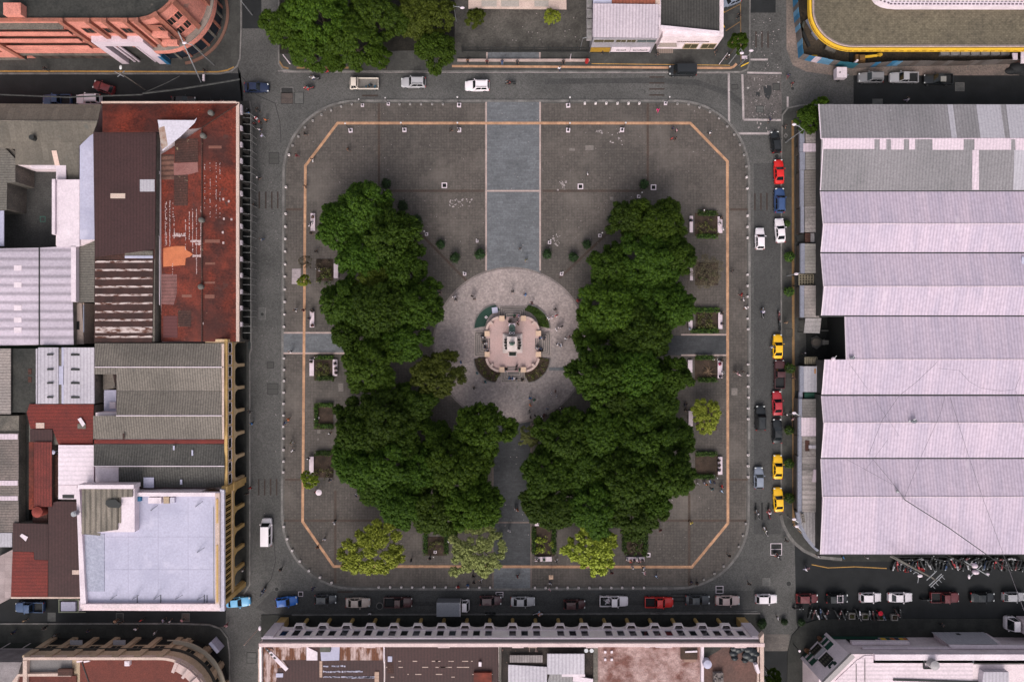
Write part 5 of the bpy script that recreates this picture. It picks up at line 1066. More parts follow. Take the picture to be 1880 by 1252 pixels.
part('roof_room', MB().prism(PL([(1806,1233),(1852,1233),(1852,1300),(1798,1300)],8), 6.2, 8), metal, b)
tk = thing('water_tank', 'round grey water tank in a square frame on the pinkish white roof', 'water tank', (*P(1713,1219,8),6.9)); x, y = P(1715,1220,8.2); part('tank', MB().cyl(x,y,7.2,8.5,.8,n=18).cyl(x,y,8.5,8.75,.75,.25,18), M('tank grey',(.36,.33,.34)), tk, True)
part('frame', MB().strip([(x-1.1,y-1.1),(x+1.1,y-1.1),(x+1.1,y+1.1),(x-1.1,y+1.1)], .15, 6.95, 7.3, closed=True), dark, tk)
b = bthing('porch', 'pale sloping canopy block with one dark slot, east of the colourful sign', 1770, 1170)
part('wall', MB().prism(PL([(1712,1161),(1810,1161),(1810,1174),(1716,1174)]), 0, 3.8), M('lilac white render',(0,0,0)), b)
part('roof', slope(MB(), [(1711,1160.5),(1807,1160.5),(1833,1182),(1741,1182)], lambda u, v: 1.2+(v-1160)*.17), patchl, b); part('slot', slope(MB(), [(1753,1162),(1760,1161.5),(1777,1172),(1768,1173)], lambda u, v: 1.2+(v-1160)*.17, .04, .05), dark, b)
part('side_roof', slope(MB(), [(1741,1183),(1900,1184),(1900,1190),(1748,1190)], 5.3), white2, b)
# ---------------------------------------------------------------- vehicles
tyre = plain('tyre rubber', (.012,.012,.012), .9); rimm = plain('wheel rim', (.3,.3,.32), .35, .8)
carglass = M('car glass', (.008,.01,.012), None, 1, .08, fine=0, spec=.6)
lampw = plain('headlamp lens', (.6,.6,.6), .2); lampr = plain('tail lamp lens', (.3,.01,.01), .3)
def paint(name, c): return M('car paint '+name, c, None, 1, .38, fine=.06, spec=.5, coat=.3)
PAINT = {'white': paint('white',(.74,.66,.7)), 'silver': paint('silver',(.36,.34,.36)), 'grey': paint('grey',(.2,.19,.2)), 'darkgrey': paint('dark grey',(.045,.047,.055)),
 'black': paint('black',(.01,.011,.013)), 'navy': paint('navy',(.012,.02,.055)), 'blue': paint('blue',(.015,.13,.5)), 'steelblue': paint('steel blue',(.035,.07,.18)), 'sky': paint('light blue',(.12,.36,.6)),
 'beige': paint('beige',(.46,.36,.32)), 'pinkbeige': paint('pink beige',(.5,.36,.34)), 'maroon': paint('maroon',(.06,.018,.02)), 'wine': paint('wine',(.12,.02,.024)), 'crimson': paint('crimson',(.36,.02,.03)),
 'red': paint('red',(.6,.014,.012)), 'taxi': paint('taxi yellow',(.78,.42,.008)), 'bluegrey': paint('blue grey',(.2,.22,.28)), 'denim': paint('denim blue',(.03,.06,.14)), 'cream': paint('cream',(.6,.52,.46)), 'plum': paint('dusky plum',(.09,.045,.05))}
BODY = {}
def body_loft(L, Wd, zb, prof):
    """prof: list of (x, half width factor, top z); rounded shoulder sections"""
    rings = []
    for x, k, zt in prof:
        w = Wd/2*k; zm = zb+(zt-zb)*.55
        half = [(w*.9,zb),(w,zb+.12),(w,zm),(w*.985,zt-.13),(w*.9,zt-.03),(w*.6,zt+.015)]
        rings.append([(x,y,z) for y,z in half]+[(x,0,zt+.03)]+[(x,-y,z) for y,z in half[::-1]])
    return MB().loft(rings)
def cabin(x0, x1, t0, t1, Wd, z0, z1, wb=.86, wt=.68):
    """returns body shell, windscreen, rear glass, side glasses; front = +x"""
    a, c = Wd*wb/2, Wd*wt/2
    Bm = [(x0,-a,z0),(x1,-a,z0),(x1,a,z0),(x0,a,z0)]; Tp = [(t0,-c,z1),(t1,-c,z1),(t1,c,z1),(t0,c,z1)]
    sh = MB(); e = .06
    mid = [((t0+t1)/2,0,z1+.045)]
    sh.add(Bm+Tp+mid, [(0,1,5,4),(1,2,6,5),(2,3,7,6),(3,0,4,7),(4,5,8),(5,6,8),(6,7,8),(7,4,8)])
    def pane(i, j, k, l, lo=.08, hi=.9, s=.07, out=.018, cut=None):
        b0, b1, t1_, t0_ = [Vector(p) for p in (i,j,k,l)]
        n = (b1-b0).cross(t0_-b0).normalized()
        q = lambda u, v: b0.lerp(b1,u).lerp(t0_.lerp(t1_,u),v)+n*out
        m = MB(); segs = cut or [(s,1-s)]
        for u0,u1 in segs: m.add([q(u0,lo),q(u1,lo),q(u1,hi),q(u0,hi)], [(0,1,2,3)])
        return m
    ws = pane(Bm[1],Bm[2],Tp[2],Tp[1], s=.06); rw = pane(Bm[3],Bm[0],Tp[0],Tp[3], s=.08)
    s1 = pane(Bm[0],Bm[1],Tp[1],Tp[0], cut=[(.12,.48),(.52,.86)]); s2 = pane(Bm[2],Bm[3],Tp[3],Tp[2], cut=[(.14,.48),(.52,.88)])
    return sh, ws, rw, s1, s2
def make_vehicle(kind):
    root = thing({'sedan':'sedan_car','hatch':'hatchback_car','suv':'suv_car','van':'passenger_van','pickup':'pickup_truck','box':'box_truck','flat':'flatbed_truck','semi':'lorry'}[kind], 'x', {'sedan':'car','hatch':'car','suv':'car','van':'van','pickup':'pickup truck','box':'truck','flat':'truck','semi':'truck'}[kind])
    p0 = PAINT['white']
    sp = {'sedan':(4.45,1.76,.92,-1.72,.78,-1.05,.12,1.43),'hatch':(3.95,1.7,.95,-1.9,.72,-1.5,.1,1.5),'suv':(4.5,1.86,1.05,-2.15,.8,-1.9,.2,1.78),'van':(4.95,1.92,1.1,-2.42,1.75,-2.32,1.2,2.05),
          'pickup':(5.2,1.86,1.02,-.75,1.05,-.5,.45,1.72),'flat':(5.3,1.95,1.1,1.2,2.55,1.25,2.2,2.0),'box':(5.8,2.0,1.15,1.55,2.8,1.6,2.4,2.1),'semi':(6.5,2.4,1.3,1.6,3.2,1.7,2.7,2.7)}[kind]
    L, Wd, zb_, c0, c1, t0, t1, zr = sp; h = L/2
    if kind in ('sedan','hatch','suv'):
        prof = [(-h,.8,.62),(-h+.08,.9,zb_-.1),(-h+.45,.97,zb_),(-.6,1,zb_+.02),(.7,1,zb_),(h-.75,.96,zb_-.1),(h-.25,.88,zb_-.2),(h-.04,.74,zb_-.32),(h,.6,.5)]
        bd = body_loft(L, Wd, .22, prof)
    elif kind == 'van':
        bd = body_loft(L, Wd, .25, [(-h,.9,.9),(-h+.06,.96,zb_),(0,1,zb_),(1.7,1,zb_),(h-.3,.93,zb_-.15),(h-.03,.8,zb_-.35),(h,.7,.6)])
    elif kind == 'pickup':
        bd = body_loft(L, Wd, .35, [(-.72,1,zb_),(1.0,1,zb_),(h-.6,.97,zb_-.05),(h-.2,.9,zb_-.12),(h-.03,.78,zb_-.25),(h,.66,.6)])
    else:
        bd = body_loft(L, Wd, .4, [(c0,.98,zb_),(c1-.15,.98,zb_),(h-.06,.93,zb_-.05),(h,.85,zb_-.25)])
    part('body', bd, p0, root, True)
    sh, ws, rw, s1, s2 = cabin(c0, c1, t0, t1, Wd, zb_-.02, zr, .9, .76 if kind not in ('sedan','hatch') else .7)
    part('cabin', sh, p0, root); part('windscreen', ws, carglass, root)
    part('rear_window', rw, carglass, root); part('side_window', s1, carglass, root); part('side_window', s2, carglass, root)
    if kind == 'pickup':
        b = MB(); x0, x1 = -h, -.78; z0, z1 = .62, 1.02; w = Wd/2
        b.box(x0,-w,.36,x1,-w+.1,z1).box(x0,w-.1,.36,x1,w,z1).box(x0,-w+.1,.36,x0+.1,w-.1,z1-.02)
        q = part('bed', b, p0, root); part('bed_floor', MB().box(x0+.1,-w+.1,.4,x1,w-.1,z0), M('truck bed liner',(.022,.022,.024),None,1,.8,fine=.3), q)
    if kind == 'flat':
        b = MB(); w = Wd/2+.02
        b.box(-h,-w,.75,1.1,-w+.07,1.25).box(-h,w-.07,.75,1.1,w,1.25).box(-h,-w+.07,.75,-h+.07,w-.07,1.25).box(1.03,-w+.07,.75,1.1,w-.07,1.7)
        q = part('bed', b, p0, root); part('bed_floor', MB().box(-h+.07,-w+.07,.6,1.03,w-.07,.8), M('grey bed floor',(.22,.2,.19),(.13,.12,.11),1,.8,fine=.3), q)
    if kind == 'box':
        part('cargo_box', MB().box(-h,-1.25,.75,1.3,1.25,2.9), M('dusk grey box',(.19,.19,.215),None,.4,.7), root)
        part('box_rim', MB().box(1.3,-1.27,.8,1.36,1.27,2.93), p0, root)
    if kind == 'semi':
        part('cargo_box', MB().box(-h-3,-1.25,.9,1.2,1.25,3.2), MATS['pinkish white ribs'], root)
    if kind in ('suv',):
        for y in (-.58,.58): part('roof_rail', MB().beam((-1.75,y,zr+.08),(.1,y,zr+.08),.06,.06), dark, root)
    wx = h-.85 if kind not in ('flat','box','semi') else h-.95
    for x in (-h+.85, wx):
        for y in (-Wd/2+.1, Wd/2-.1):
            w = MB(); n = 14; r = .33 if kind not in ('box','semi','flat') else .4
            rg = [[(x+r*math.cos(2*PI*i/n), y+s, r+r*math.sin(2*PI*i/n)) for i in range(n)] for s in (-.11,.115)]
            o = part('wheel', w.loft(rg), tyre, root)
            sg = 1 if y > 0 else -1; rr = [[(x+r*.62*math.cos(2*PI*i/n), y+sg*s, r+r*.62*math.sin(2*PI*i/n)) for i in range(n)] for s in (.1,.13)]
            part('rim', MB().loft(rr), rimm, o)
    zl = zb_-.3
    for y in (-1,1):
        part('headlight', MB().ball((h-.16,y*Wd*.34,zl+.06),.13,.2,.09,8,4), lampw, root)
        part('taillight', MB().box(-h-.015,y*Wd*.42-.12,zl,-h+.1,y*Wd*.42+.12,zl+.2), lampr, root)
        part('mirror', MB().box(c1-.42,y*(Wd/2+.02),zb_,c1-.25,y*(Wd/2+.19),zb_+.14), p0, root)
    return root
VK = {}
def vehicle(kind, u, v, ang, col, label, sc=1., group=None, roof=None):
    if kind not in VK: VK[kind] = make_vehicle(kind)
    p = PAINT[col]; rec = {k: p for k in ('body','cabin','bed','mirror','box_rim')}
    if roof: rec['cabin'] = PAINT[roof]
    return dup(VK[kind], P(u,v,.0 if 0 else .7)+(.008,), math.radians(ang), label, group, sc, rec)
E_, W_, N_, S_ = 0, 180, 90, -90
VEH = [('sedan',471,161,E_,'navy','dark navy blue car at the north west street corner'),
('flat',669,155,W_,'cream','cream flatbed truck on the north street, tools lying in its open bed'),
('suv',759,152,W_,'silver','silver grey car with roof rails on the north street'),
('suv',876,158,W_,'white','white boxy car on the north street behind the silver one'),
('van',1253,130,W_,'black','black minivan parked half on the orange kerb line of the north street'),
('hatch',190,161,160,'wine','dark red car pulling out at an angle in the north west alley'),
('pickup',105,184,W_,'denim','dark blue pickup half hidden under the grey roof edge in the alley'),
('suv',163,183,W_,'white','white car with dark sunroof parked along the grey roof in the alley'),
('sedan',337,186,E_,'black','black car mostly hidden under the rust red roof edge'),
('suv',1598,143,W_,'grey','grey car with ribbed roof parked along the blue hoarding'),
('pickup',1659,143,W_,'silver','silver pickup with a dark bed parked between a grey and a black vehicle'),
('pickup',1722,146,W_,'black','black pickup with a pale roof square, last in the row by the hoarding'),
('hatch',1340,2,200,'bluegrey','blue grey car cut by the top edge in the slanted parking bays'),
('hatch',1424,261,N_+6,'black','black car by the kerb, northmost of the east street row'),
('sedan',1430,315,N_+2,'red','bright red car parked in the east street row'),
('suv',1431,368,N_,'steelblue','blue car parked directly behind the bright red one'),
('sedan',1432,423,N_+4,'white','white saloon parked behind the blue car'),
('hatch',1395,438,N_,'white','white hatchback driving in the plaza side lane of the east street'),
('sedan',1428,636,N_,'taxi','yellow taxi with an open driver window beside the dark sunken yard'),
('pickup',1431,687,N_,'maroon','maroon pickup with a dark bed between a yellow taxi and a red saloon'),
('sedan',1427,740,N_+2,'crimson','crimson saloon parked behind the maroon pickup'),
('sedan',1427,791,N_,'black','black saloon parked behind the crimson one'),
('suv',1396,767,N_,'black','black car with a red tail driving past the crimson saloon'),
('sedan',1428,857,N_,'taxi','upper of the two yellow taxis near the south end of the east street'),
('hatch',1393,877,N_,'bluegrey','blue grey hatchback driving beside the two southern taxis'),
('sedan',1429,917,N_+3,'taxi','last yellow taxi, at the kerb corner near the motorcycles'),
('sedan',437,1105,E_+4,'sky','light blue car poking out beside the yellow arcade corner'),
('hatch',526,1104,E_+6,'blue','vivid blue hatchback, westmost in the south street row'),
('hatch',598,1100,E_,'darkgrey','dark grey hatchback between the vivid blue and the beige car'),
('sedan',657,1106,E_,'beige','beige saloon west of the round manhole on the south street'),
('pickup',731,1105,E_,'maroon','maroon pickup with a black bed on the south street'),
('box',833,1110,E_,'white','white box truck with a blue grey cargo box'),
('hatch',901,1102,E_,'plum','dusky plum hatchback just east of the box truck'),
('sedan',960,1104,E_,'silver','silver saloon at the foot of the central walk'),
('hatch',1055,1109,E_,'maroon','near black maroon hatchback east of the silver saloon'),
('pickup',1127,1103,E_,'white','white pickup with scrap piled in its bed'),
('pickup',1210,1105,E_,'red','bright red pickup with a black bed on the south street'),
('sedan',1281,1101,E_,'darkgrey','dark slate saloon behind the bright red pickup'),
('sedan',1336,1102,E_,'pinkbeige','pinkish beige saloon east of the dark slate one'),
('hatch',1407,1099,E_,'white','white hatchback crossing the south east street corner'),
('hatch',1482,1098,E_,'wine','dark wine hatchback entering the market road'),
('hatch',1537,1098,E_,'black','black car with a white roof rack in the market road'),
('hatch',1598,1096,E_,'white','white hatchback following the car with the roof rack'),
('sedan',1653,1096,E_,'white','white saloon with dark rear glass in the market road'),
('pickup',1734,1096,E_,'wine','dark red pickup in the market road'),
('sedan',1804,1096,E_,'black','black saloon behind the dark red pickup'),
('hatch',1861,1095,E_,'silver','silver hatchback at the east end of the market road'),
('semi',1876,1142,N_+90,'white','big white lorry cab cut by the east edge of the photo'),
('van',490,976,N_,'white','white van driving up the west street'),
('pickup',55,1114,W_,'denim','faded blue pickup in the shade beside the maroon roofs')]
for k, u, v, a, c, lb in VEH: vehicle(k, u, v, a, c, lb)
for k in VK.values(): kill(k)
# loads and extras that lie on vehicles
x, y = P(1542,1099,1.5); m_ = MB()
for dx in (-.5,.5): m_.box(x+dx-.05,y-.7,1.56,x+dx+.05,y+.7,1.62)
for dy in (-.6,.6): m_.box(x-.45,y+dy-.04,1.56,x+.45,y+dy+.04,1.62)
solid('roof_rack', m_, white2, 'white roof rack on the black car in the market road', 'roof rack')
m_ = MB(); x, y = P(1117,1103,1)
for k in range(16): m_.obox(x+random.uniform(-.9,.8), y+random.uniform(-.6,.6), .63, random.uniform(.75,1.1), random.uniform(.2,.6), random.uniform(.15,.4), random.uniform(0,3))
m_.mi = [random.randrange(3) for q in range(len(m_.f)//6) for _ in range(6)]
solid('scrap_load', m_, [white2, steel, dark], 'load of white and grey scrap in the white pickup bed', 'load')
m_ = MB(); x, y = P(682,156,1)
for k in range(7): m_.obox(x+random.uniform(-1,.9), y+random.uniform(-.6,.6), .82, random.uniform(.9,1.15), random.uniform(.25,.6), random.uniform(.2,.4), random.uniform(0,3))
m_.mi = [random.randrange(3) for q in range(len(m_.f)//6) for _ in range(6)]
solid('tool_load', m_, [M('teal tool',(.03,.09,.14)), dark, M('tan crate',(.2,.13,.08))], 'teal and tan tools in the bed of the cream flatbed', 'load')
x, y = P(1730,145,1.8); solid('roof_panel', MB().box(x-.3,y-.5,1.78,x+.7,y+.45,1.84), M('pale slat panel',(.3,.28,.26),None,1,.8,stripe=(0,.2,.3)), 'pale slatted panel on the roof of the black pickup', 'panel')
t = thing('trailer', 'small white box trailer with a tow bar parked at the hoarding corner', 'trailer', P(1543,136)); x, y = P(1542,136,1)
part('body', MB().box(x-.9,y-.95,.45,x+.95,y+.95,1.7), white2, t); part('tow_bar', MB().beam((x+.95,y-.3,.5),(x+1.9,y,.45),.1,.1).beam((x+.95,y+.3,.5),(x+1.9,y,.45),.1,.1), steel, t); part('vent', MB().box(x-.45,y-.1,1.7,x-.2,y+.1,1.76), dark, t)
for s in (-1,1): part('wheel', MB().loft([[(x+.3*math.cos(a*PI/6),y+s*(.98+d),.3+.3*math.sin(a*PI/6)) for a in range(12)] for d in (-.08,.1)]), tyre, t)
t = thing('handcart', 'pale green framed handcart with a lavender load by the terrace wall', 'cart', P(128,1113)); x, y = P(128,1112,1)
part('frame', MB().strip([(x-2,y-1.15),(x+1.5,y-1.15),(x+1.5,y+1.1),(x-2,y+1.1)], .18, .7, .95, closed=True).beam((x+1.5,y-1.2,.8),(x+2.8,y-1.2,.8),.12,.1).beam((x+1.5,y+1.1,.8),(x+2.8,y+1.1,.8),.12,.1), M('pale green frame',(.22,.23,.17)), t)
part('load', MB().box(x-1.4,y-.8,.7,x+1.2,y+.85,1.3), lav, t); part('board', MB().box(x+1.55,y-.9,.75,x+2.5,y+.95,.9), patchp, t)
for s in (-1,1): part('wheel', MB().cyl(x+.2,y+s*.9,.02,.6,.28), tyre, t)
# ---------------------------------------------------------------- motorcycles
def make_moto():
    r = thing('motorcycle', 'x', 'motorcycle')
    for x in (-.68,.68):
        n = 12; w = MB(); rr = .31
        w.loft([[(x+rr*math.cos(2*PI*i/n), s, rr+rr*math.sin(2*PI*i/n)) for i in range(n)] for s in (-.07,.07)]); part('wheel', w, tyre, r)
    part('body', MB().loft([[(x,w*math.cos(a*PI/4),z+hh*math.sin(a*PI/4)) for a in range(8)] for x,w,z,hh in ((-.95,.05,.82,.04),(-.7,.14,.78,.08),(-.1,.15,.72,.14),(.25,.2,.8,.16),(.5,.14,.85,.12),(.78,.12,.85,.1),(.9,.04,.82,.05))]), PAINT['black'], r, True)
    part('seat', MB().loft([[(x,w*math.cos(a*PI/4),z+.05*math.sin(a*PI/4)) for a in range(8)] for x,w,z in ((-.85,.08,.9),(-.5,.15,.9),(.05,.13,.88))]), M('black vinyl seat',(.012,.012,.013),None,1,.5), r, True)
    part('engine', MB().box(-.25,-.15,.3,.3,.15,.68), M('engine grey',(.035,.035,.035)), r)
    part('handlebar', MB().tube([(.35,-.38,1.02),(.5,-.12,1.05),(.5,.12,1.05),(.35,.38,1.02)], .02, 5), M('dull chrome',(.09,.09,.09)), r)
    part('fork', MB().beam((.52,0,1.),(.7,0,.35),.1,.05), MATS['dull chrome'], r)
    part('headlight', MB().ball((.78,0,.93),.07,.08,.08,8,5), lampw, r)
    for y in (-.42,.42): part('mirror', MB().ball((.38,y,1.14),.025,.05,.04,6,4), MATS['dull chrome'], r)
    return r
moto0 = make_moto()
MC = {'black':PAINT['black'],'red':PAINT['crimson'],'blue':PAINT['denim'],'white':PAINT['white'],'grey':PAINT['grey'],'silver':PAINT['silver'],'wine':PAINT['wine']}
def moto(u, v, a, c, lb, group=None, z=.008): return dup(moto0, P(u,v,.5)+(z,), math.radians(a), lb, group, None, {'body': MC[c]})
for a in [(577,144,175,'grey','grey motorcycle under a rider in pale clothes on the north street'),(567,162,185,'red','red motorcycle ridden past the drain covers at the north west corner'),(604,132,185,'black','black motorcycle ridden along the tree kerb of the north street'),
 (937,153,178,'black','black motorcycle on the north street behind the white boxy car'),(1400,574,92,'silver','silver motorcycle ridden up the middle of the east street'),(1430,580,95,'wine','wine red motorcycle parked ahead of the yellow taxi by the dark yard'),(1431,598,95,'black','black motorcycle between the wine red one and the yellow taxi'),
 (1390,943,110,'grey','grey motorcycle ridden on the dark crossing bars'),(1412,942,100,'red','red motorcycle ridden beside the last yellow taxi'),(1405,974,115,'white','white motorcycle ridden round the south east bend'),(1427,1021,130,'black','black motorcycle with a red tail on the white frame marking'),
 (900,1126,180,'black','black motorcycle parked on the south street by the ochre columns'),(988,1126,5,'white','white motorcycle ridden past the ochre columns'),(385,187,0,'black','motorcycle half under the rust red roof edge'),(404,187,0,'wine','wine red motorcycle half under the rust red roof corner'),
 (1699,1100,0,'black','lone black motorcycle ahead of the dark red pickup in the market road'),(1465,1116,0,'black','black motorcycle lying parallel to the kerb at the market road mouth'),(451,208,60,'black','motorcycle by the north end of the rust roof arcade'),(483,1086,60,'blue','blue motorcycle ridden at the south west plaza corner'),
 (1432,372-150,80,'black','x')][:19]: moto(*a)
rm = random.Random(3)
pos = [1486,1493,1500,1506,1512,1517,1535,1541,1547,1552,1572,1578,1596,1602,1613,1620,1646,1652]
for i, u in enumerate(pos): moto(u, 1126+rm.uniform(-2,3), rm.choice((-70,-60,-110,100,75)), (c_ := rm.choice(('black','black','blue','wine','white','grey','black'))), c_.replace('wine','dark red')+' motorcycle parked in the kerb row among the planter boxes opposite the market', c_+' motorcycles parked among the planter boxes')
for i in range(38): 
    u = 1640+i*6.4; moto(u, 1036+rm.uniform(-3,5), rm.choice((-65,-80,-110,95,80)), (c_ := rm.choice(('black','black','wine','grey','black','black','silver','black','blue','red'))), c_.replace('wine','dark red')+' motorcycle parked in the long packed row under the market eave', c_+' motorcycles packed along the market wall')
for i in range(14):
    u = 1662+i*15.5+rm.uniform(-4,4); moto(u, 1025.5, rm.choice((0,20,170,60)), (c_ := rm.choice(('black','grey','black','silver','wine'))), c_.replace('wine','dark red')+' motorcycle squeezed between the packed row and the market wall', c_+' motorcycles squeezed against the market wall', .125)
kill(moto0)
# ---------------------------------------------------------------- vegetation
import numpy as np
def leaf_mesh(name, lobes, n_per, ls, mat_, seed, up=.35, wide=.34, fan=0., dens_r=True):
    """leaf blades scattered in shells round many small lobes; lobes = [(x,y,z,r)]"""
    rg = np.random.default_rng(seed); V = []; nL = 0
    for (x,y,z,r) in lobes:
        n = max(6, int(n_per*(r*r if dens_r else 1)))
        d = rg.normal(size=(n,3)); d[:,2] = d[:,2]*.85+up; d /= np.linalg.norm(d,axis=1)[:,None]
        rad = r*rg.uniform(.55,1.08,n)[:,None]
        c = np.array([x,y,z])+d*rad*np.array([1,1,.85])
        g = d*np.array([1,1,0.])+fan*np.array([x,y,0.])/(math.hypot(x,y)+.3)-np.array([0,0,.5]); t = g-d*(g*d).sum(1)[:,None]*.75+rg.normal(size=(n,3))*.3; t /= np.linalg.norm(t,axis=1)[:,None]   # blades droop outward from the top of each clump
        s = np.cross(t, d+rg.normal(size=(n,3))*.35); s /= np.linalg.norm(s,axis=1)[:,None]+1e-9
        L = ls*rg.uniform(.6,1.35,n)[:,None]; w = L*wide
        V.append(np.stack([c-t*L*.5, c+s*w*.5, c+t*L*.5, c-s*w*.5], 1)); nL += n
    V = np.concatenate(V).reshape(-1,3); nf = len(V)//4
    me = bpy.data.meshes.new(name); me.vertices.add(len(V)); me.vertices.foreach_set('co', V.ravel().astype(np.float32))
    me.loops.add(nf*4); me.loops.foreach_set('vertex_index', np.arange(nf*4,dtype=np.int32))
    me.polygons.add(nf); me.polygons.foreach_set('loop_start', np.arange(0,nf*4,4,dtype=np.int32)); me.polygons.foreach_set('loop_total', np.full(nf,4,dtype=np.int32))
    me.materials.append(mat_); me.update(calc_edges=True); me.validate()
    return me
def crown_lobes(seed, R, hz, n, rl, spread=.8, sep=.52):
    """boughs spaced over a dome; on each, a bouquet of small leaf clumps"""
    r = random.Random(seed); big = []; tries = 0
    sx, sy = r.uniform(.92,1.1), r.uniform(.92,1.1)
    bump = [(r.uniform(0,2*PI), r.uniform(.1,.24)) for _ in range(4)]
    while len(big) < n and tries < n*90:
        tries += 1
        a = r.uniform(0,2*PI); q = math.sqrt(r.random())
        k = 1+sum(b*math.cos((2+i)*(a-p)) for i, (p, b) in enumerate(bump))*.5
        rad = R*spread*q*k; x, y = rad*math.cos(a)*sx, rad*math.sin(a)*sy
        z = hz*math.sqrt(max(0,1-(q*.97)**2))*r.uniform(.78,1.08)
        rr = rl*r.uniform(.7,1.2)*(1-.2*q)
        if any((x-o[0])**2+(y-o[1])**2+.25*(z-o[2])**2 < (sep*(rr+o[3]))**2 for o in big): continue
        big.append((x,y,z,rr))
    out = []
    for x,y,z,rr in big:
        out.append((x,y,z,rr*.62)); m = 0; ph = r.uniform(0,6)
        for e, cnt in ((1.1,3),(.55,6),(.05,7)):
            for i in range(cnt):
                a = ph+2*PI*(i+r.uniform(-.25,.25))/cnt+e*3; d = rr*r.uniform(.62,.86)
                out.append((x+d*math.cos(a)*math.cos(e),y+d*math.sin(a)*math.cos(e),z+d*math.sin(e)*.8,rr*r.uniform(.3,.42)))
    return out
lf_d = M('dark ficus leaf', (.011,.028,.003), None, 1, .6, leaf=(.066,.112,.008), spec=.12)
lf_o = M('olive leaf', (.034,.048,.004), None, 1, .6, leaf=(.105,.128,.014), spec=.15)
lf_y = M('yellow green leaf', (.17,.2,.015), None, 1, .55, leaf=(.4,.46,.065), spec=.15)
lf_p = M('pale straw leaf', (.13,.14,.04), None, 1, .6, leaf=(.31,.32,.11), spec=.15)
lf_b = M('park tree leaf', (.016,.038,.003), None, 1, .6, leaf=(.08,.132,.009), spec=.12)
lf_h = M('clipped hedge leaf', (.02,.045,.005), None, 1, .6, leaf=(.08,.14,.012), spec=.25)
lf_t = M('topiary leaf', (.012,.03,.007), None, 1, .6, leaf=(.035,.07,.016), spec=.25)
lf_s = M('mixed shrub leaf', (.035,.045,.014), None, 1, .6, leaf=(.2,.2,.05), spec=.25)
lf_g = M('dry brown twig leaf', (.07,.055,.035), None, 1, .8, leaf=(.16,.13,.085), spec=.2)
bark = M('tree bark', (.09,.07,.05), (.05,.04,.03), 2, .95, fine=.3)
def tree_proto(name, seed, R, zc, hz, n, rl, n_per, ls, m_, trunk_r=.3, spread=.8, limbs=6, lean=0, wide=.36):
    root = thing(name, 'x', 'tree'); lob = [(x,y,z+zc,r) for x,y,z,r in crown_lobes(seed,R,hz,n,rl,spread)]
    me = leaf_mesh('crown', lob, n_per, ls, m_, seed, wide=wide, fan=.9)
    o = bpy.data.objects.new('crown', me); COL.objects.link(o); o.parent = root
    t = MB().tube([(0,0,-.1),(.06,.03,zc*.3),(.1,-.05,zc*.62),(0,0,zc)], [trunk_r*1.25,trunk_r,trunk_r*.8,trunk_r*.4], 9)
    r = random.Random(seed)
    for q in sorted(lob, key=lambda q: -q[3])[:limbs]: t.tube([(.08,-.02,zc*.55),(q[0]*.45,q[1]*.45,zc*.55+(q[2]-zc*.55)*.6),(q[0]*.92,q[1]*.92,q[2])], [trunk_r*.5,trunk_r*.3,.05], 6)
    part('trunk', t, bark, root, True)
    return root
TP = [tree_proto('broadleaf_tree', 11+i, 5.0, 4.2, 4.7, 36, 1.2, 700, .3, lf_d, .38) for i in range(5)]
TB = [tree_proto('broadleaf_tree', 41+i, 5.0, 4.0, 4.5, 36, 1.18, 700, .29, lf_b, .35) for i in range(2)]
TO = tree_proto('broadleaf_tree', 61, 4.8, 4.2, 3.8, 28, 1.25, 600, .29, lf_o, .25, .85)
TY = tree_proto('young_tree', 71, 4.8, 4.2, 2.5, 42, .95, 400, .36, lf_y, .16, .88)
TY2 = tree_proto('young_tree', 75, 4.8, 4.2, 2.4, 44, .9, 230, .5, lf_y, .16, .84, wide=.55)
TPALE = tree_proto('young_tree', 81, 4.8, 4.2, 2.4, 46, .88, 420, .3, lf_p, .16, .88)
TG = tree_proto('young_tree', 91, 4.8, 3.6, 1.6, 44, .85, 60, .28, lf_g, .12, .9, limbs=30)
def tree(pr, u, v, rpx, label, h=5.5, group=None, zs=None):
    R = rpx*.1*(H-h)/H; s = R/5.1
    x, y = P(u, v, h)
    return dup(pr, (x,y,.1), random.uniform(0,2*PI), label, group, (s*random.uniform(.98,1.08),s*random.uniform(.98,1.08),(zs or max(.75,min(1.15,s)))*random.uniform(.8,1.2)))
GW, GE, GN = 'dark ficus trees of the west grove', 'dark ficus trees of the east grove', 'street trees north of the plaza'
def where(u, v, west):
    return None
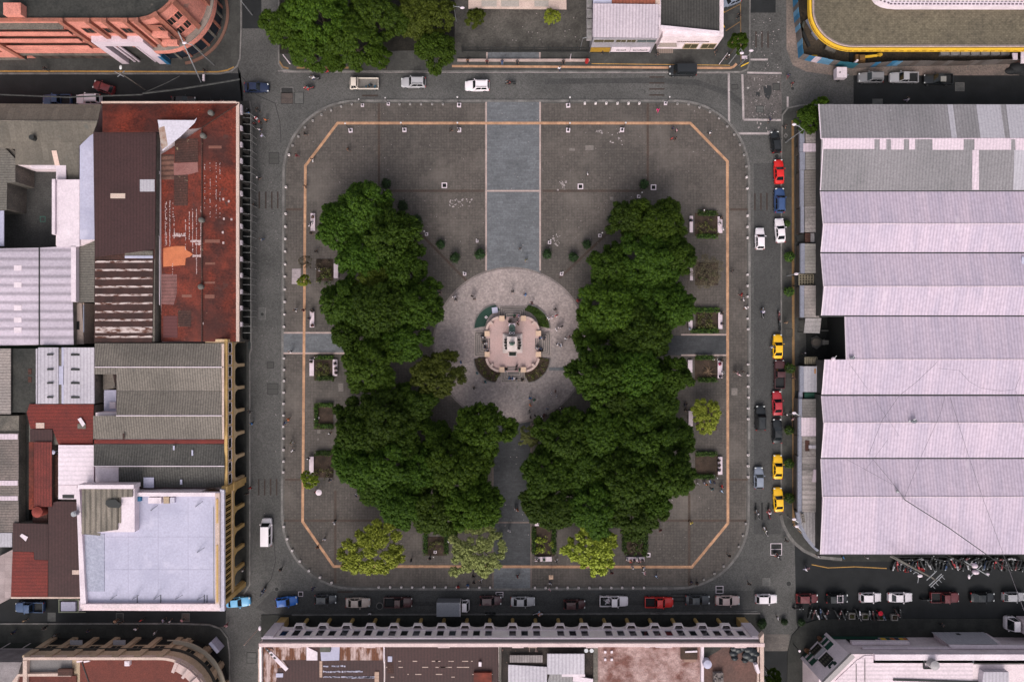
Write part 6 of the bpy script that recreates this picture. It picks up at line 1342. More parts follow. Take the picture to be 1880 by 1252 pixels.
WT = [(672,385,58,'peak of the west grove, northmost dark tree, beside the first clipped bush'),(622,418,46,'dark tree filling the north west shoulder of the west grove'),(722,435,58,'dark tree on the plaza side below the west grove peak'),(668,470,48,'dark tree above the brown shrub bed with one bench'),
 (745,492,46,'dark tree with its edge near the leaning lamp east of the west grove'),(632,560,50,'dark tree overhanging the bench just north of the west cross path'),(700,565,60,'big dark tree in the middle of the west grove'),(772,560,48,'dark tree nearest the disc edge where people sit in a row'),(640,612,36,'small dark tree reaching over the west cross path'),
 (740,625,48,'dark tree just south of the middle of the west grove'),(682,668,58,'mid green tree beside the bed with two benches, west grove'),(660,788,50,'dark tree beside the hedge square without benches, west grove'),(700,770,62,'broad dark tree south west of the disc, west grove'),(756,745,44,'dark tree at the rim of the bare dark gap, west grove'),
 (662,850,50,'dark tree above the round white table'),(712,850,56,'dark tree in the lower middle of the west grove'),(885,788,58,'rounded tree touching the foot of the disc, west grove'),(845,855,64,'big tree beside the dark central walk, west grove'),(780,865,50,'shaded tree south of the bare dark gap, west grove'),
 (742,922,52,'dark tree just above the big yellow green tree'),(800,930,60,'tree over the bed with the small white lamp block'),(868,915,60,'tree above the olive tree, at the central walk'),(735,803,44,'dark tree between the two bare dark gaps, west grove'),(802,800,32,'small tree bridging the bare dark gap to the rounded foot tree'),(690,895,42,'shaded tree by the two people in the south west quarter')]
for i, (u,v,r,lb) in enumerate(WT):
    pr = TB[i%2] if i in (10,16,17,21,20) else TP[(i*3)%5]
    tree(pr, u, v, r*1.02, lb, group=GW)
tree(TO, 690, 512, 46, 'yellowish olive tree in the middle of the dark west grove', 6.3); tree(TO, 803, 688, 52, 'olive green tree beside the monument, east edge of the west grove', 6.)
ET = [(1215,412,52,'northmost tree of the east grove, beside the first bed'),(1160,400,42,'dark tree of the east grove behind the second clipped bush'),(1252,470,40,'dark tree overhanging the bench of the twig tree bed'),(1190,478,58,'big dark tree south of the east grove peak'),(1120,488,40,'dark tree nearest the leaning lamp, east grove'),
 (1185,550,52,'dark tree in the upper middle of the east grove'),(1128,570,66,'brightest broad tree at the disc edge, east grove'),(1232,565,52,'dark tree beside the bed with brown shrubs, east grove'),(1092,600,42,'small tree pushing towards the monument, east grove'),(1175,615,58,'dark tree north of the east cross path'),
 (1095,682,56,'tree on the east rim of the disc, level with the monument foot'),(1165,680,58,'dark tree west of the bed with bare branches'),(1238,690,44,'dark tree touching the bed with bare branches'),(1130,735,46,'shaded tree above the lower crowd of sitters, east grove'),(1200,745,58,'dark tree in the lower middle of the east grove'),
 (1035,800,56,'tree at the lower disc edge where many people sit'),(1105,790,58,'big dark tree left of the vivid yellow sapling row'),(1182,805,60,'dark tree level with the yellow green bed tree'),(1245,800,42,'dark tree beside the yellow green bed tree'),(1005,868,52,'tree beside the dark central walk, east grove'),
 (1068,858,54,'dark tree in the lower west part of the east grove'),(1150,875,60,'big shaded tree in the lower east grove'),(1225,862,56,'dark tree beside the bench with three sitters'),(1015,925,54,'southmost tree at the central walk, east grove'),(1090,925,56,'dark tree above the round yellow tree'),(1165,935,56,'tree above the crowded planter, east grove'),(1205,915,42,'outermost south east tree of the east grove')]
for i, (u,v,r,lb) in enumerate(ET):
    pr = TB[i%2] if i in (6,0,8) else TP[(i*2+1)%5]
    tree(pr, u-(10 if u > 1195 else 0), v, r*1.03, lb, group=GE)
NT = [(525,45,46,'westmost leafy tree north of the plaza, at the street corner'),(592,35,62,'broad tree cut by the top edge, second from the corner'),(565,85,44,'tree over the kerb by the leaning white post'),(650,80,54,'tree dropping low branches to the parked trucks kerb'),(690,25,58,'tree at the top edge between the kerb trees'),(615,105,26,'small low tree drooping over the ochre kerb')]
for i, (u,v,r,lb) in enumerate(NT): tree(TB[i%2], u, v, r*1.05, lb, group=GN)
tree(TO, 758, 22, 46, 'duller olive tree at the top edge north of the street', 6.); tree(TO, 800, 30, 42, 'olive tree by the lamp at the fenced yard corner', 5.6); tree(TB[0], 802, 92, 42, 'bright leafy tree at the west end of the black fence', 5.5); tree(TB[1], 700, 108, 24, 'small bright tree hanging over the north street kerb', 4.5)
tree(TO, 873, 37, 19, 'small round tree in the fenced yard, left of the two', 3); tree(TY, 1012, 39, 16, 'small bright palm like tree in the fenced yard', 3)
tree(TB[0], 1350, 87, 18, 'round clipped tree on the pavement corner by the parking bays', 3.2); tree(TB[1], 1492, 214, 30, 'leafy tree squeezed against the grey market gable', 5.5); tree(TB[0], 1500, 196, 16, 'small dark tree at the north west corner of the grey gable', 4)
tree(TY, 688, 1004, 60, 'big yellow green tree in the south west part of the plaza', 4.5); tree(TPALE, 877, 1003, 56, 'pale olive green tree beside the dark central walk', 4.5); tree(TY2, 1087, 1008, 50, 'round golden green tree with big leaves in the south part', 4.5)
tree(TY, 1298, 763, 33, 'yellow green tree growing out of the third east bed', 4.); tree(TG, 1298, 497, 36, 'sparse brown twiggy tree in the second east bed', 3.5); tree(TPALE, 973, 800, 21, 'small pale tree at the lower rim of the disc', 3.5); tree(TPALE, 975, 935, 15, 'small pale tree among dark ones at the central walk', 3.5)
tree(TY, 564, 517, 12, 'thin yellow sapling standing on the orange line', 2.6); tree(TG, 563, 482, 15, 'nearly bare sapling north of the yellow one', 2.6); tree(TY, 575, 876, 17, 'thin yellowish sapling over a bench in the south west bed', 2.6)
tree(TB[1], 1409, 1230, 16, 'small bright tree behind the arcade hall, at the south edge', 2.5)
for t in TP+TB+[TO,TY,TY2,TPALE,TG]: kill(t)
# clipped round bushes
def bush_proto(name, seed, R, m_, n=26, n_per=260, ls=.2, squash=.9):
    r = random.Random(seed); lob = [(0,0,R*.75,R*.82)]
    for k in range(n):
        a, e = r.uniform(0,2*PI), math.asin(r.uniform(-.2,1)); lob.append((R*.62*math.cos(a)*math.cos(e), R*.62*math.sin(a)*math.cos(e), R*.78+R*.62*math.sin(e)*squash, R*.34))
    root = thing(name, 'x', 'bush'); o = bpy.data.objects.new('foliage', leaf_mesh('foliage', lob, n_per, ls, m_, seed, wide=.6)); COL.objects.link(o); o.parent = root
    part('stem', MB().cyl(0,0,-.05,R*.6,.07), bark, root); part('foliage_core', MB().ball((0,0,R*.74),R*.72,R*.72,R*.7,10,7), M('bush heart',(.01,.02,.006)), root, True)  # very dark green ball fills the inside of the foliage
    return root
B0 = bush_proto('round_bush', 5, .95, lf_t); B1 = bush_proto('round_bush', 6, .95, lf_h)
for u,v,r,lb in ((709,338,9,'clipped round bush at the tip of the west grove'),(740,379,9.5,'clipped round bush tucked against the west grove shoulder'),(766,404.5,9,'clipped round bush at the upper end of the west diagonal strip'),(809,449,8,'clipped round bush in the middle of the west diagonal strip'),(835.5,473.6,9,'clipped round bush at the lower end of the west diagonal strip'),(881,467,9.5,'clipped round bush beside the stone walk, west side'),
  (1182,339,8.5,'clipped round bush beside the square drain at the east grove tip'),(1124,403,9,'clipped round bush tucked against the east grove'),(1077,449,8,'clipped round bush in the middle of the east diagonal strip'),(1052.5,472.5,8.5,'clipped round bush at the lower end of the east diagonal strip'),(1004.5,467,8.5,'clipped round bush beside the stone walk, east side')):
    dup(B0, P(u,v,.8)+(.13,), random.uniform(0,6), lb, 'clipped round bushes along the diagonal strips', r/7.6)
for u,v,r,lb in ((1446,410,6,'small pale kerb bush beside the white saloon'),(1449,472,10,'kerb bush next to the motorless gap behind the white saloon'),(1448.6,535,9.5,'kerb bush level with the brown lattice pergola'),(1450,675.5,10,'kerb bush touching the maroon pickup'),(1448.5,790,9,'kerb bush beside the black saloon'),(1448,851,9.5,'kerb bush beside the upper southern taxi'),(1448,914,10,'kerb bush beside the last yellow taxi')):
    dup(B1 if r > 6 else B1, P(u,v,1)+(.13,), random.uniform(0,6), lb, 'round bushes along the market kerb', r/8.2)
for u,v,r,lb in ((1398,1145,10,'dark bush at the east end of the arcade hall'),(1440,1141,7.5,'dark bush behind the standing rider at the crossing'),(1471,1142,8,'dark bush at the kerb corner beside the motorcycles'),(1402,1140,6,'dark low bush beside the arcade corner pier')):
    dup(B0, P(u,v,.6)+(.02,), random.uniform(0,6), lb, None, r/9.6)
kill(B0); kill(B1)
# ---- planting beds: soil, hedge pieces (each a thing), shrubs
def hedge(u0, v0, u1, v1, label, h=.85, m_=lf_h):
    x0, y0 = P(u0,v1,h); x1, y1 = P(u1,v0,h); lob = []; r = random.Random(int(u0*7+v0)); st = .42
    nx, ny = max(1,round((x1-x0)/st)), max(1,round((y1-y0)/st)); cx_, cy_ = (x0+x1)/2, (y0+y1)/2
    for i in range(nx):
        for j in range(ny): lob.append((x0+(i+.5)*(x1-x0)/nx-cx_+r.uniform(-.08,.08), y0+(j+.5)*(y1-y0)/ny-cy_+r.uniform(-.08,.08), h*.62+r.uniform(-.05,.1), .33))
    o = bpy.data.objects.new('hedge', leaf_mesh('hedge', lob, 300, .2, m_, int(u0), wide=.6)); COL.objects.link(o); o.location = (cx_,cy_,.12)
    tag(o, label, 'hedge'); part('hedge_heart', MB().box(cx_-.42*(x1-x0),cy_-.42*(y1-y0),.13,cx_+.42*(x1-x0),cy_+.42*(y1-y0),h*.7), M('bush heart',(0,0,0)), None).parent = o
    c = o.children[0]; c.location = (-cx_,-cy_,-.12)
    return o
def shrubs(u0, v0, u1, v1, label, n=10, m_=lf_s, r0=.35, seed=1, dens=130):
    r = random.Random(seed); x0, y0 = P(u0,v1); x1, y1 = P(u1,v0); cx_, cy_ = (x0+x1)/2, (y0+y1)/2
    lob = [(r.uniform(x0,x1)-cx_, r.uniform(y0,y1)-cy_, r.uniform(.25,.7), r0*r.uniform(.6,1.4)) for _ in range(n)]
    o = bpy.data.objects.new('shrub', leaf_mesh('shrub', lob, dens, .28, m_, seed, wide=.5)); COL.objects.link(o); o.location = (cx_,cy_,.14)
    return tag(o, label, 'shrub')
def bed(u0, v0, u1, v1): structure('planting_bed', MB().prism(PL(R4(u0,v0,u1,v1)), .05, .2), soil)
bed(581,476,612,516); shrubs(583,492,610,516,'yellow green shrubs in the brown west bed with one bench',16,seed=2); shrubs(580,505,612,522,'green shrubs along the south rim of the brown west bed',10,lf_h,seed=3); shrubs(583,478,606,495,'reddish brown shrub patch at the top of the brown west bed',9,lf_g,seed=4)
bed(577,652,614,698); hedge(579,652,612,660,'hedge along the north side of the bed with two benches, west'); shrubs(584,668,606,690,'pale palm like shrub in the bed with two benches, west',14,lf_s,.45,5); hedge(578,690,613,699,'hedge along the south side of the bed with two benches, west')
bed(577,742,612,788); hedge(576.5,741,583,787,'west side of the hedge square without benches'); hedge(584,740,612,747,'north side of the hedge square without benches'); hedge(584,779,612,787,'south side of the hedge square without benches')
bed(577,834,612,876); hedge(577,828,608,837,'bright hedge north of the south west bed with the sapling'); shrubs(580,858,612,880,'shrubs under the sapling in the south west bed',14,seed=6)
bed(1275,392,1318,434); hedge(1282,386,1318,396,'north hedge of the first east bed'); hedge(1280,430,1318,437,'south hedge of the first east bed'); shrubs(1279,404,1317,432,'mixed yellow green shrubs in the first east bed',22,seed=7)
bed(1276,482,1318,524); shrubs(1284,492,1312,516,'dark low shrubs under the twiggy tree',10,lf_h,seed=8)
bed(1277,566,1320,612); hedge(1276,564,1321,574,'north hedge of the brown shrub bed, east side'); hedge(1268,603,1321,612,'south hedge of the brown shrub bed, east side'); shrubs(1280,574,1317,602,'brown and yellow shrubs filling the bed north of the east cross path',26,seed=9); shrubs(1278,574,1300,596,'rusty brown shrub in the bed north of the east cross path',9,lf_g,seed=10)
bed(1275,656,1316,698); hedge(1278,652,1312,661,'north hedge of the bed with bare branches'); hedge(1282,693,1318,702,'south hedge of the bed with bare branches')
t = thing('bare_branches', 'fallen bare branches fanned out in the soil of the fourth east bed', 'branches', (*P(1299,680),.2)); tw = MB(); r = random.Random(4); x, y = P(1299,682)
for k in range(26): a = r.uniform(0,2*PI); l = r.uniform(.8,1.9); tw.tube([(x,y,.25),(x+l*.5*math.cos(a),y+l*.5*math.sin(a),.4),(x+l*math.cos(a+.2),y+l*math.sin(a+.2),.3)], [.05,.03,.015], 4)
part('twig', tw, M('dry twig',(.2,.13,.085)), t)
bed(1278,744,1316,790); shrubs(1282,752,1312,786,'brown undergrowth below the yellow green bed tree',14,lf_g,seed=12)
bed(1276,834,1318,874); hedge(1278,829,1317,838,'bright hedge north of the bare soil bed by the last east bench'); hedge(1276,871,1314,879,'hedge south of the bare soil bed by the last east bench')
bed(781,985,820,1019); hedge(776.5,980,784.5,1019,'left hedge of the bed with the small lamp block'); hedge(815,980,823,1019,'right hedge of the bed with the small lamp block'); shrubs(786,990,814,1008,'yellow green shrubs between the two hedges of the south bed',12,seed=13)
bed(980,966,1018,1020); hedge(976.5,968,984,1018,'left hedge of the bed between two white benches'); hedge(1013,966,1021,1018,'right hedge of the bed between two white benches'); shrubs(983,978,1014,1016,'bright green shrubs between two white benches, south side',26,lf_y,.4,14)
bed(1146,982,1188,1018); hedge(1143,985,1150,1014,'left hedge of the crowded planter'); hedge(1182,982,1190,1014,'right hedge of the crowded planter'); shrubs(1149,985,1184,1018,'dark shrubs filling the crowded planter',26,lf_h,.42,15); shrubs(1156,990,1176,1010,'brownish shrub in the middle of the crowded planter',10,lf_g,seed=16)
# ---------------------------------------------------------------- monument
mon = thing('monument', 'stepped pink stone monument with bronze figures in the centre of the disc', 'monument', (*P(940,626),.12))
pinkfl = M('pink polished platform', (.5,.33,.31), (.4,.28,.265), .3, .6, fine=.12, speck=[(.9,.72,(.3,.22,.21))])
pinkc = M('pink stone coping', (.56,.4,.36), (.45,.33,.3), .8, .7, fine=.2)
stepm = M('granite steps', (.17,.145,.137), (.12,.105,.1), .8, .8, fine=.25)
peach = M('peach pedestal stone', (.62,.43,.31), (.54,.37,.27), .8, .7, fine=.15)
zP = .95
def octa(hw, hh, c, n=5):
    out = []
    for sx, sy in ((1,1),(-1,1),(-1,-1),(1,-1)):
        rng = range(n+1) if sx*sy > 0 else range(n,-1,-1)
        for i in rng:
            a = PI/2*i/n; out.append((941+sx*(hw-c+c*math.cos(a)), 632-sy*(hh-c+c*math.sin(a))))
    return out
part('platform', MB().prism(PL(octa(48.5,50,28)), .1, zP), pinkfl, mon)
arcs = [[(941+sx*(48.5-28+27*math.cos(a)), 632-sy*(50-28+27*math.sin(a))) for a in [math.radians(k) for k in range(8,84,6)]] for sx, sy in ((1,1),(-1,1),(-1,-1),(1,-1))]
for a in arcs: part('parapet', MB().strip(PL(a), .42, zP, zP+.42), pinkc, mon)
for sx, sy in ((1,1),(-1,1),(-1,-1),(1,-1)):
    u, v = 941+sx*38.5, 632-sy*39
    x, y = P(u,v,1.4); part('plaque', MB().obox(x,y,zP,1.6,.75,.4,math.radians(45*sx*-sy+90)), pinkc, mon)
for u, v in ((921.5,584.5),(961,584.5),(894.5,612.5),(894.5,650.5),(988.5,612),(988.5,650.5),(921.5,678.5),(961,678.5)):
    x, y = P(u,v,1.5); q = part('pedestal', MB().box(x-.36,y-.36,.12,x+.36,y+.36,1.55), peach, mon); part('cap', MB().box(x-.46,y-.46,1.55,x+.46,y+.46,1.68), peach, q); part('foot', MB().box(x-.5,y-.5,.12,x+.5,y+.5,1.0), pinkc, q)
nose = M('pale step nosing', (.42,.34,.31), (.33,.27,.25), .8, .8, fine=.2)
for k in range(5):
    z0 = .12+.16*(k+1); f = k*3.1
    for i, (nm, q) in enumerate((('north_step',(917+f,562.5+f*1.1,966-f,592)),('south_step',(920+f*.9,672,966-f*.9,702-f*1.1)),('west_step',(871.5+f*1.2,609+f,896,654-f)),('east_step',(986,610+f,1010.5-f*1.2,653-f)))):
        st = part(nm, MB().prism(PL(R4(*q)), .1, z0+i*.003), stepm, mon); part('nosing', MB().strip(PL(R4(q[0]+.5,q[1]+.5,q[2]-.5,q[3]-.5)), .1, z0+i*.003, z0+.012+i*.003, closed=True), nose, st)
for k in range(3):   # inner flights cut into the platform, seen as dark treads
    part('tread', MB().prism(PL(R4(934,584+k*3,953,586+k*3)), zP, zP+.02), stepm, mon); part('tread', MB().prism(PL(R4(931,672+k*3,950,674+k*3)), zP, zP+.02), stepm, mon)
    part('tread', MB().prism(PL(R4(892+k*3,621,894+k*3,641)), zP, zP+.023), stepm, mon); part('tread', MB().prism(PL(R4(982+k*3,621,984+k*3,641)), zP, zP+.023), stepm, mon)
whst = M('white statue stone', (.66,.54,.52), (.5,.42,.4), .9, .7, fine=.2); bronze = M('green bronze', (.11,.17,.145), (.05,.075,.062), 2., .5, fine=.3, metal=.2); bronzed = M('dark bronze', (.022,.026,.022), (.012,.014,.012), 2, .5, fine=.3)
xs, ys = P(940,626.5,1); 
x0,y0 = P(923,648,1.2); x1,y1 = P(959,613,1.2)
part('plinth', MB().box(x0,y0,zP,x1,y1,1.3).box(x0+.25,y0+.25,1.3,x1-.25,y1-.25,1.6), whst, mon)
x2,y2 = P(933,642,2.6); x3,y3 = P(947,620,2.6)
part('pillar', MB().box(x2-.25,y2-.2,1.6,x3+.25,y3+.2,2.4).box(x2,y2,2.4,x3,y3,5.2).box(x2-.15,y2-.15,5.2,x3+.15,y3+.15,5.5), whst, mon)
def figure(parent, nm, x, y, z, hgt, m_, lean=0):   # draped human figure, one continuous skin
    b = MB(); s = hgt/1.75
    rr = [(0,.3),(.25,.27),(.8,.2),(.95,.21),(1.15,.17),(1.38,.24),(1.46,.12),(1.52,.075),(1.58,.1),(1.66,.115),(1.74,.07),(1.77,.01)]
    b.loft([[(x+lean*h*s+r*s*math.cos(a*PI/5)*(1.15 if h < 1.45 else 1), y+r*s*.8*math.sin(a*PI/5), z+h*s) for a in range(10)] for h, r in rr])
    o = part(nm, b, m_, parent, True)
    for sd in (-1,1): part('arm', MB().tube([(x+lean*1.38*s+sd*.22*s,y,z+1.38*s),(x+sd*.34*s,y+.1*s,z+1.1*s),(x+sd*.25*s,y+.3*s,z+.95*s)], [.07*s,.055*s,.04*s], 6), m_, o)
    return o
xc, yc = (x2+x3)/2, (y2+y3)/2
figure(mon, 'statue', xc, yc, 5.5, 2.4, bronze)
xb, yb = P(940,604,2.6); part('bronze_group', MB().box(xb-.55,yb-1.05,1.3,xb+.55,yb+.8,2.2).ball((xb-.28,yb-.75,2.35),.28).ball((xb+.28,yb-.75,2.35),.28), bronze, mon, True)
for sx in (-.35,.35): part('white_wing', MB().tube([(xb+sx*1.7,yb+.55,2.3),(xb+sx*1.2,yb+.95,2.5),(xb+sx*.3,yb+.9,2.4)], [.1,.16,.1], 6), white2, mon, True)
part('ring', MB().strip([(xb-.28+.2*math.cos(a*PI/5),yb-.75+.2*math.sin(a*PI/5)) for a in range(10)], .09, 2.62, 2.68, closed=True).strip([(xb+.28+.2*math.cos(a*PI/5),yb-.75+.2*math.sin(a*PI/5)) for a in range(10)], .09, 2.62, 2.68, closed=True), white2, mon)
for i, (u, v) in enumerate(((928.5,624),(928,629),(928.5,635),(929.5,640),(953,624),(954,629.5),(954.5,635),(953,640),(936,641.5),(943,642))): x, y = P(u,v,2); figure(mon, 'bronze_figure', x, y, 1.55, 1.35, bronzed if i < 8 else M('old gold',(.1,.08,.045)))
xa, ya = P(941,650,1.3); part('inscription_slab', MB().box(xa-.75,ya-.45,zP,xa+.75,ya+.4,1.3), whst, mon); part('dark_panel', MB().box(xa-.62,ya-.3,1.3,xa+.62,ya+.35,1.36), M('black green panel',(.012,.016,.012)), mon)
# four quarter beds round the platform
def qbed(sx, sy, m_, nm):
    ang = [math.radians(a) for a in range(4,90,8)]
    out = [(940+sx*(26+43*math.cos(a)), 631-sy*(25+46*math.sin(a))) for a in ang]
    inn = [(940+sx*(18+31*math.cos(a)), 627-sy*(26+31*math.sin(a))) for a in ang][::-1]
    structure('bed_'+nm if 0 else nm, MB().prism(PL(out+inn), .1, .3), m_); structure('bed_kerb', MB().strip(PL([(940+sx*(26.5+43.5*math.cos(a)), 631-sy*(25+46.5*math.sin(a))) for a in ang]), .16, .1, .36), kerbm)
    return out, inn
qbed(-1,1,M('dark green bed cover',(.018,.05,.036),(.012,.035,.026),.5,.8,fine=.2),'covered_bed')
bg_ = M('lawn',(.03,.05,.012),(.05,.075,.015),1.2,.95,fine=.35)
qbed(1,1,bg_,'lawn_bed'); qbed(-1,-1,soil,'planting_bed'); qbed(1,-1,soil,'planting_bed')
x, y = P(908.5,569.5,.5); solid('floor_panel', MB().obox(x,y,.3,.42,1.05,1.05,.12), lav, 'pale lavender square panel on the dark green quarter bed', 'panel')
x, y = P(892.5,582.5,.5); solid('lamp_block', MB().strip([(x-.22,y),(x,y+.22),(x+.22,y),(x,y-.22)], .1, .3, .45, closed=True), white2, 'tiny white square lamp frame on the dark green quarter bed', 'lamp')
def ringshrub(sx, sy, label, m_, n, seed, lo=4, hi=86, rr=.32, dens=140):
    r = random.Random(seed); lob = []
    cu, cv = P(940+sx*52, 631-sy*50)
    for _ in range(n):
        a = math.radians(r.uniform(lo,hi)); k = r.uniform(.2,.93)
        u = 940+sx*((18+31*math.cos(a))*(1-k)+(26+42*math.cos(a))*k); v = (627-sy*(26+31*math.sin(a)))*(1-k)+(631-sy*(25+45*math.sin(a)))*k
        x, y = P(u,v); lob.append((x-cu,y-cv,r.uniform(.02,.25),rr*r.uniform(.6,1.3)))
    o = bpy.data.objects.new('shrub', leaf_mesh('shrub', lob, dens, .22, m_, seed, wide=.5)); COL.objects.link(o); o.location = (cu,cv,.3); tag(o, label, 'shrub')
ringshrub(1,1,'low green planting in the north east quarter bed of the monument',lf_h,60,21); ringshrub(-1,-1,'sparse shrubs in the south west quarter bed of the monument',lf_s,34,22); ringshrub(1,-1,'sparse shrubs in the south east quarter bed of the monument',lf_s,36,23)
# ---------------------------------------------------------------- plaza furniture
bw = M('white bench stone', (.68,.55,.6), (.56,.45,.49), .8, .7, fine=.15, speck=[(1.6,.76,(.3,.24,.26))])
def bench(u0,v0,u1,v1,label):
    b = thing('bench', label, 'bench', P((u0+u1)/2,(v0+v1)/2)+(.12,), group=None); x0,y0 = P(u0,v1,.5); x1,y1 = P(u1,v0,.5)
    part('seat', MB().box(x0,y0,.45,x1,y1,.6), bw, b)
    if x1-x0 > y1-y0: ends = [(x0+.2,y0+.1,x0+.5,y1-.1),(x1-.5,y0+.1,x1-.2,y1-.1)]
    else: ends = [(x0+.1,y0+.2,x1-.1,y0+.5),(x0+.1,y1-.5,x1-.1,y1-.2)]
    for a in ends: part('leg', MB().box(a[0],a[1],.12,a[2],a[3],.45), bw, b)
for q in [(570.5,392,578.5,424,'white bench beside the north west shoulder of the west grove'),(569,571,577,601,'white bench just north of the west cross path'),(613,484,621,511,'pale bench on the grove side of the brown west bed'),(568.5,660,576.5,690,'white speckled bench on the outer side of the bed south of the west cross path'),(611,660,619.5,690,'white bench with dark sitters on the grove side of the two bench bed'),(568,838,576,868,'white bench beside the thin sapling, south west bed'),
 (1266,397,1272,427,'bench on the grove side of the first east bed'),(1317.5,398,1326,428,'bench on the outer side of the first east bed'),(1266.5,486,1272,515,'bench under the tree edge by the twiggy tree'),(1318.5,573,1326,604,'bench on the outer side of the brown shrub bed'),(1264,580,1271,605,'half hidden bench on the grove side of the brown shrub bed'),(1317.5,662,1326,694,'bench on the outer side of the bed with bare branches'),(1263,661,1271,684,'bench on the grove side of the bed with bare branches'),(1264,754,1272,782,'bench on the grove side of the yellow green bed tree'),(1318,838.5,1326,871,'bench with three sitters by the bare soil bed'),
 (982,955,1013,965,'north bench of the bright green south bed'),(982,1021.5,1013,1030,'south bench of the bright green south bed'),(1150,1022,1183,1030,'crowded bench at the foot of the south east planter')]: bench(*q)
def lampproto():
    l = thing('plaza_lamp', 'x', 'lamp'); part('base', MB().box(-.36,-.36,-.02,.36,.36,.34), white2, l); part('pole', MB().cyl(0,0,.34,4.2,.06,.045,8), dark, l)
    part('lamp_head', MB().ball((0,0,4.32),.17,.17,.2,8,6), M('frosted lamp globe',(.6,.55,.56)), l, True); part('pole_foot', MB().box(-.18,-.2,.34,.18,.14,.5), dark, l); return l
L0 = lampproto()
for u,v,lb,s in ((665.5,193.5,'plaza lamp by the black drain mouth, north west kerb',.75),(713,191,'second plaza lamp along the north kerb from the drain mouth',.75),(843,193.5,'plaza lamp at the north kerb left of the stone walk',1),(1043,194,'plaza lamp at the north kerb right of the stone walk',1),(1222,190,'plaza lamp where the north kerb starts to bend, east',.8),
  (643.8,240,'plaza lamp at the chamfered north west end of the orange line',1),(742.7,239,'plaza lamp under the orange line, second from the west',1),(843,239,'plaza lamp under the orange line with a person beside it',1),(1043,239.5,'plaza lamp under the orange line right of the stone walk',1),(1142,239,'plaza lamp under the orange line, east of the chalk patches',1),
  (783,430,'leaning plaza lamp on the west diagonal strip, upper one',.8),(853,503,'plaza lamp on the west diagonal strip next to the disc',.8),(712,357,'plaza lamp at the tip of the west grove',.8),(1172.6,361,'plaza lamp at the tip of the east grove',.8),(1101.5,432.7,'plaza lamp on the east diagonal strip, upper one',.8),(1031,503,'plaza lamp on the east diagonal strip next to the disc',.8),(1009,445.5,'plaza lamp beside the stone walk on the east side',.8),(876,443,'plaza lamp beside the stone walk on the west side',.6),
  (584,656,'small lamp block in the north hedge of the two bench bed, west',.55),(584,767,'small lamp block in the hedge square without benches',.55),(1310,659,'small lamp block in the hedge of the bare branch bed',.6),(1310,873,'small lamp block at the last east bench',.6),(799,1013,'small lamp block in the south bed between two hedges',.7),(585.5,496,'small lamp block in the brown west bed',.5)):
    dup(L0, P(u,v,.3)+(.12,), random.uniform(-.1,.1), lb, None, (s,s,s*1.0))
kill(L0)
for u,v,lb,r in ((816,341,'white framed square drain left of the stone walk',.42),(1065.5,343,'white framed square drain right of the stone walk',.42),(1199.5,344.5,'white framed square drain beside the clipped bush',.42),(1190,1018,'white framed square drain at the crowded planter',.3)):
    d_ = thing('drain_cover', lb, 'drain', P(u,v)+(.12,)); x, y = P(u,v); part('frame', MB().strip([(x-r,y-r),(x+r,y-r),(x+r,y+r),(x-r,y+r)], .16, .122, .16, closed=True), white2, d_); part('grate', MB().box(x-r+.08,y-r+.08,.121,x+r-.08,y+r-.08,.14), hole, d_)
# bollards
bb = MB().box(-.2,-.2,-.02,.2,.2,.62)
BO = solid('bollard', bb, M('white bollard concrete',(.8,.7,.7),(.66,.57,.57),1.5,.8,fine=.15), 'x', 'bollard', org=(0,0,0)); part('ring', MB().cyl(0,0,.62,.66,.1,n=8), dark, BO)
BD = solid('bollard', MB().box(-.17,-.17,-.02,.17,.17,.34), M('worn grey bollard',(.36,.32,.31),(.26,.235,.23),1.5,.85,fine=.2), 'x', 'bollard', org=(0,0,0)); part('ring', MB().cyl(0,0,.34,.36,.08,n=8), dark, BD)
def bollards(pts, lb, grp, pr=BO, s=1.):
    for u,v in pts: dup(pr, P(u,v,.3)+(.12,), random.uniform(-.05,.05), lb, grp, s)
bollards([(646,191.8),(733.5,191.8),(753,191.8),(773,191.8),(793.5,191.8),(813,191.8)], 'low worn bollard along the north kerb left of the stone walk', 'worn bollards along the north kerb, left', BD)
bollards([(1073.5,190.5),(1093.5,190.5),(1113,190.5),(1133.5,190.5),(1153.5,190.5),(1173.5,190.5)], 'white bollard along the north kerb right of the stone walk', 'white bollards along the north kerb, right', BO, .85)
bollards([(626.5,196),(608,203),(590.5,211.5),(574.5,222),(560,234.5),(548,251),(537.5,267.5)], 'worn bollard along the bend of the north west kerb', 'bollards along the north west kerb bend', BD)
bollards([(1243.5,191),(1264,192),(1284,197.5),(1303.5,206),(1320,217.5),(1335,232.5),(1348,247.5),(1358.5,266),(1366,285),(1370,306)], 'worn bollard along the bend of the north east kerb', 'bollards along the north east kerb bend', BD)
bollards([(531,285),(525.5,344),(525,393),(524.5,416.5),(524.5,439),(524,462),(524,485.5),(523.5,508),(523.5,531.5),(523.3,554.5),(523,577.5),(522,600)], 'white bollard along the west kerb north of the cross path', 'white bollards along the west kerb, north half', BO, .8)
bollards([(522,658),(522,679),(522,699.5),(521.5,720.5),(521,741),(521,762.5),(521,783),(521,804.5),(521,825.5),(521,846.5),(520.5,866.5)], 'white bollard along the west kerb south of the cross path', 'white bollards along the west kerb, south half', BO, .8)
bollards([(521.5,966),(527.5,988.5),(537,1010),(551,1029.5),(567.5,1047),(588,1059),(609,1069)], 'white bollard along the bend of the south west kerb', 'bollards along the south west kerb bend', BO, .8)
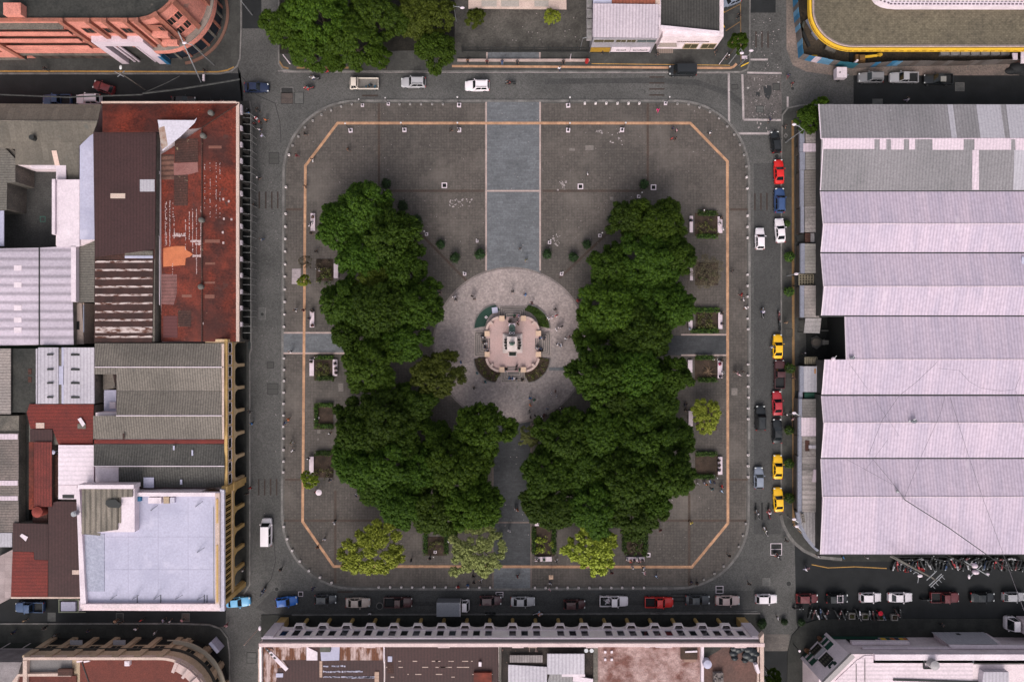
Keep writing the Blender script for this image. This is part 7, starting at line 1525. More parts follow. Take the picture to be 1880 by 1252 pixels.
bollards([(695.5,1077),(716.5,1077),(737,1077),(757,1077),(778,1077),(798,1077),(818.5,1077),(839,1077),(859.5,1077.5),(880,1077.5),(900,1077.5)], 'white bollard along the south kerb west of the central walk', 'white bollards along the south kerb, west', BO, .8)
bollards([(982,1078),(1001.5,1078),(1022,1078),(1042,1078),(1062,1078),(1082,1078),(1102,1078),(1122,1078),(1142,1078),(1162,1078),(1182,1078)], 'white bollard along the south kerb east of the central walk', 'white bollards along the south kerb, east', BO, .8)
bollards([(1370.5,326),(1371.5,346.5),(1372,396.5),(1372,417),(1372,437),(1372,504.5),(1372,525),(1372,545),(1372,564.5),(1372,585),(1373,604.5),(1373,669),(1373,689),(1373,709.5),(1373.5,729.5),(1373,749.5),(1373,769),(1373,835),(1373,855),(1373,875)], 'white bollard along the east kerb', 'white bollards along the east kerb', BO, .8)
bollards([(1369,961),(1364,983),(1356,1003),(1328.5,1039),(1311.5,1052.5),(1292,1063.5)], 'worn bollard along the bend of the south east kerb', 'bollards along the south east kerb bend', BD)
kill(BO); kill(BD)
# round white table and tan stand
t = thing('parasol', 'round white parasol table in the south west part of the plaza', 'parasol', P(585,904)+(.12,)); x, y = P(585,904,2); part('canopy', MB().cyl(x,y,1.95,2.15,.55,.05,16), white2, t, True); part('pole', MB().cyl(x,y,.1,2,.03), steel, t)
x, y = P(1011.5,1058,1.5); t = thing('parasol', 'small tan square parasol south of the white bench pair', 'parasol', P(1011.5,1059)+(.12,)); part('canopy', MB().add([(x-.4,y-.4,1.9),(x+.4,y-.35,1.9),(x+.38,y+.4,1.9),(x-.4,y+.4,1.9),(x,y,2.15)], [(0,1,4),(1,2,4),(2,3,4),(3,0,4),(3,2,1,0)]), M('tan canvas',(.5,.33,.24),None,1,.8,fine=.2), t); part('pole', MB().cyl(x,y,.1,1.95,.03), steel, t)
x, y = P(544.5,508); structure('stone_patch', MB().prism([(x-.85,y-1.4),(x+.75,y-1.4),(x+.8,y+1.45),(x-.8,y+1.4)], .1, .128), M('pale pink slab patch',(.42,.34,.36),(.34,.28,.29),1,.8,brick=(.55,.35,.03,.75,.5),fine=.2))
for u,v,w,h_ in ((1082,272,1.5,.9),(1050,275,1.,.5),(1123,365,.6,.6),(585.5,792,.6,.65),(584,806,.4,.4),(626,711,.9,1.5),(1348,719,1.1,1.3)):
    x, y = P(u,v); structure('stone_patch', MB().prism([(x-w/2,y-h_/2),(x+w/2,y-h_/2),(x+w/2,y+h_/2),(x-w/2,y+h_/2)], .1, .129), M('pale replaced setts',(.24,.2,.185),(.17,.15,.14),1,.85,brick=(.5,.3,.03,.75,.5)))
# white chalk splashes and litter: uncountable specks
sp_ = MB(); r = random.Random(9)
def specks(u0,v0,u1,v1,n,z=.131,s=(.1,.45)):
    for _ in range(n): x, y = P(r.uniform(u0,u1), r.uniform(v0,v1)); sp_.obox(x,y,z-.01,z,r.uniform(*s),r.uniform(*s)*.6,r.uniform(0,3))
specks(825,365,866,381,26); specks(1024,334,1040,350,18); specks(1093,240,1105,246,12); specks(1120,243,1145,275,10); specks(1015,430,1028,452,14); specks(560,200,1360,340,60,s=(.08,.18)); specks(700,360,890,480,22,s=(.08,.16)); specks(1000,360,1180,480,26,s=(.08,.16)); specks(905,780,975,1075,16,.134,(.08,.2)); specks(895,190,990,490,18,.134,(.08,.18)); specks(560,900,1330,1035,40,s=(.08,.16)); specks(900,25,1075,90,18,.134,(.08,.22))
specks(1378,140,1432,218,55,.012,(.08,.22)); specks(1380,30,1432,130,34,.012,(.1,.25)); specks(1390,225,1420,245,10,.012); specks(480,300,515,1070,26,.006,(.08,.16))
o = bpy.data.objects.new('litter_specks', mesh_of('litter_specks', sp_, whitep)); COL.objects.link(o); o['kind'] = 'stuff'
# ---------------------------------------------------------------- covers in the streets
def cover(u, v, w, h_, label, cells=1, frame=kerbm, fill=None, z=.006, ring=False):
    t = thing('drain_cover', label, 'drain cover', P(u,v)+(0,)); x, y = P(u,v); w *= .1; h_ *= .1
    if ring: part('ring', MB().strip([(x+w/2*math.cos(a*PI/9),y+w/2*math.sin(a*PI/9)) for a in range(18)], .14, z, z+.02, closed=True), frame, t); part('lid', MB().cyl(x,y,z-.004,z+.014,w/2-.07,n=18), fill or dark, t); return
    part('frame', MB().strip([(x-w/2,y-h_/2),(x+w/2,y-h_/2),(x+w/2,y+h_/2),(x-w/2,y+h_/2)], .1, z, z+.02, closed=True), frame, t)
    part('lid', MB().box(x-w/2+.05,y-h_/2+.05,z-.003,x+w/2-.05,y+h_/2-.05,z+.012), fill or M('cover fill',(.07,.067,.064),None,1,.85,fine=.25), t)
    for i in range(1, cells): part('bar', MB().box(x-w/2+.05,y-h_/2+h_*i/cells-.04,z+.012,x+w/2-.05,y-h_/2+h_*i/cells+.04,z+.018), frame, t)
dkf = M('dark slot frame',(.028,.027,.027)); brf = M('brick cover fill',(.12,.09,.08),(.09,.07,.065),1,.85,brick=(.3,.15,.02,.6,.5)); gre = M('grey cover plate',(.13,.125,.12),(.09,.088,.085),1,.8,fine=.25)
cover(527,166,22,10,'pale framed grate beside the brick filled cover, north west corner',1,kerbm,dkf); cover(527,181,22,20,'brick filled square cover at the north west corner',2,dkf,brf); cover(549,180.5,16,21,'grey framed square cover at the north west corner',1,dkf,gre)
cover(503,291,18,20,'black outlined double cover on the west street, northmost',2,dkf); cover(496.5,670.5,12,11,'small black outlined square cover on the west street',1,dkf); cover(501,714,19,20,'black outlined double cover south of the small square one',2,dkf); cover(481.5,576,12,21,'grey plate with a round lid in the west street',1,kerbm,gre); x, y = P(481.5,577); structure('lid', MB().cyl(x,y,.01,.025,.28,n=14), dkf)
cover(1425,1008,20,21,'white framed two part grate at the south east bend',2,white2,dkf); cover(1321,1082,13,13,'white framed two part grate north of the slate saloon',2,white2,dkf); cover(552,1090,8,8,'small pale framed grate west of the dark grey hatchback',1,white2,dkf); cover(917,1091,13,9,'pale framed grate by the plum hatchback',2,white2,dkf,.01)
cover(697,1112,12,12,'round manhole with a pale collar on the south street',1,kerbm,dkf,.01,True); cover(508,1081,8,8,'round dark manhole at the south west corner',1,gre,dkf,.006,True); cover(482,1135,9,9,'round dark manhole by the arcade hall corner',1,gre,dkf,.006,True); cover(1407,1068,13,13,'square pale cover with a round lid, south east street',1,kerbm,gre); cover(1448,1071,10,10,'round dark manhole at the market road mouth',1,gre,dkf,.006,True)
cover(1447.5,611,13,14,'square kerb cover beside the wine red motorcycle',1,walkd,walk,.122); cover(1762,160,16,15,'pale two part cover in the market alley',2,kerbm,gre); cover(1611,187,18,9,'grey plate at the market alley eave',1,gre,gre); cover(1395,201,13,11,'dark cover on the worn pink setts',2,dkf,gre,.011); cover(1425,160,12,12,'square cover east of the tar patches',1,dkf,None,.009); cover(1455,163,7,7,'small round lid on the north east corner',1,gre,dkf,.006,True); cover(1349,160,11,8,'faint square cover between the two white lines',1,dkf,None,.008)
cover(220,1133,13,15,'grey cover plate in the side road below the terrace',1,gre,dkf,.008); cover(341,1133,14,15,'grey brick plate in the side road near the corner',1,gre,brf,.008); cover(95,1132,14,15,'grey cover plate at the kerb opposite the faded blue pickup',1,gre,gre,.008); cover(462,1207,17,19,'pair of pale square covers south of the light blue car',2,dkf,gre,.008); cover(1426,287,9,9,'round lid behind the black car',1,gre,dkf,.01,True); cover(1403,1235,8,8,'small lid behind the arcade hall',1,gre,dkf,.01,True); cover(1585,1103,6,8,'pale dusty patch lid near the white hatchback',1,gre,gre,.01)
# ---------------------------------------------------------------- street lamps, poles, fence, planters
def pole(u, v, hgt, label, arms=(), r=.1, m_=None, cat='street lamp', nm='street_lamp', head=white2):
    t = thing(nm, label, cat, P(u,v)); x, y = P(u,v); part('pole', MB().cyl(x,y,0,hgt,r,r*.65,8), m_ or steel, t)
    for dx, dy, hz, kind in arms:
        part('arm', MB().tube([(x,y,hz),(x+dx*.5,y+dy*.5,hz+.25),(x+dx,y+dy,hz+.2)], .05, 5), m_ or steel, t)
        if kind: part('lamp_head', MB().ball((x+dx*1.08,y+dy*1.08,hz+.18),.42,.22,.12,8,5), head, t, True)
    return t
pole(1396-1396+394,121,9.,'street lamp with a dark bracket at the salmon building corner',[(-1.2,.3,8.6,1)])
t = thing('utility_pole', 'long pale mast with insulator boxes leaning over the alley mouth', 'utility pole', P(367,152)); x, y = P(367,150); part('mast', MB().beam((*P(367.5,150,.5),.1),(*P(369,97,.5),9.),.16,.16), steel, t); 
for k in range(3): part('insulator', MB().box(*[q for q in P(372,141+k*4,1)],.8,*[q+.35 for q in P(372,141+k*4,1)],1.1), white2, t)
pole(463,28,8,'white twin arm street lamp at the road west of the leafy trees',[(-1.6,.6,7.6,0),(1.1,-.9,7.6,0),(-1.2,-.4,7.2,0)]); pole(838,40,6,'white lamp at the west corner of the fenced yard',[(1.4,-.3,5.6,1)]); pole(772,85,4.5,'white post lamp under the bright leafy tree',[(-.8,.2,4.2,1)]); pole(533,118,4,'leaning white post at the north west tree kerb',[],.12,white2,'post','post')
t = thing('utility_pole', 'wooden pole with crossarms over the alley, cables hanging from it', 'utility pole', P(262,167)); x, y = P(255,172,7); xb, yb = P(266,165,0); part('mast', MB().tube([(xb,yb,0),(xb,yb,8)], .12), M('weathered pole wood',(.14,.125,.11)), t); part('crossarm', MB().beam((xb-1.1,yb+.3,7.6),(xb+.5,yb-.6,7.6),.1,.1).beam((xb-.9,yb-.4,7.1),(xb+.3,yb+.6,7.1),.1,.1), steel, t); part('lamp_head', MB().ball((xb-.2,yb+1.1,7.4),.25,.4,.12), lampw, t, True)
dk = M('braided cable',(.06,.06,.058),(.03,.03,.03),1.5,.9)
for pts, lb, rr in (([(0,174),(120,177),(262,174)],'braided cable strung west along the alley from the wooden pole',.13),([(262,172),(330,162),(380,154),(440,146)],'thick braided cable strung east from the wooden pole to the street',.16),([(262,172),(300,152),(330,140)],'thin dashed cable from the wooden pole to the yellow kerb',.06)):
    solid('cable', MB().tube([(*P(u,v,6.4),6.4-.5*math.sin(PI*i/(len(pts)-1))) for i,(u,v) in enumerate(pts)], rr, 5), dk, lb, 'cable')
def lamp_e(ub, vb, uh, vh, label, hgt=8.): 
    t = thing('street_lamp', label, 'street lamp', P(ub,vb)); x, y = P(ub,vb); x1, y1 = P(uh,vh,hgt); part('pole', MB().cyl(x,y,.1,hgt-.4,.11,.07,8), steel, t); part('arm', MB().tube([(x,y,hgt-.5),((x+x1)/2,(y+y1)/2,hgt+.1),(x1,y1,hgt)], .06, 5), steel, t); part('lamp_head', MB().ball((x1,y1,hgt),.4,.24,.14,8,5), white2, t, True)
lamp_e(1442,262,1458,229,'white headed street lamp beside the leafy tree and grey gable'); lamp_e(1444,507,1462,503,'street lamp arm over the kerb by the brown pergola',6); lamp_e(1449,759,1458,758,'street lamp arm over the kerb behind the crimson saloon',6); lamp_e(1445,947,1458,953,'street lamp arm at the kerb just south of the last taxi',6.5); lamp_e(1455,965,1463,966,'short lamp arm on the curved stall edge',5)
lamp_e(1338,118,1362,98,'grey street lamp leaning over the round clipped tree',7); pole(1360,119,5.5,'slim white lamp post at the pavement corner by the pale sign',[(0,.2,5.3,1)],.06)
t = thing('street_sign', 'pale square sign plate at the north east pavement corner', 'sign', P(1366,118)); x, y = P(1367,106,2.4); part('post', MB().cyl(x-.3,y-.6,0,2.4,.04), steel, t); part('plate', MB().box(x-.5,y-.25,2.3,x+.5,y+.3,2.38), patchp, t)
t = thing('barrier', 'yellow bar barrier at the north east pavement corner', 'barrier', P(1366,121)); part('bar', MB().beam((*P(1360,123,.8),.9),(*P(1374,116,.8),.9),.16,.12), yelf, t); part('leg', MB().cyl(*P(1361,122.5),.1,.9,.04), steel, t); part('leg', MB().cyl(*P(1373,116.5),.1,.9,.04), steel, t)
for u0,v0,u1,v1,lb in ((1322,16,1328,25,'upper yellow wheel stop in the slanted parking bays'),(1322,40,1329,52,'lower yellow wheel stop in the slanted parking bays')): solid('wheel_stop', MB().beam((*P(u0,v0),.25),(*P(u1,v1),.25),.25,.2), yelf, lb, 'wheel stop')
t = thing('street_lamp', 'white lamp post on a pipe beside the arcade hall west end', 'street lamp', P(478,1148)); part('pole', MB().cyl(*P(478,1150),0,7.6,.08,.06,8), creamp, t); x, y = P(477,1153,8); part('lamp_head', MB().ball((x,y,8),.25,.45,.2,8,5), white2, t, True)
f_ = thing('fence', 'black iron railing fence along the yard behind the north pavement', 'fence', P(950,95)); h_ = 2.0
part('rail', MB().beam((*P(848,95.5),.35),(*P(1081,96.5),.35),.09,.09).beam((*P(848,95.5),1.95),(*P(1081,96.5),1.95),.1,.1), dark, f_)
pk = MB()
for i in range(156): x, y = P(848.5+i*1.5,95.5+i*.0064); pk.box(x-.022,y-.022,.13,x+.022,y+.022,2.1)
part('pickets', pk, dark, f_)
for u in range(850,1081,26): x, y = P(u,95.7); part('post', MB().box(x-.09,y-.09,.1,x+.09,y+.09,2.3), dark, f_)
solid('low_wall', MB().beam((*P(840,112.5),.3),(*P(1082,112.5),.3),.38,.4), pinkst, 'long low pinkish wall bench along the north pavement where people sit', 'low wall')
pole(1065,92,5,'thin white yard pole beside the air conditioners',[(.9,.1,4.7,0)],.05); pole(1046,112,3,'short white post on the low wall bench',[],.05,white2,'post','post'); pole(1320,119,5.,'thin white post at the edge of the white fronted shop',[],.05,white2,'post','post')
x, y = P(1078,111,1); solid('barrel', MB().cyl(x,y,.12,.95,.34,n=14), M('red barrel',(.34,.02,.02)), 'red barrel at the east end of the low wall bench', 'barrel', smooth=True)
def planter(u,v,label,m_=lf_s,gr=None):
    t = thing('planter', label, 'planter', P(u,v), group=gr); x, y = P(u,v,.6); part('box', MB().strip([(x-.52,y-.48),(x+.52,y-.48),(x+.52,y+.48),(x-.52,y+.48)], .16, .0, .6, closed=True), M('pale planter concrete',(.3,.265,.245),(.22,.2,.185),1,.85,fine=.2), t); part('soil', MB().box(x-.48,y-.44,.0,x+.48,y+.44,.5), soil, t)
    o = bpy.data.objects.new('plant', leaf_mesh('plant', [(x-P(u,v)[0]+random.uniform(-.25,.25),y-P(u,v)[1]+random.uniform(-.25,.25),.6+random.uniform(0,.15),.26) for _ in range(6)], 260, .18, m_, int(u))); COL.objects.link(o); o.parent = t
for u,v,lb,m_ in ((1564.5,1131,'westmost pale planter box in the motorcycle row',lf_s),(1589,1132,'planter box with green fern, second in the motorcycle row',lf_h),(1617.5,1133,'planter box behind the red cloth in the motorcycle row',lf_h),(1643,1133.5,'eastmost planter box with dry plants in the motorcycle row',lf_g)): planter(u,v,lb,m_)
x, y = P(1613,1123,1); solid('parasol', MB().cyl(x,y,1.7,1.95,.45,.05,12).cyl(x,y,0,1.75,.03), M('red canvas',(.5,.01,.03)), 'small red parasol over the motorcycle row', 'parasol', smooth=True)
for u,v,lb in ((1665,1047,'red crate west of the pole crossarms'),(1694,1046,'red crate under the long market pole')): x, y = P(u,v,.5); solid('crate', MB().strip([(x-.3,y-.28),(x+.3,y-.28),(x+.3,y+.28),(x-.3,y+.28)], .08, 0, .5, closed=True).box(x-.28,y-.26,.0,x+.28,y+.26,.3), M('red crate plastic',(.3,.02,.02)), lb, 'crate')
t = thing('utility_pole', 'long grey green pole with ladder like crossarms leaning over the market road', 'utility pole', P(1706,1056)); xb, yb = P(1634,1021.5,1.5)
xt, yt = P(1718,1064,9.5); part('mast', MB().tube([(xt*.925,yt*.925,0.0),(xt,yt,9.6)], .14, 7), M('weathered pole wood',(0,0,0)), t); pd = Vector((1,.95,0)).normalized()
for k, (o1, L_) in enumerate(((-.95,2.3),(.0,2.9),(.35,2.9))):
    c_ = Vector((xt,yt,9.4))+Vector((pd.y,-pd.x,0))*o1; part('crossarm', MB().beam(c_-pd*L_/2, c_+pd*L_/2, .11, .11), M('pale timber',(.3,.3,.31)), t)
for k in range(4): c_ = Vector((xt,yt,9.5))+pd*(-1.1+k*.75)+Vector((pd.y,-pd.x,0))*.4; part('insulator', MB().beam(c_, c_+Vector((pd.y,-pd.x,0))*.6, .06, .06), steel, t)
part('brace', MB().beam((*P(1634,1021,9.0),9.0),(xt,yt,9.3),.2,.16).beam((*P(1640,1021,9.0),9.0),(xt,yt,9.25),.1,.1), M('weathered pole wood',(0,0,0)), t)
t = thing('street_lamp', 'three armed white street lamp beside the leaning market pole', 'street lamp', P(1686,1050)); x, y = P(1686,1052,7); part('pole', MB().cyl(x,y,0,7.,.09), steel, t); part('lamp_head', MB().ball((x+.25,y-.4,7.1),.45,.3,.15), white2, t, True); part('arm', MB().tube([(x,y,7),(x-.5,y+.3,7.1),(x-.9,y-.1,7)], .06).tube([(x,y,7),(x,y-1.,7),(x-.05,y-1.7,6.9)], .05), steel, t)
t = thing('utility_pole', 'pole with two big lilac transformers over the packed motorcycles', 'utility pole', P(1770,1045)); x, y = P(1788,1043,8); part('mast', MB().cyl(P(1780,1038,8)[0],P(1780,1038,8)[1],0,8.6,.14,.1,8), M('weathered pole wood',(0,0,0)), t)
for dx, dy in ((0,.5),(.2,-.6)): part('transformer', MB().ball((x+dx,y+dy,8.1),.6,.42,.5,12,7), patchp, t, True)
part('crossarm', MB().beam((x-1.8,y+1.3,8.3),(x+2.3,y-1.2,8.3),.12,.12).beam((x-1.,y-1.6,8.2),(x+1.2,y+.6,8.2),.1,.1), M('pale timber',(.3,.3,.31)), t); part('floodlight', MB().ball((x+2.2,y-.9,8.2),.35,.2,.2).ball((x-.9,y-1.4,8.1),.2,.4,.2), white2, t, True)
solid('cable', MB().tube([(*P(u,v,7.5),7.6-.3*math.sin(i)) for i,(u,v) in enumerate(((1640,1022),(1735,1022),(1790,1040),(1830,1040),(1990,1040)))], .05), dark, 'thin cable along the packed motorcycle row under the market eave', 'cable')
t = thing('street_sign', 'small round sign on a leaning dark post at the bank corner', 'sign', P(1456,1180)); part('post', MB().beam((*P(1456,1181),.1),(*P(1467,1194,2.6),2.6),.1,.1), dark, t); x, y = P(1468,1195,2.7); part('plate', MB().cyl(x,y,2.6,2.68,.22,n=12), white2, t)
for u,v,lb in ((1502,1169,'rust orange plant beside the upper chamfer grille'),(1478,1191,'rust orange plant beside the lower chamfer grille')):
    t = thing('potted_plant', lb, 'plant', P(u,v)+(.1,)); part('pot', MB().cyl(*P(u,v),.1,.6,.3,.38), M('clay pot',(.16,.08,.05)), t); x, y = P(u,v)
    o = bpy.data.objects.new('foliage', leaf_mesh('foliage', [(random.uniform(-.3,.3),random.uniform(-.3,.3),.8+random.uniform(0,.4),.32) for _ in range(7)], 220, .25, M('rusty leaf',(.1,.05,.02),None,1,.7,leaf=(.25,.1,.04)), int(u))); COL.objects.link(o); o.parent = t
for u,v,lb in ((1442,250,'diamond shaped drain plate beside the lamp foot'),): solid('plate', MB().strip([(P(u,v)[0]-.3,P(u,v)[1]),(P(u,v)[0],P(u,v)[1]+.4),(P(u,v)[0]+.3,P(u,v)[1]),(P(u,v)[0],P(u,v)[1]-.4)], .2, .12, .15, closed=True), kerbm, lb, 'drain cover')
# ---------------------------------------------------------------- people
def skinned(nodes, edges, sub=1):
    names = list(nodes); me = bpy.data.meshes.new('skin'); me.from_pydata([nodes[n][0] for n in names], [(names.index(a),names.index(b)) for a,b in edges], [])
    o = bpy.data.objects.new('skin', me); COL.objects.link(o)
    md = o.modifiers.new('s','SKIN'); md.use_smooth_shade = True
    for i, n in enumerate(names): r = nodes[n][1]; me.skin_vertices[0].data[i].radius = r if isinstance(r, tuple) else (r,r)
    me.skin_vertices[0].data[0].use_root = True
    o.modifiers.new('u','SUBSURF').levels = sub; o.modifiers['u'].render_levels = sub
    ev = o.evaluated_get(bpy.context.evaluated_depsgraph_get()); m2 = bpy.data.meshes.new_from_object(ev)
    bpy.data.objects.remove(o); m2.materials.clear(); return m2
POSES = {  # pelvis height, torso lean, (hip, knee, foot) forward/height for each leg, elbow and hand per arm
 'stand': (.95,.0,[((.0,.5),(.0,.07)),((.03,.5),(.0,.07))],[((-.02,1.13),(.1,.9)),((-.02,1.13),(.06,.88))]),
 'walk': (.93,.05,[((.2,.52),(.3,.08)),((-.04,.5),(-.32,.14))],[((-.2,1.13),(-.16,.9)),((.14,1.14),(.34,1.0))]),
 'sit': (.55,.02,[((.45,.56),(.46,.08)),((.45,.56),(.42,.08))],[((.06,.8),(.3,.66)),((.06,.8),(.28,.66))]),
 'ride': (.98,.14,[((.36,.82),(.12,.36)),((.36,.82),(.12,.36))],[((.3,1.22),(.52,1.12)),((.3,1.22),(.52,1.12))])}
PM = {}
skinm = plain('skin', (.28,.15,.1), .6); hairm = plain('black hair', (.012,.01,.009), .6)
def cloth(c): 
    C = {'white':(.72,.66,.7),'black':(.012,.012,.014),'navy':(.016,.024,.07),'blue':(.03,.17,.42),'denim':(.05,.09,.18),'lightblue':(.35,.45,.62),'red':(.42,.02,.025),'wine':(.11,.015,.022),'grey':(.2,.2,.21),'darkgrey':(.05,.05,.055),
         'pink':(.6,.32,.36),'magenta':(.5,.02,.13),'orange':(.62,.16,.05),'brown':(.13,.06,.035),'tan':(.42,.28,.18),'green':(.02,.13,.07),'teal':(.03,.13,.15),'lilac':(.42,.38,.52),'yellow':(.7,.55,.08),'olive':(.12,.12,.06)}[c]
    return plain('cloth '+c, C, .9)
def person_proto(pose):
    ph, ln, legs, arms = POSES[pose]; sh = ph+.48; k = ln/.5
    def X(z): return ln*(z-ph)/.5*1.0
    N = {'pel':((X(ph),0,ph),(.13,.16)),'waist':((X(ph+.2),0,ph+.2),(.11,.145)),'chest':((X(ph+.38),0,ph+.38),(.12,.17)),'neck':((X(ph+.53),0,ph+.53),.055),'jaw':((X(ph+.6)+.02,0,ph+.6),.075),'skull':((X(ph+.7)+.02,0,ph+.7),.1),'top':((X(ph+.79)+.01,0,ph+.79),.05),'nose':((X(ph+.65)+.125,0,ph+.65),.016)}
    E = [('pel','waist'),('waist','chest'),('chest','neck'),('neck','jaw'),('jaw','skull'),('skull','top'),('jaw','nose')]
    T = {'pel':((X(ph),0,ph-.02),(.15,.18)),'waist':((X(ph+.2),0,ph+.2),(.135,.165)),'chest':((X(ph+.38),0,ph+.38),(.14,.19)),'coll':((X(ph+.48),0,ph+.49),(.09,.11))}
    TE = [('pel','waist'),('waist','chest'),('chest','coll')]
    R = {'pel':((X(ph),0,ph+.02),(.145,.175))}; RE = []
    for s, (kn, ft), (el, hd) in zip((1,-1), legs, arms):
        n = str(s); w = .1*s if pose != 'ride' else .14*s; wk = w*1.1 if pose != 'ride' else .26*s; wf = w*1.15 if pose != 'ride' else .27*s
        hx = (X(ph)+.02*(pose=='sit'))
        for D, EE, g in ((N,E,0),(R,RE,.022)):
            D['hip'+n] = ((hx,w,ph-.06),.085+g); D['kn'+n] = ((kn[0]+hx,wk,kn[1]),.058+g); D['an'+n] = ((ft[0]+hx,wf,ft[1]+.04),.04+g*.8); EE += [('pel','hip'+n),('hip'+n,'kn'+n),('kn'+n,'an'+n)]
        N['toe'+n] = ((ft[0]+hx+.17,wf*1.1,ft[1]-.02),.035); E.append(('an'+n,'toe'+n))
        sx = X(sh-.06); 
        for D, EE, g in ((N,E,0),(T,TE,.02)):
            D['sh'+n] = ((sx,.19*s,sh-.04),.055+g); D['el'+n] = ((sx+el[0]-X(ph+.3)*.3,.26*s,el[1]+(ph-.95)*(pose=='stand')),.042+g); EE += [('chest','sh'+n),('sh'+n,'el'+n)]
        h = Vector((sx+hd[0],.25*s,hd[1])); N['wr'+n] = (tuple(h),.028); E.append(('el'+n,'wr'+n)); dd = (h-Vector(N['el'+n][0])).normalized()
        N['palm'+n] = (tuple(h+dd*.07),(.03,.016)); E.append(('wr'+n,'palm'+n)); sd = dd.cross(Vector((0,s,0))).normalized()
        for q, (o_, l_) in enumerate(((-.03,.07),(-.01,.085),(.012,.08),(.032,.062))):
            f = h+dd*.1+sd*o_; N[f'f{q}'+n] = (tuple(f),.009); N[f'g{q}'+n] = (tuple(f+dd*l_*.6+Vector((0,-s*.03,0))),.008); E += [('palm'+n,f'f{q}'+n),(f'f{q}'+n,f'g{q}'+n)]
        N['th'+n] = (tuple(h+dd*.06-sd*.06),.01); E.append(('palm'+n,'th'+n))
    out = {'body': skinned(N,E), 'shirt': skinned(T,TE), 'trousers': skinned(R,RE)}
    hb = MB(); hb.ball((X(ph+.7)-.0,0,ph+.715),.122,.112,.125,10,6,-.12); out['hair'] = mesh_of('hair', hb, hairm, smooth=True)
    for s in (-1,1): pass
    for nme, m_ in (('body',skinm),('shirt',cloth('white')),('trousers',cloth('black'))): out[nme].materials.append(m_); out[nme].name = nme
    return out
def person(u, v, pose, top, bot, label, ang=None, z=None, hat=None):
    if pose not in PM: PM[pose] = person_proto(pose)
    pr = PM[pose]; h0 = z if z is not None else .12
    r = bpy.data.objects.new('person', pr['body']); COL.objects.link(r); r.location = P(u,v,h0+.8)+(h0,); r.rotation_euler = (0,0,ang if ang is not None else random.uniform(0,2*PI))
    tag(r, label, 'person')
    for nme, c in (('shirt',top),('trousers',bot),('hair',hat)):
        o = bpy.data.objects.new(nme, pr[nme]); COL.objects.link(o); o.parent = r
        if c: o.material_slots[0].link = 'OBJECT'; o.material_slots[0].material = cloth(c)
V_ = {'w':'walk','s':'stand','t':'sit','r':'ride'}; W_ = {'w':'walking','s':'standing','t':'seated','r':'riding'}
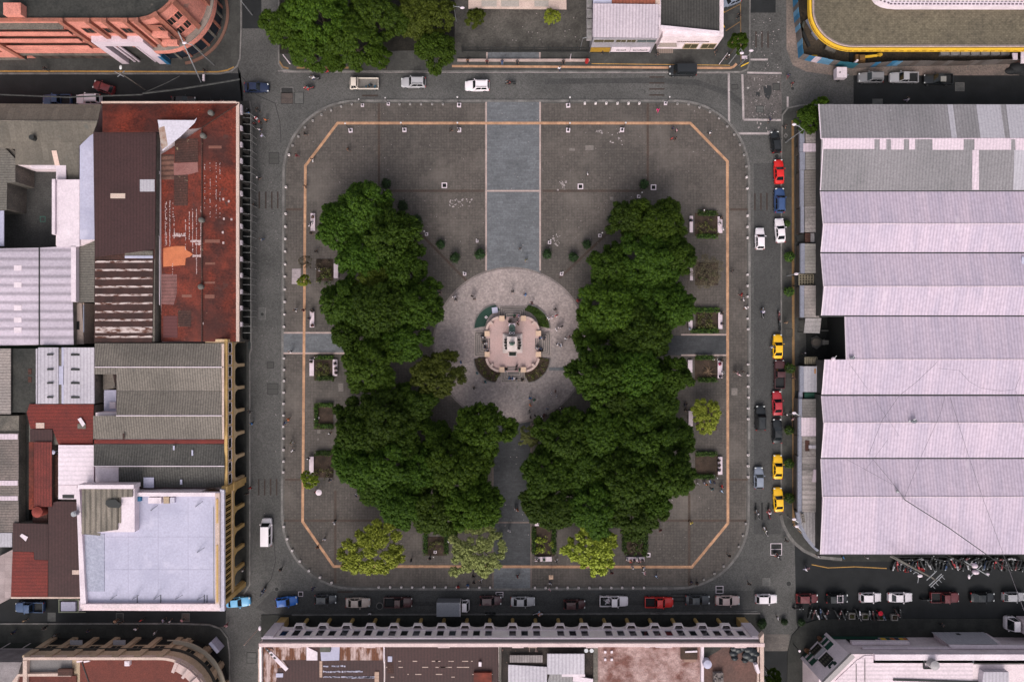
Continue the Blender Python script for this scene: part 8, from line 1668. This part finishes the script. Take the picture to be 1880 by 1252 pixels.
PEOPLE = """472.6,200.7,w,black,black,at the north west corner street
457,209,s,blue,darkgrey,by the end of the rust roofed arcade
470.7,218,s,red,white,with a pale hat near the rust roofed arcade,white
477,224,s,red,black,in the group by the rust roofed arcade
467,228,s,wine,black,in the group by the rust roofed arcade
488,221,w,orange,black,off the group by the rust roofed arcade
476.4,239,w,white,navy,south of the group by the rust arcade
482,250,w,lilac,grey,south of the group by the rust arcade
559.5,246,w,black,black,inside the north west kerb bend
545,286,w,wine,wine,next to the north west kerb bend
573.5,293,w,black,white,on the slanted orange line, north west
639,274,w,brown,black,on pavers below the first orange line lamp
474,328,w,darkgrey,black,in the west street,white
467,377,w,black,black,at the brown bars in the west street
481,440,w,grey,denim,in the middle of the west street
560.7,342,w,brown,black,on the west orange line beside the crossing
581,462,w,black,black,north of the brown west bed
543,569,w,black,white,west of the orange line by the cross path
557.7,569.4,w,wine,black,on the orange line by the cross path
573,409,t,white,navy,on the bench by the grove shoulder
569,414,s,white,black,facing the grove shoulder bench
571,428,s,black,black,at the grove shoulder bench end
575,398,t,brown,black,on the bench by the grove shoulder
568.4,585,t,navy,black,on the bench north of the west cross path
574,597,t,wine,black,on the bench north of the west cross path
574,572,t,darkgrey,black,on the bench north of the west cross path
771,522,t,red,navy,first in the row at the west disc rim
776,521,t,white,navy,in the row at the west disc rim
783,526,t,white,denim,in the row at the west disc rim
788,530,t,white,black,in the row at the west disc rim
793,532,t,lightblue,navy,in the row at the west disc rim
798,534,t,white,grey,in the row at the west disc rim
804,538,t,navy,black,last in the row at the west disc rim
834,545,w,white,navy,crossing the west rim of the disc
837,550,w,black,black,crossing the west rim of the disc
867,544,s,black,black,of a dark pair north west of the monument
871,549,s,darkgrey,black,of a dark pair north west of the monument
941,535,w,black,darkgrey,alone straight north of the monument
955,458,w,darkgrey,grey,on the grey blue stone walk
966,477,w,olive,grey,on the grey blue stone walk
1078.5,320,s,white,black,alone on the north east pavers
1207.6,202,w,magenta,magenta,at the north east kerb
1235,236,s,navy,black,in the group near the orange line corner
1241.6,240,s,pink,black,in the group near the orange line corner
1233.4,255,s,red,wine,in the group near the orange line corner
1240,255,s,black,black,in the group near the orange line corner
1303,244.6,w,white,black,between the orange line and north east kerb
1414,220,w,navy,black,on the white road line at the north east
1027,126.5,w,white,navy,crossing the north street kerb
858.5,110,t,brown,black,with a tan bundle on the low wall
894,112,t,wine,black,on the low wall
922,112,t,navy,denim,on the low wall
949.7,112.5,t,darkgrey,black,on the low wall
1034.6,112.5,t,black,black,on the low wall by the white post
1106,97,w,black,black,in front of the mustard sign
1206,102,w,black,darkgrey,by the striped ramp
1314.5,94.5,w,black,black,beside the white fronted shop
1336,105,s,black,black,under the round clipped tree,white
841,240,s,black,white,at the orange line lamp
827,239,w,black,black,near the orange line lamp
1447,139,w,navy,wine,on the pink dusty corner
1454.5,153.5,w,wine,black,by the small round lid north east
1666,184,w,white,lilac,in the market alley
1441,231.5,w,darkgrey,black,by the market kerb corner
1469,225,s,navy,black,under the leafy tree at the gable,white
1360.5,541,w,red,wine,inside the east kerb
1364,550,w,white,black,inside the east kerb
1368,565.6,w,white,brown,at the east kerb bollards
1344,498.6,w,darkgrey,black,by the orange line near the twiggy tree
1323.5,399.5,t,black,black,on the bench of the first east bed
1321,411,t,white,grey,on the bench of the first east bed
1327,421,s,white,white,beside the bench of the first east bed
1291.5,387,t,black,black,at the first east bed hedge,white
1268,404.6,t,black,navy,on the inner bench of the first east bed
1324.6,575,t,darkgrey,black,on the bench by the brown shrub bed
1324.6,594,t,navy,black,on the bench by the brown shrub bed
1266,603,t,lightblue,white,half under trees by the brown shrub bed
1350,682.6,s,black,black,in the group at the east kerb
1353,684,s,pink,white,in the group at the east kerb
1358,688,s,white,pink,in the group at the east kerb
1364,682.6,s,darkgrey,black,in the group at the east kerb
1321,668.6,t,magenta,wine,on the bench by the bare branches
1324.6,662,t,black,black,on the bench by the bare branches
1322,691.5,t,navy,black,on the bench by the bare branches
1326,684,t,white,grey,on the bench by the bare branches
1319,845,t,black,black,on the bench by the bare soil bed
1319.5,855,t,darkgrey,black,on the bench by the bare soil bed
1319.5,863,t,navy,black,on the bench by the bare soil bed
1281,886.6,s,white,black,in the group under the last east hedge
1292.7,886,s,lilac,black,in the group under the last east hedge
1296.5,888.5,s,orange,black,in the group under the last east hedge
1303,883,s,blue,white,in the group under the last east hedge
1310.6,884.5,s,navy,black,in the group under the last east hedge
1306.7,897,w,teal,black,in the group under the last east hedge
1324.6,892,w,red,black,walking off by the last east bench
1324.6,901,w,lightblue,navy,walking off by the last east bench
1258,743,t,navy,black,under the trees by the yellow green tree
1258,752,t,darkgrey,black,under the trees by the yellow green tree
530,769.5,w,orange,brown,by the west kerb bollards
522.4,776,w,navy,denim,among the west kerb bollards
535,811.7,w,olive,grey,by the west kerb bollards
537.7,826.5,w,white,black,by the west kerb bollards
534,645.5,w,white,black,on the west cross path border
572,664,t,black,black,on the speckled west bench
616,667,t,black,navy,on the grove bench of the two bench bed
617,676,t,darkgrey,black,on the grove bench of the two bench bed
617.5,685,t,black,black,on the grove bench of the two bench bed
567,841,s,black,darkgrey,at the south west sapling bench,white
580,902,s,red,black,next to the round white table
656.6,905,w,white,navy,under the south west grove edge
654,909,w,navy,white,under the south west grove edge
605.5,880.7,w,black,navy,near the south west sapling
606,795,s,darkgrey,black,near the pale slab by the west hedges,white
964.6,541,w,blue,denim,north of the monument
976.7,556,w,wine,black,north of the monument
1019,568,w,black,black,north east of the monument
1007.4,584,w,white,white,at the north east bed of the monument
1013.8,582.4,w,white,pink,at the north east bed of the monument
1021.5,579,w,red,white,at the north east bed of the monument
1021.5,605,s,white,white,east of the monument
1027,601.6,s,white,grey,east of the monument
1031.7,599.6,s,darkgrey,black,east of the monument
1038.7,622,w,white,darkgrey,nearest the trees east of the monument
1046.4,618,w,wine,black,nearest the trees east of the monument
1024,631.6,w,white,black,south of the trio east of the monument
1030.4,634,w,white,denim,south of the trio east of the monument
944.8,578.6,t,green,black,on the north monument steps
952.5,580,t,lilac,pink,on the north monument steps
951,590,s,pink,wine,on the north monument steps
951,595,s,brown,black,on the north monument steps
934.6,591,t,black,black,on the north monument steps
928,583.7,t,darkgrey,black,on the north monument steps
887,619.5,t,black,darkgrey,on the west monument steps,white
888,627,t,black,black,on the west monument steps
892,630,t,white,grey,on the west monument steps
893,643,t,white,navy,on the west monument steps
889,637,t,navy,black,on the west monument steps
994,619.5,t,lightblue,navy,on the east monument steps
999,619.5,t,navy,black,on the east monument steps
986,639,t,white,denim,on the east monument steps
987,635,t,darkgrey,black,on the east monument steps
993,640,t,denim,navy,on the east monument steps
994.6,645,t,black,black,on the east monument steps
948.6,672,s,black,black,on the south monument steps
927.5,681,t,white,black,on the south monument steps
927,677,t,darkgrey,black,on the south monument steps
954.4,679.5,t,green,green,on the south monument steps
950,679.5,t,pink,black,on the south monument steps
934.6,693.7,t,blue,navy,at the foot of the south monument steps
941,694.3,t,blue,white,at the foot of the south monument steps
948,695.6,t,darkgrey,grey,at the foot of the south monument steps
957.6,697.5,t,black,black,at the foot of the south monument steps
875.8,684.7,w,teal,grey,at the south west monument bed
891,700.7,w,teal,black,at the south west monument bed
870.7,712,w,black,black,south west of the monument
846,665,s,blue,black,under the olive tree by the disc
1012,721.8,s,white,grey,of the trio on the lower disc
1020,718,s,black,wine,of the trio on the lower disc
1021.5,727,s,white,black,of the trio on the lower disc
973,730.7,w,blue,navy,on the lower disc
980.6,734,w,green,darkgrey,on the lower disc
973.5,743.5,w,orange,tan,on the lower disc
972,755.7,w,grey,black,on the lower disc
974,766,s,black,black,at the end of the lower disc
982,763,s,darkgrey,black,at the end of the lower disc
1005,751,w,grey,denim,by the lower crowd of sitters
987,770,t,brown,black,in the lower crowd at the disc rim
994.6,766,t,white,black,in the lower crowd at the disc rim
998.5,762,t,wine,black,in the lower crowd at the disc rim
1016,757.6,t,grey,black,in the lower crowd at the disc rim
1028,748.6,t,black,black,last of the lower crowd,white
978.7,782,t,white,red,in the lower crowd at the disc rim
989,778,t,green,black,in the lower crowd at the disc rim
1093,522,t,white,navy,on the east disc rim wall
1091,528.5,t,navy,black,on the east disc rim wall
1069,546,t,teal,white,on the east disc rim wall
1060,552,t,red,wine,on the east disc rim wall
614.4,959,w,white,grey,in the south west pavers
596.5,989,w,white,black,in the south west pavers
583.7,1003.6,w,brown,black,on the slanted orange line, south west
516,1044.5,w,black,black,in the street at the south west bend
574.8,1080,w,navy,navy,at the south west kerb
789.5,1024,w,black,black,below the bed with the lamp block
755,1028,s,darkgrey,black,at the edge of the yellow green tree
868.7,1057,w,black,black,by the pale olive tree
870,1068.7,w,black,darkgrey,by the south kerb under the olive tree
882.8,1066,w,black,white,by the south kerb under the olive tree
858.5,1074,t,blue,navy,on a south kerb bollard
841,1077,t,red,wine,on a south kerb bollard
824,992,s,grey,black,beside the right hedge of the south bed,white
920,987,s,navy,black,at the pale olive tree edge
934.7,974,s,white,white,on the dark walk south of its border
950,1057,w,wine,black,on the south end of the dark walk
946.4,934.6,s,white,navy,of a pair on the dark walk
950,935,s,orange,black,of a pair on the dark walk
1022,1029,w,black,white,beside the south white bench
1010,1070,s,white,navy,south of the tan parasol
1009,1081.5,s,pink,white,on the kerb south of the tan parasol
1122.7,1051,w,wine,black,south of the golden tree
1181.5,1042,w,white,black,on the orange line by the crowded bench
1183,1051,w,pink,white,south of the crowded bench
1204.5,1057,w,lightblue,navy,alone south of the orange line
1161,1040.6,s,tan,white,on the orange line, with a pale hat,white
1212,973,w,wine,brown,by the south east grove edge
1268.5,959,w,yellow,tan,in the south east pavers
1269.7,1068.7,t,navy,black,at the south east kerb
1280,1070,t,black,black,at the south east kerb
1338.7,1020,w,black,black,at the south east kerb bend
1374.5,1071,w,black,black,in the south east street
1152,1026.6,t,white,black,on the crowded bench
1158.5,1029,t,tan,red,on the crowded bench
1165,1028,t,navy,black,on the crowded bench
1171,1024,t,white,grey,on the crowded bench
1174,1030,t,pink,black,on the crowded bench
1180,1028,t,darkgrey,black,on the crowded bench
1001,958,t,black,brown,on the north bench of the bright bed
984.7,1025,t,white,black,on the south bench of the bright bed
989,1028,t,grey,black,on the south bench of the bright bed
998.8,1027,t,green,grey,on the south bench of the bright bed
679.6,1125,s,white,black,on the south street by the ochre columns
1482,1042,w,pink,navy,at the west end of the yellow road line
1479,1044.5,w,white,lilac,at the west end of the yellow road line
1427,1133,s,white,black,at the dark bushes of the bank crossing
1547,1021.5,s,blue,black,under the market eave
1592,1022.7,s,white,grey,under the market eave
1502,1020,s,white,black,at the market hall corner
1443,992,w,black,black,at the curved corner kerb
1728.5,1145.5,w,darkgrey,black,on the pavement before the pale canopy
46,1138,s,tan,black,in the side road by the parking lot
82,1152,w,darkgrey,black,on the side road pavement
25.5,1160,w,black,navy,at the west edge of the side road
102,1165,s,grey,black,at the end of the cream facade
163,1157,s,navy,black,at the cream facade
213,1139.6,s,tan,brown,by the grey cover in the side road
222,1142,s,black,black,by the grey cover in the side road
260,1137.7,s,red,black,in the side road
301,1137.7,s,lilac,black,in the side road
312.7,1139.8,s,white,black,in the side road
335.5,1137.7,s,pink,darkgrey,in the side road
250,1153.6,w,white,black,on the cream building pavement
285,1161,s,white,grey,at the cream shopfronts
416.4,1146.7,w,pink,wine,at the rounded kerb of the cream building
459,755.5,w,darkgrey,black,beside the yellow arcade
463,777,w,blue,black,beside the yellow arcade
460,895,w,red,black,beside the yellow arcade corner
453,906,s,black,black,beside the yellow arcade corner
446,1047,s,white,black,in the last arch of the terrace arcade
83,126.5,w,black,black,on the pavement of the salmon building
375.7,130,w,black,darkgrey,at the yellow kerb near the mast
1358,29,w,black,black,by the slanted parking bays
1417,637,s,white,lightblue,at the taxi driver door
1457.5,693,w,brown,black,by the stall with the orange patch
1444,592,s,tan,tan,on the kerb ahead of the taxi
1475,648,s,black,darkgrey,at the sunken yard edge,white
1441,760.6,w,black,black,between the kerb and crimson saloon,white
1455,768,w,pink,black,on the ochre line by the crimson saloon
578,144,r,white,navy,on the grey motorcycle, north street,black
567,162,r,teal,red,on the red motorcycle by the drain covers,black
604,132,r,red,darkgrey,on the motorcycle along the tree kerb,black
937,153,r,wine,black,on the motorcycle behind the white car,black
1400,574,r,lilac,navy,on the silver motorcycle, east street,white
1390,943,r,darkgrey,black,on the grey motorcycle at the dark bars,white
1412,942,r,white,red,on the red motorcycle beside the taxi,white
1405,974,r,olive,black,on the white motorcycle at the bend,white
1427,1021,r,black,red,on the black motorcycle at the white frame,white
988,1126,r,orange,lightblue,on the white motorcycle by the columns,white
483,1086,r,navy,black,on the blue motorcycle, south west corner,grey"""
RA = {578:175,567:185,604:185,937:178,1400:92,1390:110,1412:100,1405:115,1427:130,988:5,483:60}
seen = {}
for ln_ in PEOPLE.split('\n'):
    q = ln_.split(','); u, v, po, tp, bt = float(q[0]), float(q[1]), q[2], q[3], q[4]; wh = q[5:]; hat = None
    if wh[-1] in ('white','black','grey'): hat = wh.pop()
    wh = ','.join(wh)
    dn = {'darkgrey':'dark grey','lightblue':'light blue','wine':'dark red'}
    cl = f"{dn.get(tp,tp)} top" + (f", {dn.get(bt,bt)} trousers" if bt != tp else ' and trousers')
    verb = '' if wh.startswith('walking') else W_[po]+' '
    lb = f"person in {cl}, {verb}{wh}"
    if len(lb.split()) > 14 + (hat != 'white'): lb = lb.replace(f", {dn.get(bt,bt)} trousers", '')
    if hat == 'white' and 'hat' not in wh: lb = f"capped {lb}"
    ang = math.radians(RA[round(u) if round(u) in RA else int(u)]) if po == 'r' else None; z = None
    road = po == 'r' or u < 461 and v > 1120 or 463 < u < 516 or v > 1083 or 1378 < u < 1434
    if road: z = .0
    if 'monument steps' in wh: z = .45 if 'foot' not in wh else .12
    if wh.startswith('on the north monument') and v > 588: z = .95
    if po == 't' and z is None: ang = random.uniform(-.5,.5)+(PI if u < 800 else 0)+(0 if 560 < u < 1330 else 0)
    if po == 't' and v > 1015 or 'low wall' in wh: ang = -PI/2
    person(u, v, V_[po], tp, bt, lb, ang, z, hat)
# ---------------------------------------------------------------- camera, light, view
cam = bpy.data.cameras.new('camera'); co = bpy.data.objects.new('camera', cam); COL.objects.link(co)
co.location = (0,0,H); co.rotation_euler = (0,0,0)
cam.sensor_fit = 'HORIZONTAL'; cam.sensor_width = 36; cam.lens = 36*H/188.0; cam.clip_start = 1; cam.clip_end = 3000
SC.camera = co
EL, AZ = math.radians(43), math.radians(188)
W = bpy.data.worlds.new('World'); SC.world = W; W.use_nodes = True
nt = W.node_tree; sk = nt.nodes.new('ShaderNodeTexSky'); sk.sky_type = 'NISHITA'; sk.sun_disc = False
sk.sun_elevation = EL; sk.sun_rotation = AZ; sk.air_density = 1.0; sk.dust_density = 5.0; sk.ozone_density = 2.0
bg = nt.nodes['Background']; bg.inputs['Strength'].default_value = .15; hs = nt.nodes.new('ShaderNodeHueSaturation'); hs.inputs['Saturation'].default_value = .35; nt.links.new(sk.outputs[0], hs.inputs['Color']); nt.links.new(hs.outputs[0], bg.inputs['Color'])
sl = bpy.data.lights.new('sun', 'SUN'); sl.energy = 1.1; sl.angle = math.radians(40); sl.color = (1,.93,.86)
so = bpy.data.objects.new('sun', sl); COL.objects.link(so)
d = Vector((math.sin(AZ)*math.cos(EL), math.cos(AZ)*math.cos(EL), math.sin(EL)))
so.rotation_euler = d.to_track_quat('Z','Y').to_euler(); so.location = d*90
SC.view_settings.view_transform = 'Standard'; SC.view_settings.look = 'None'; SC.view_settings.exposure = .55; SC.view_settings.gamma = 1
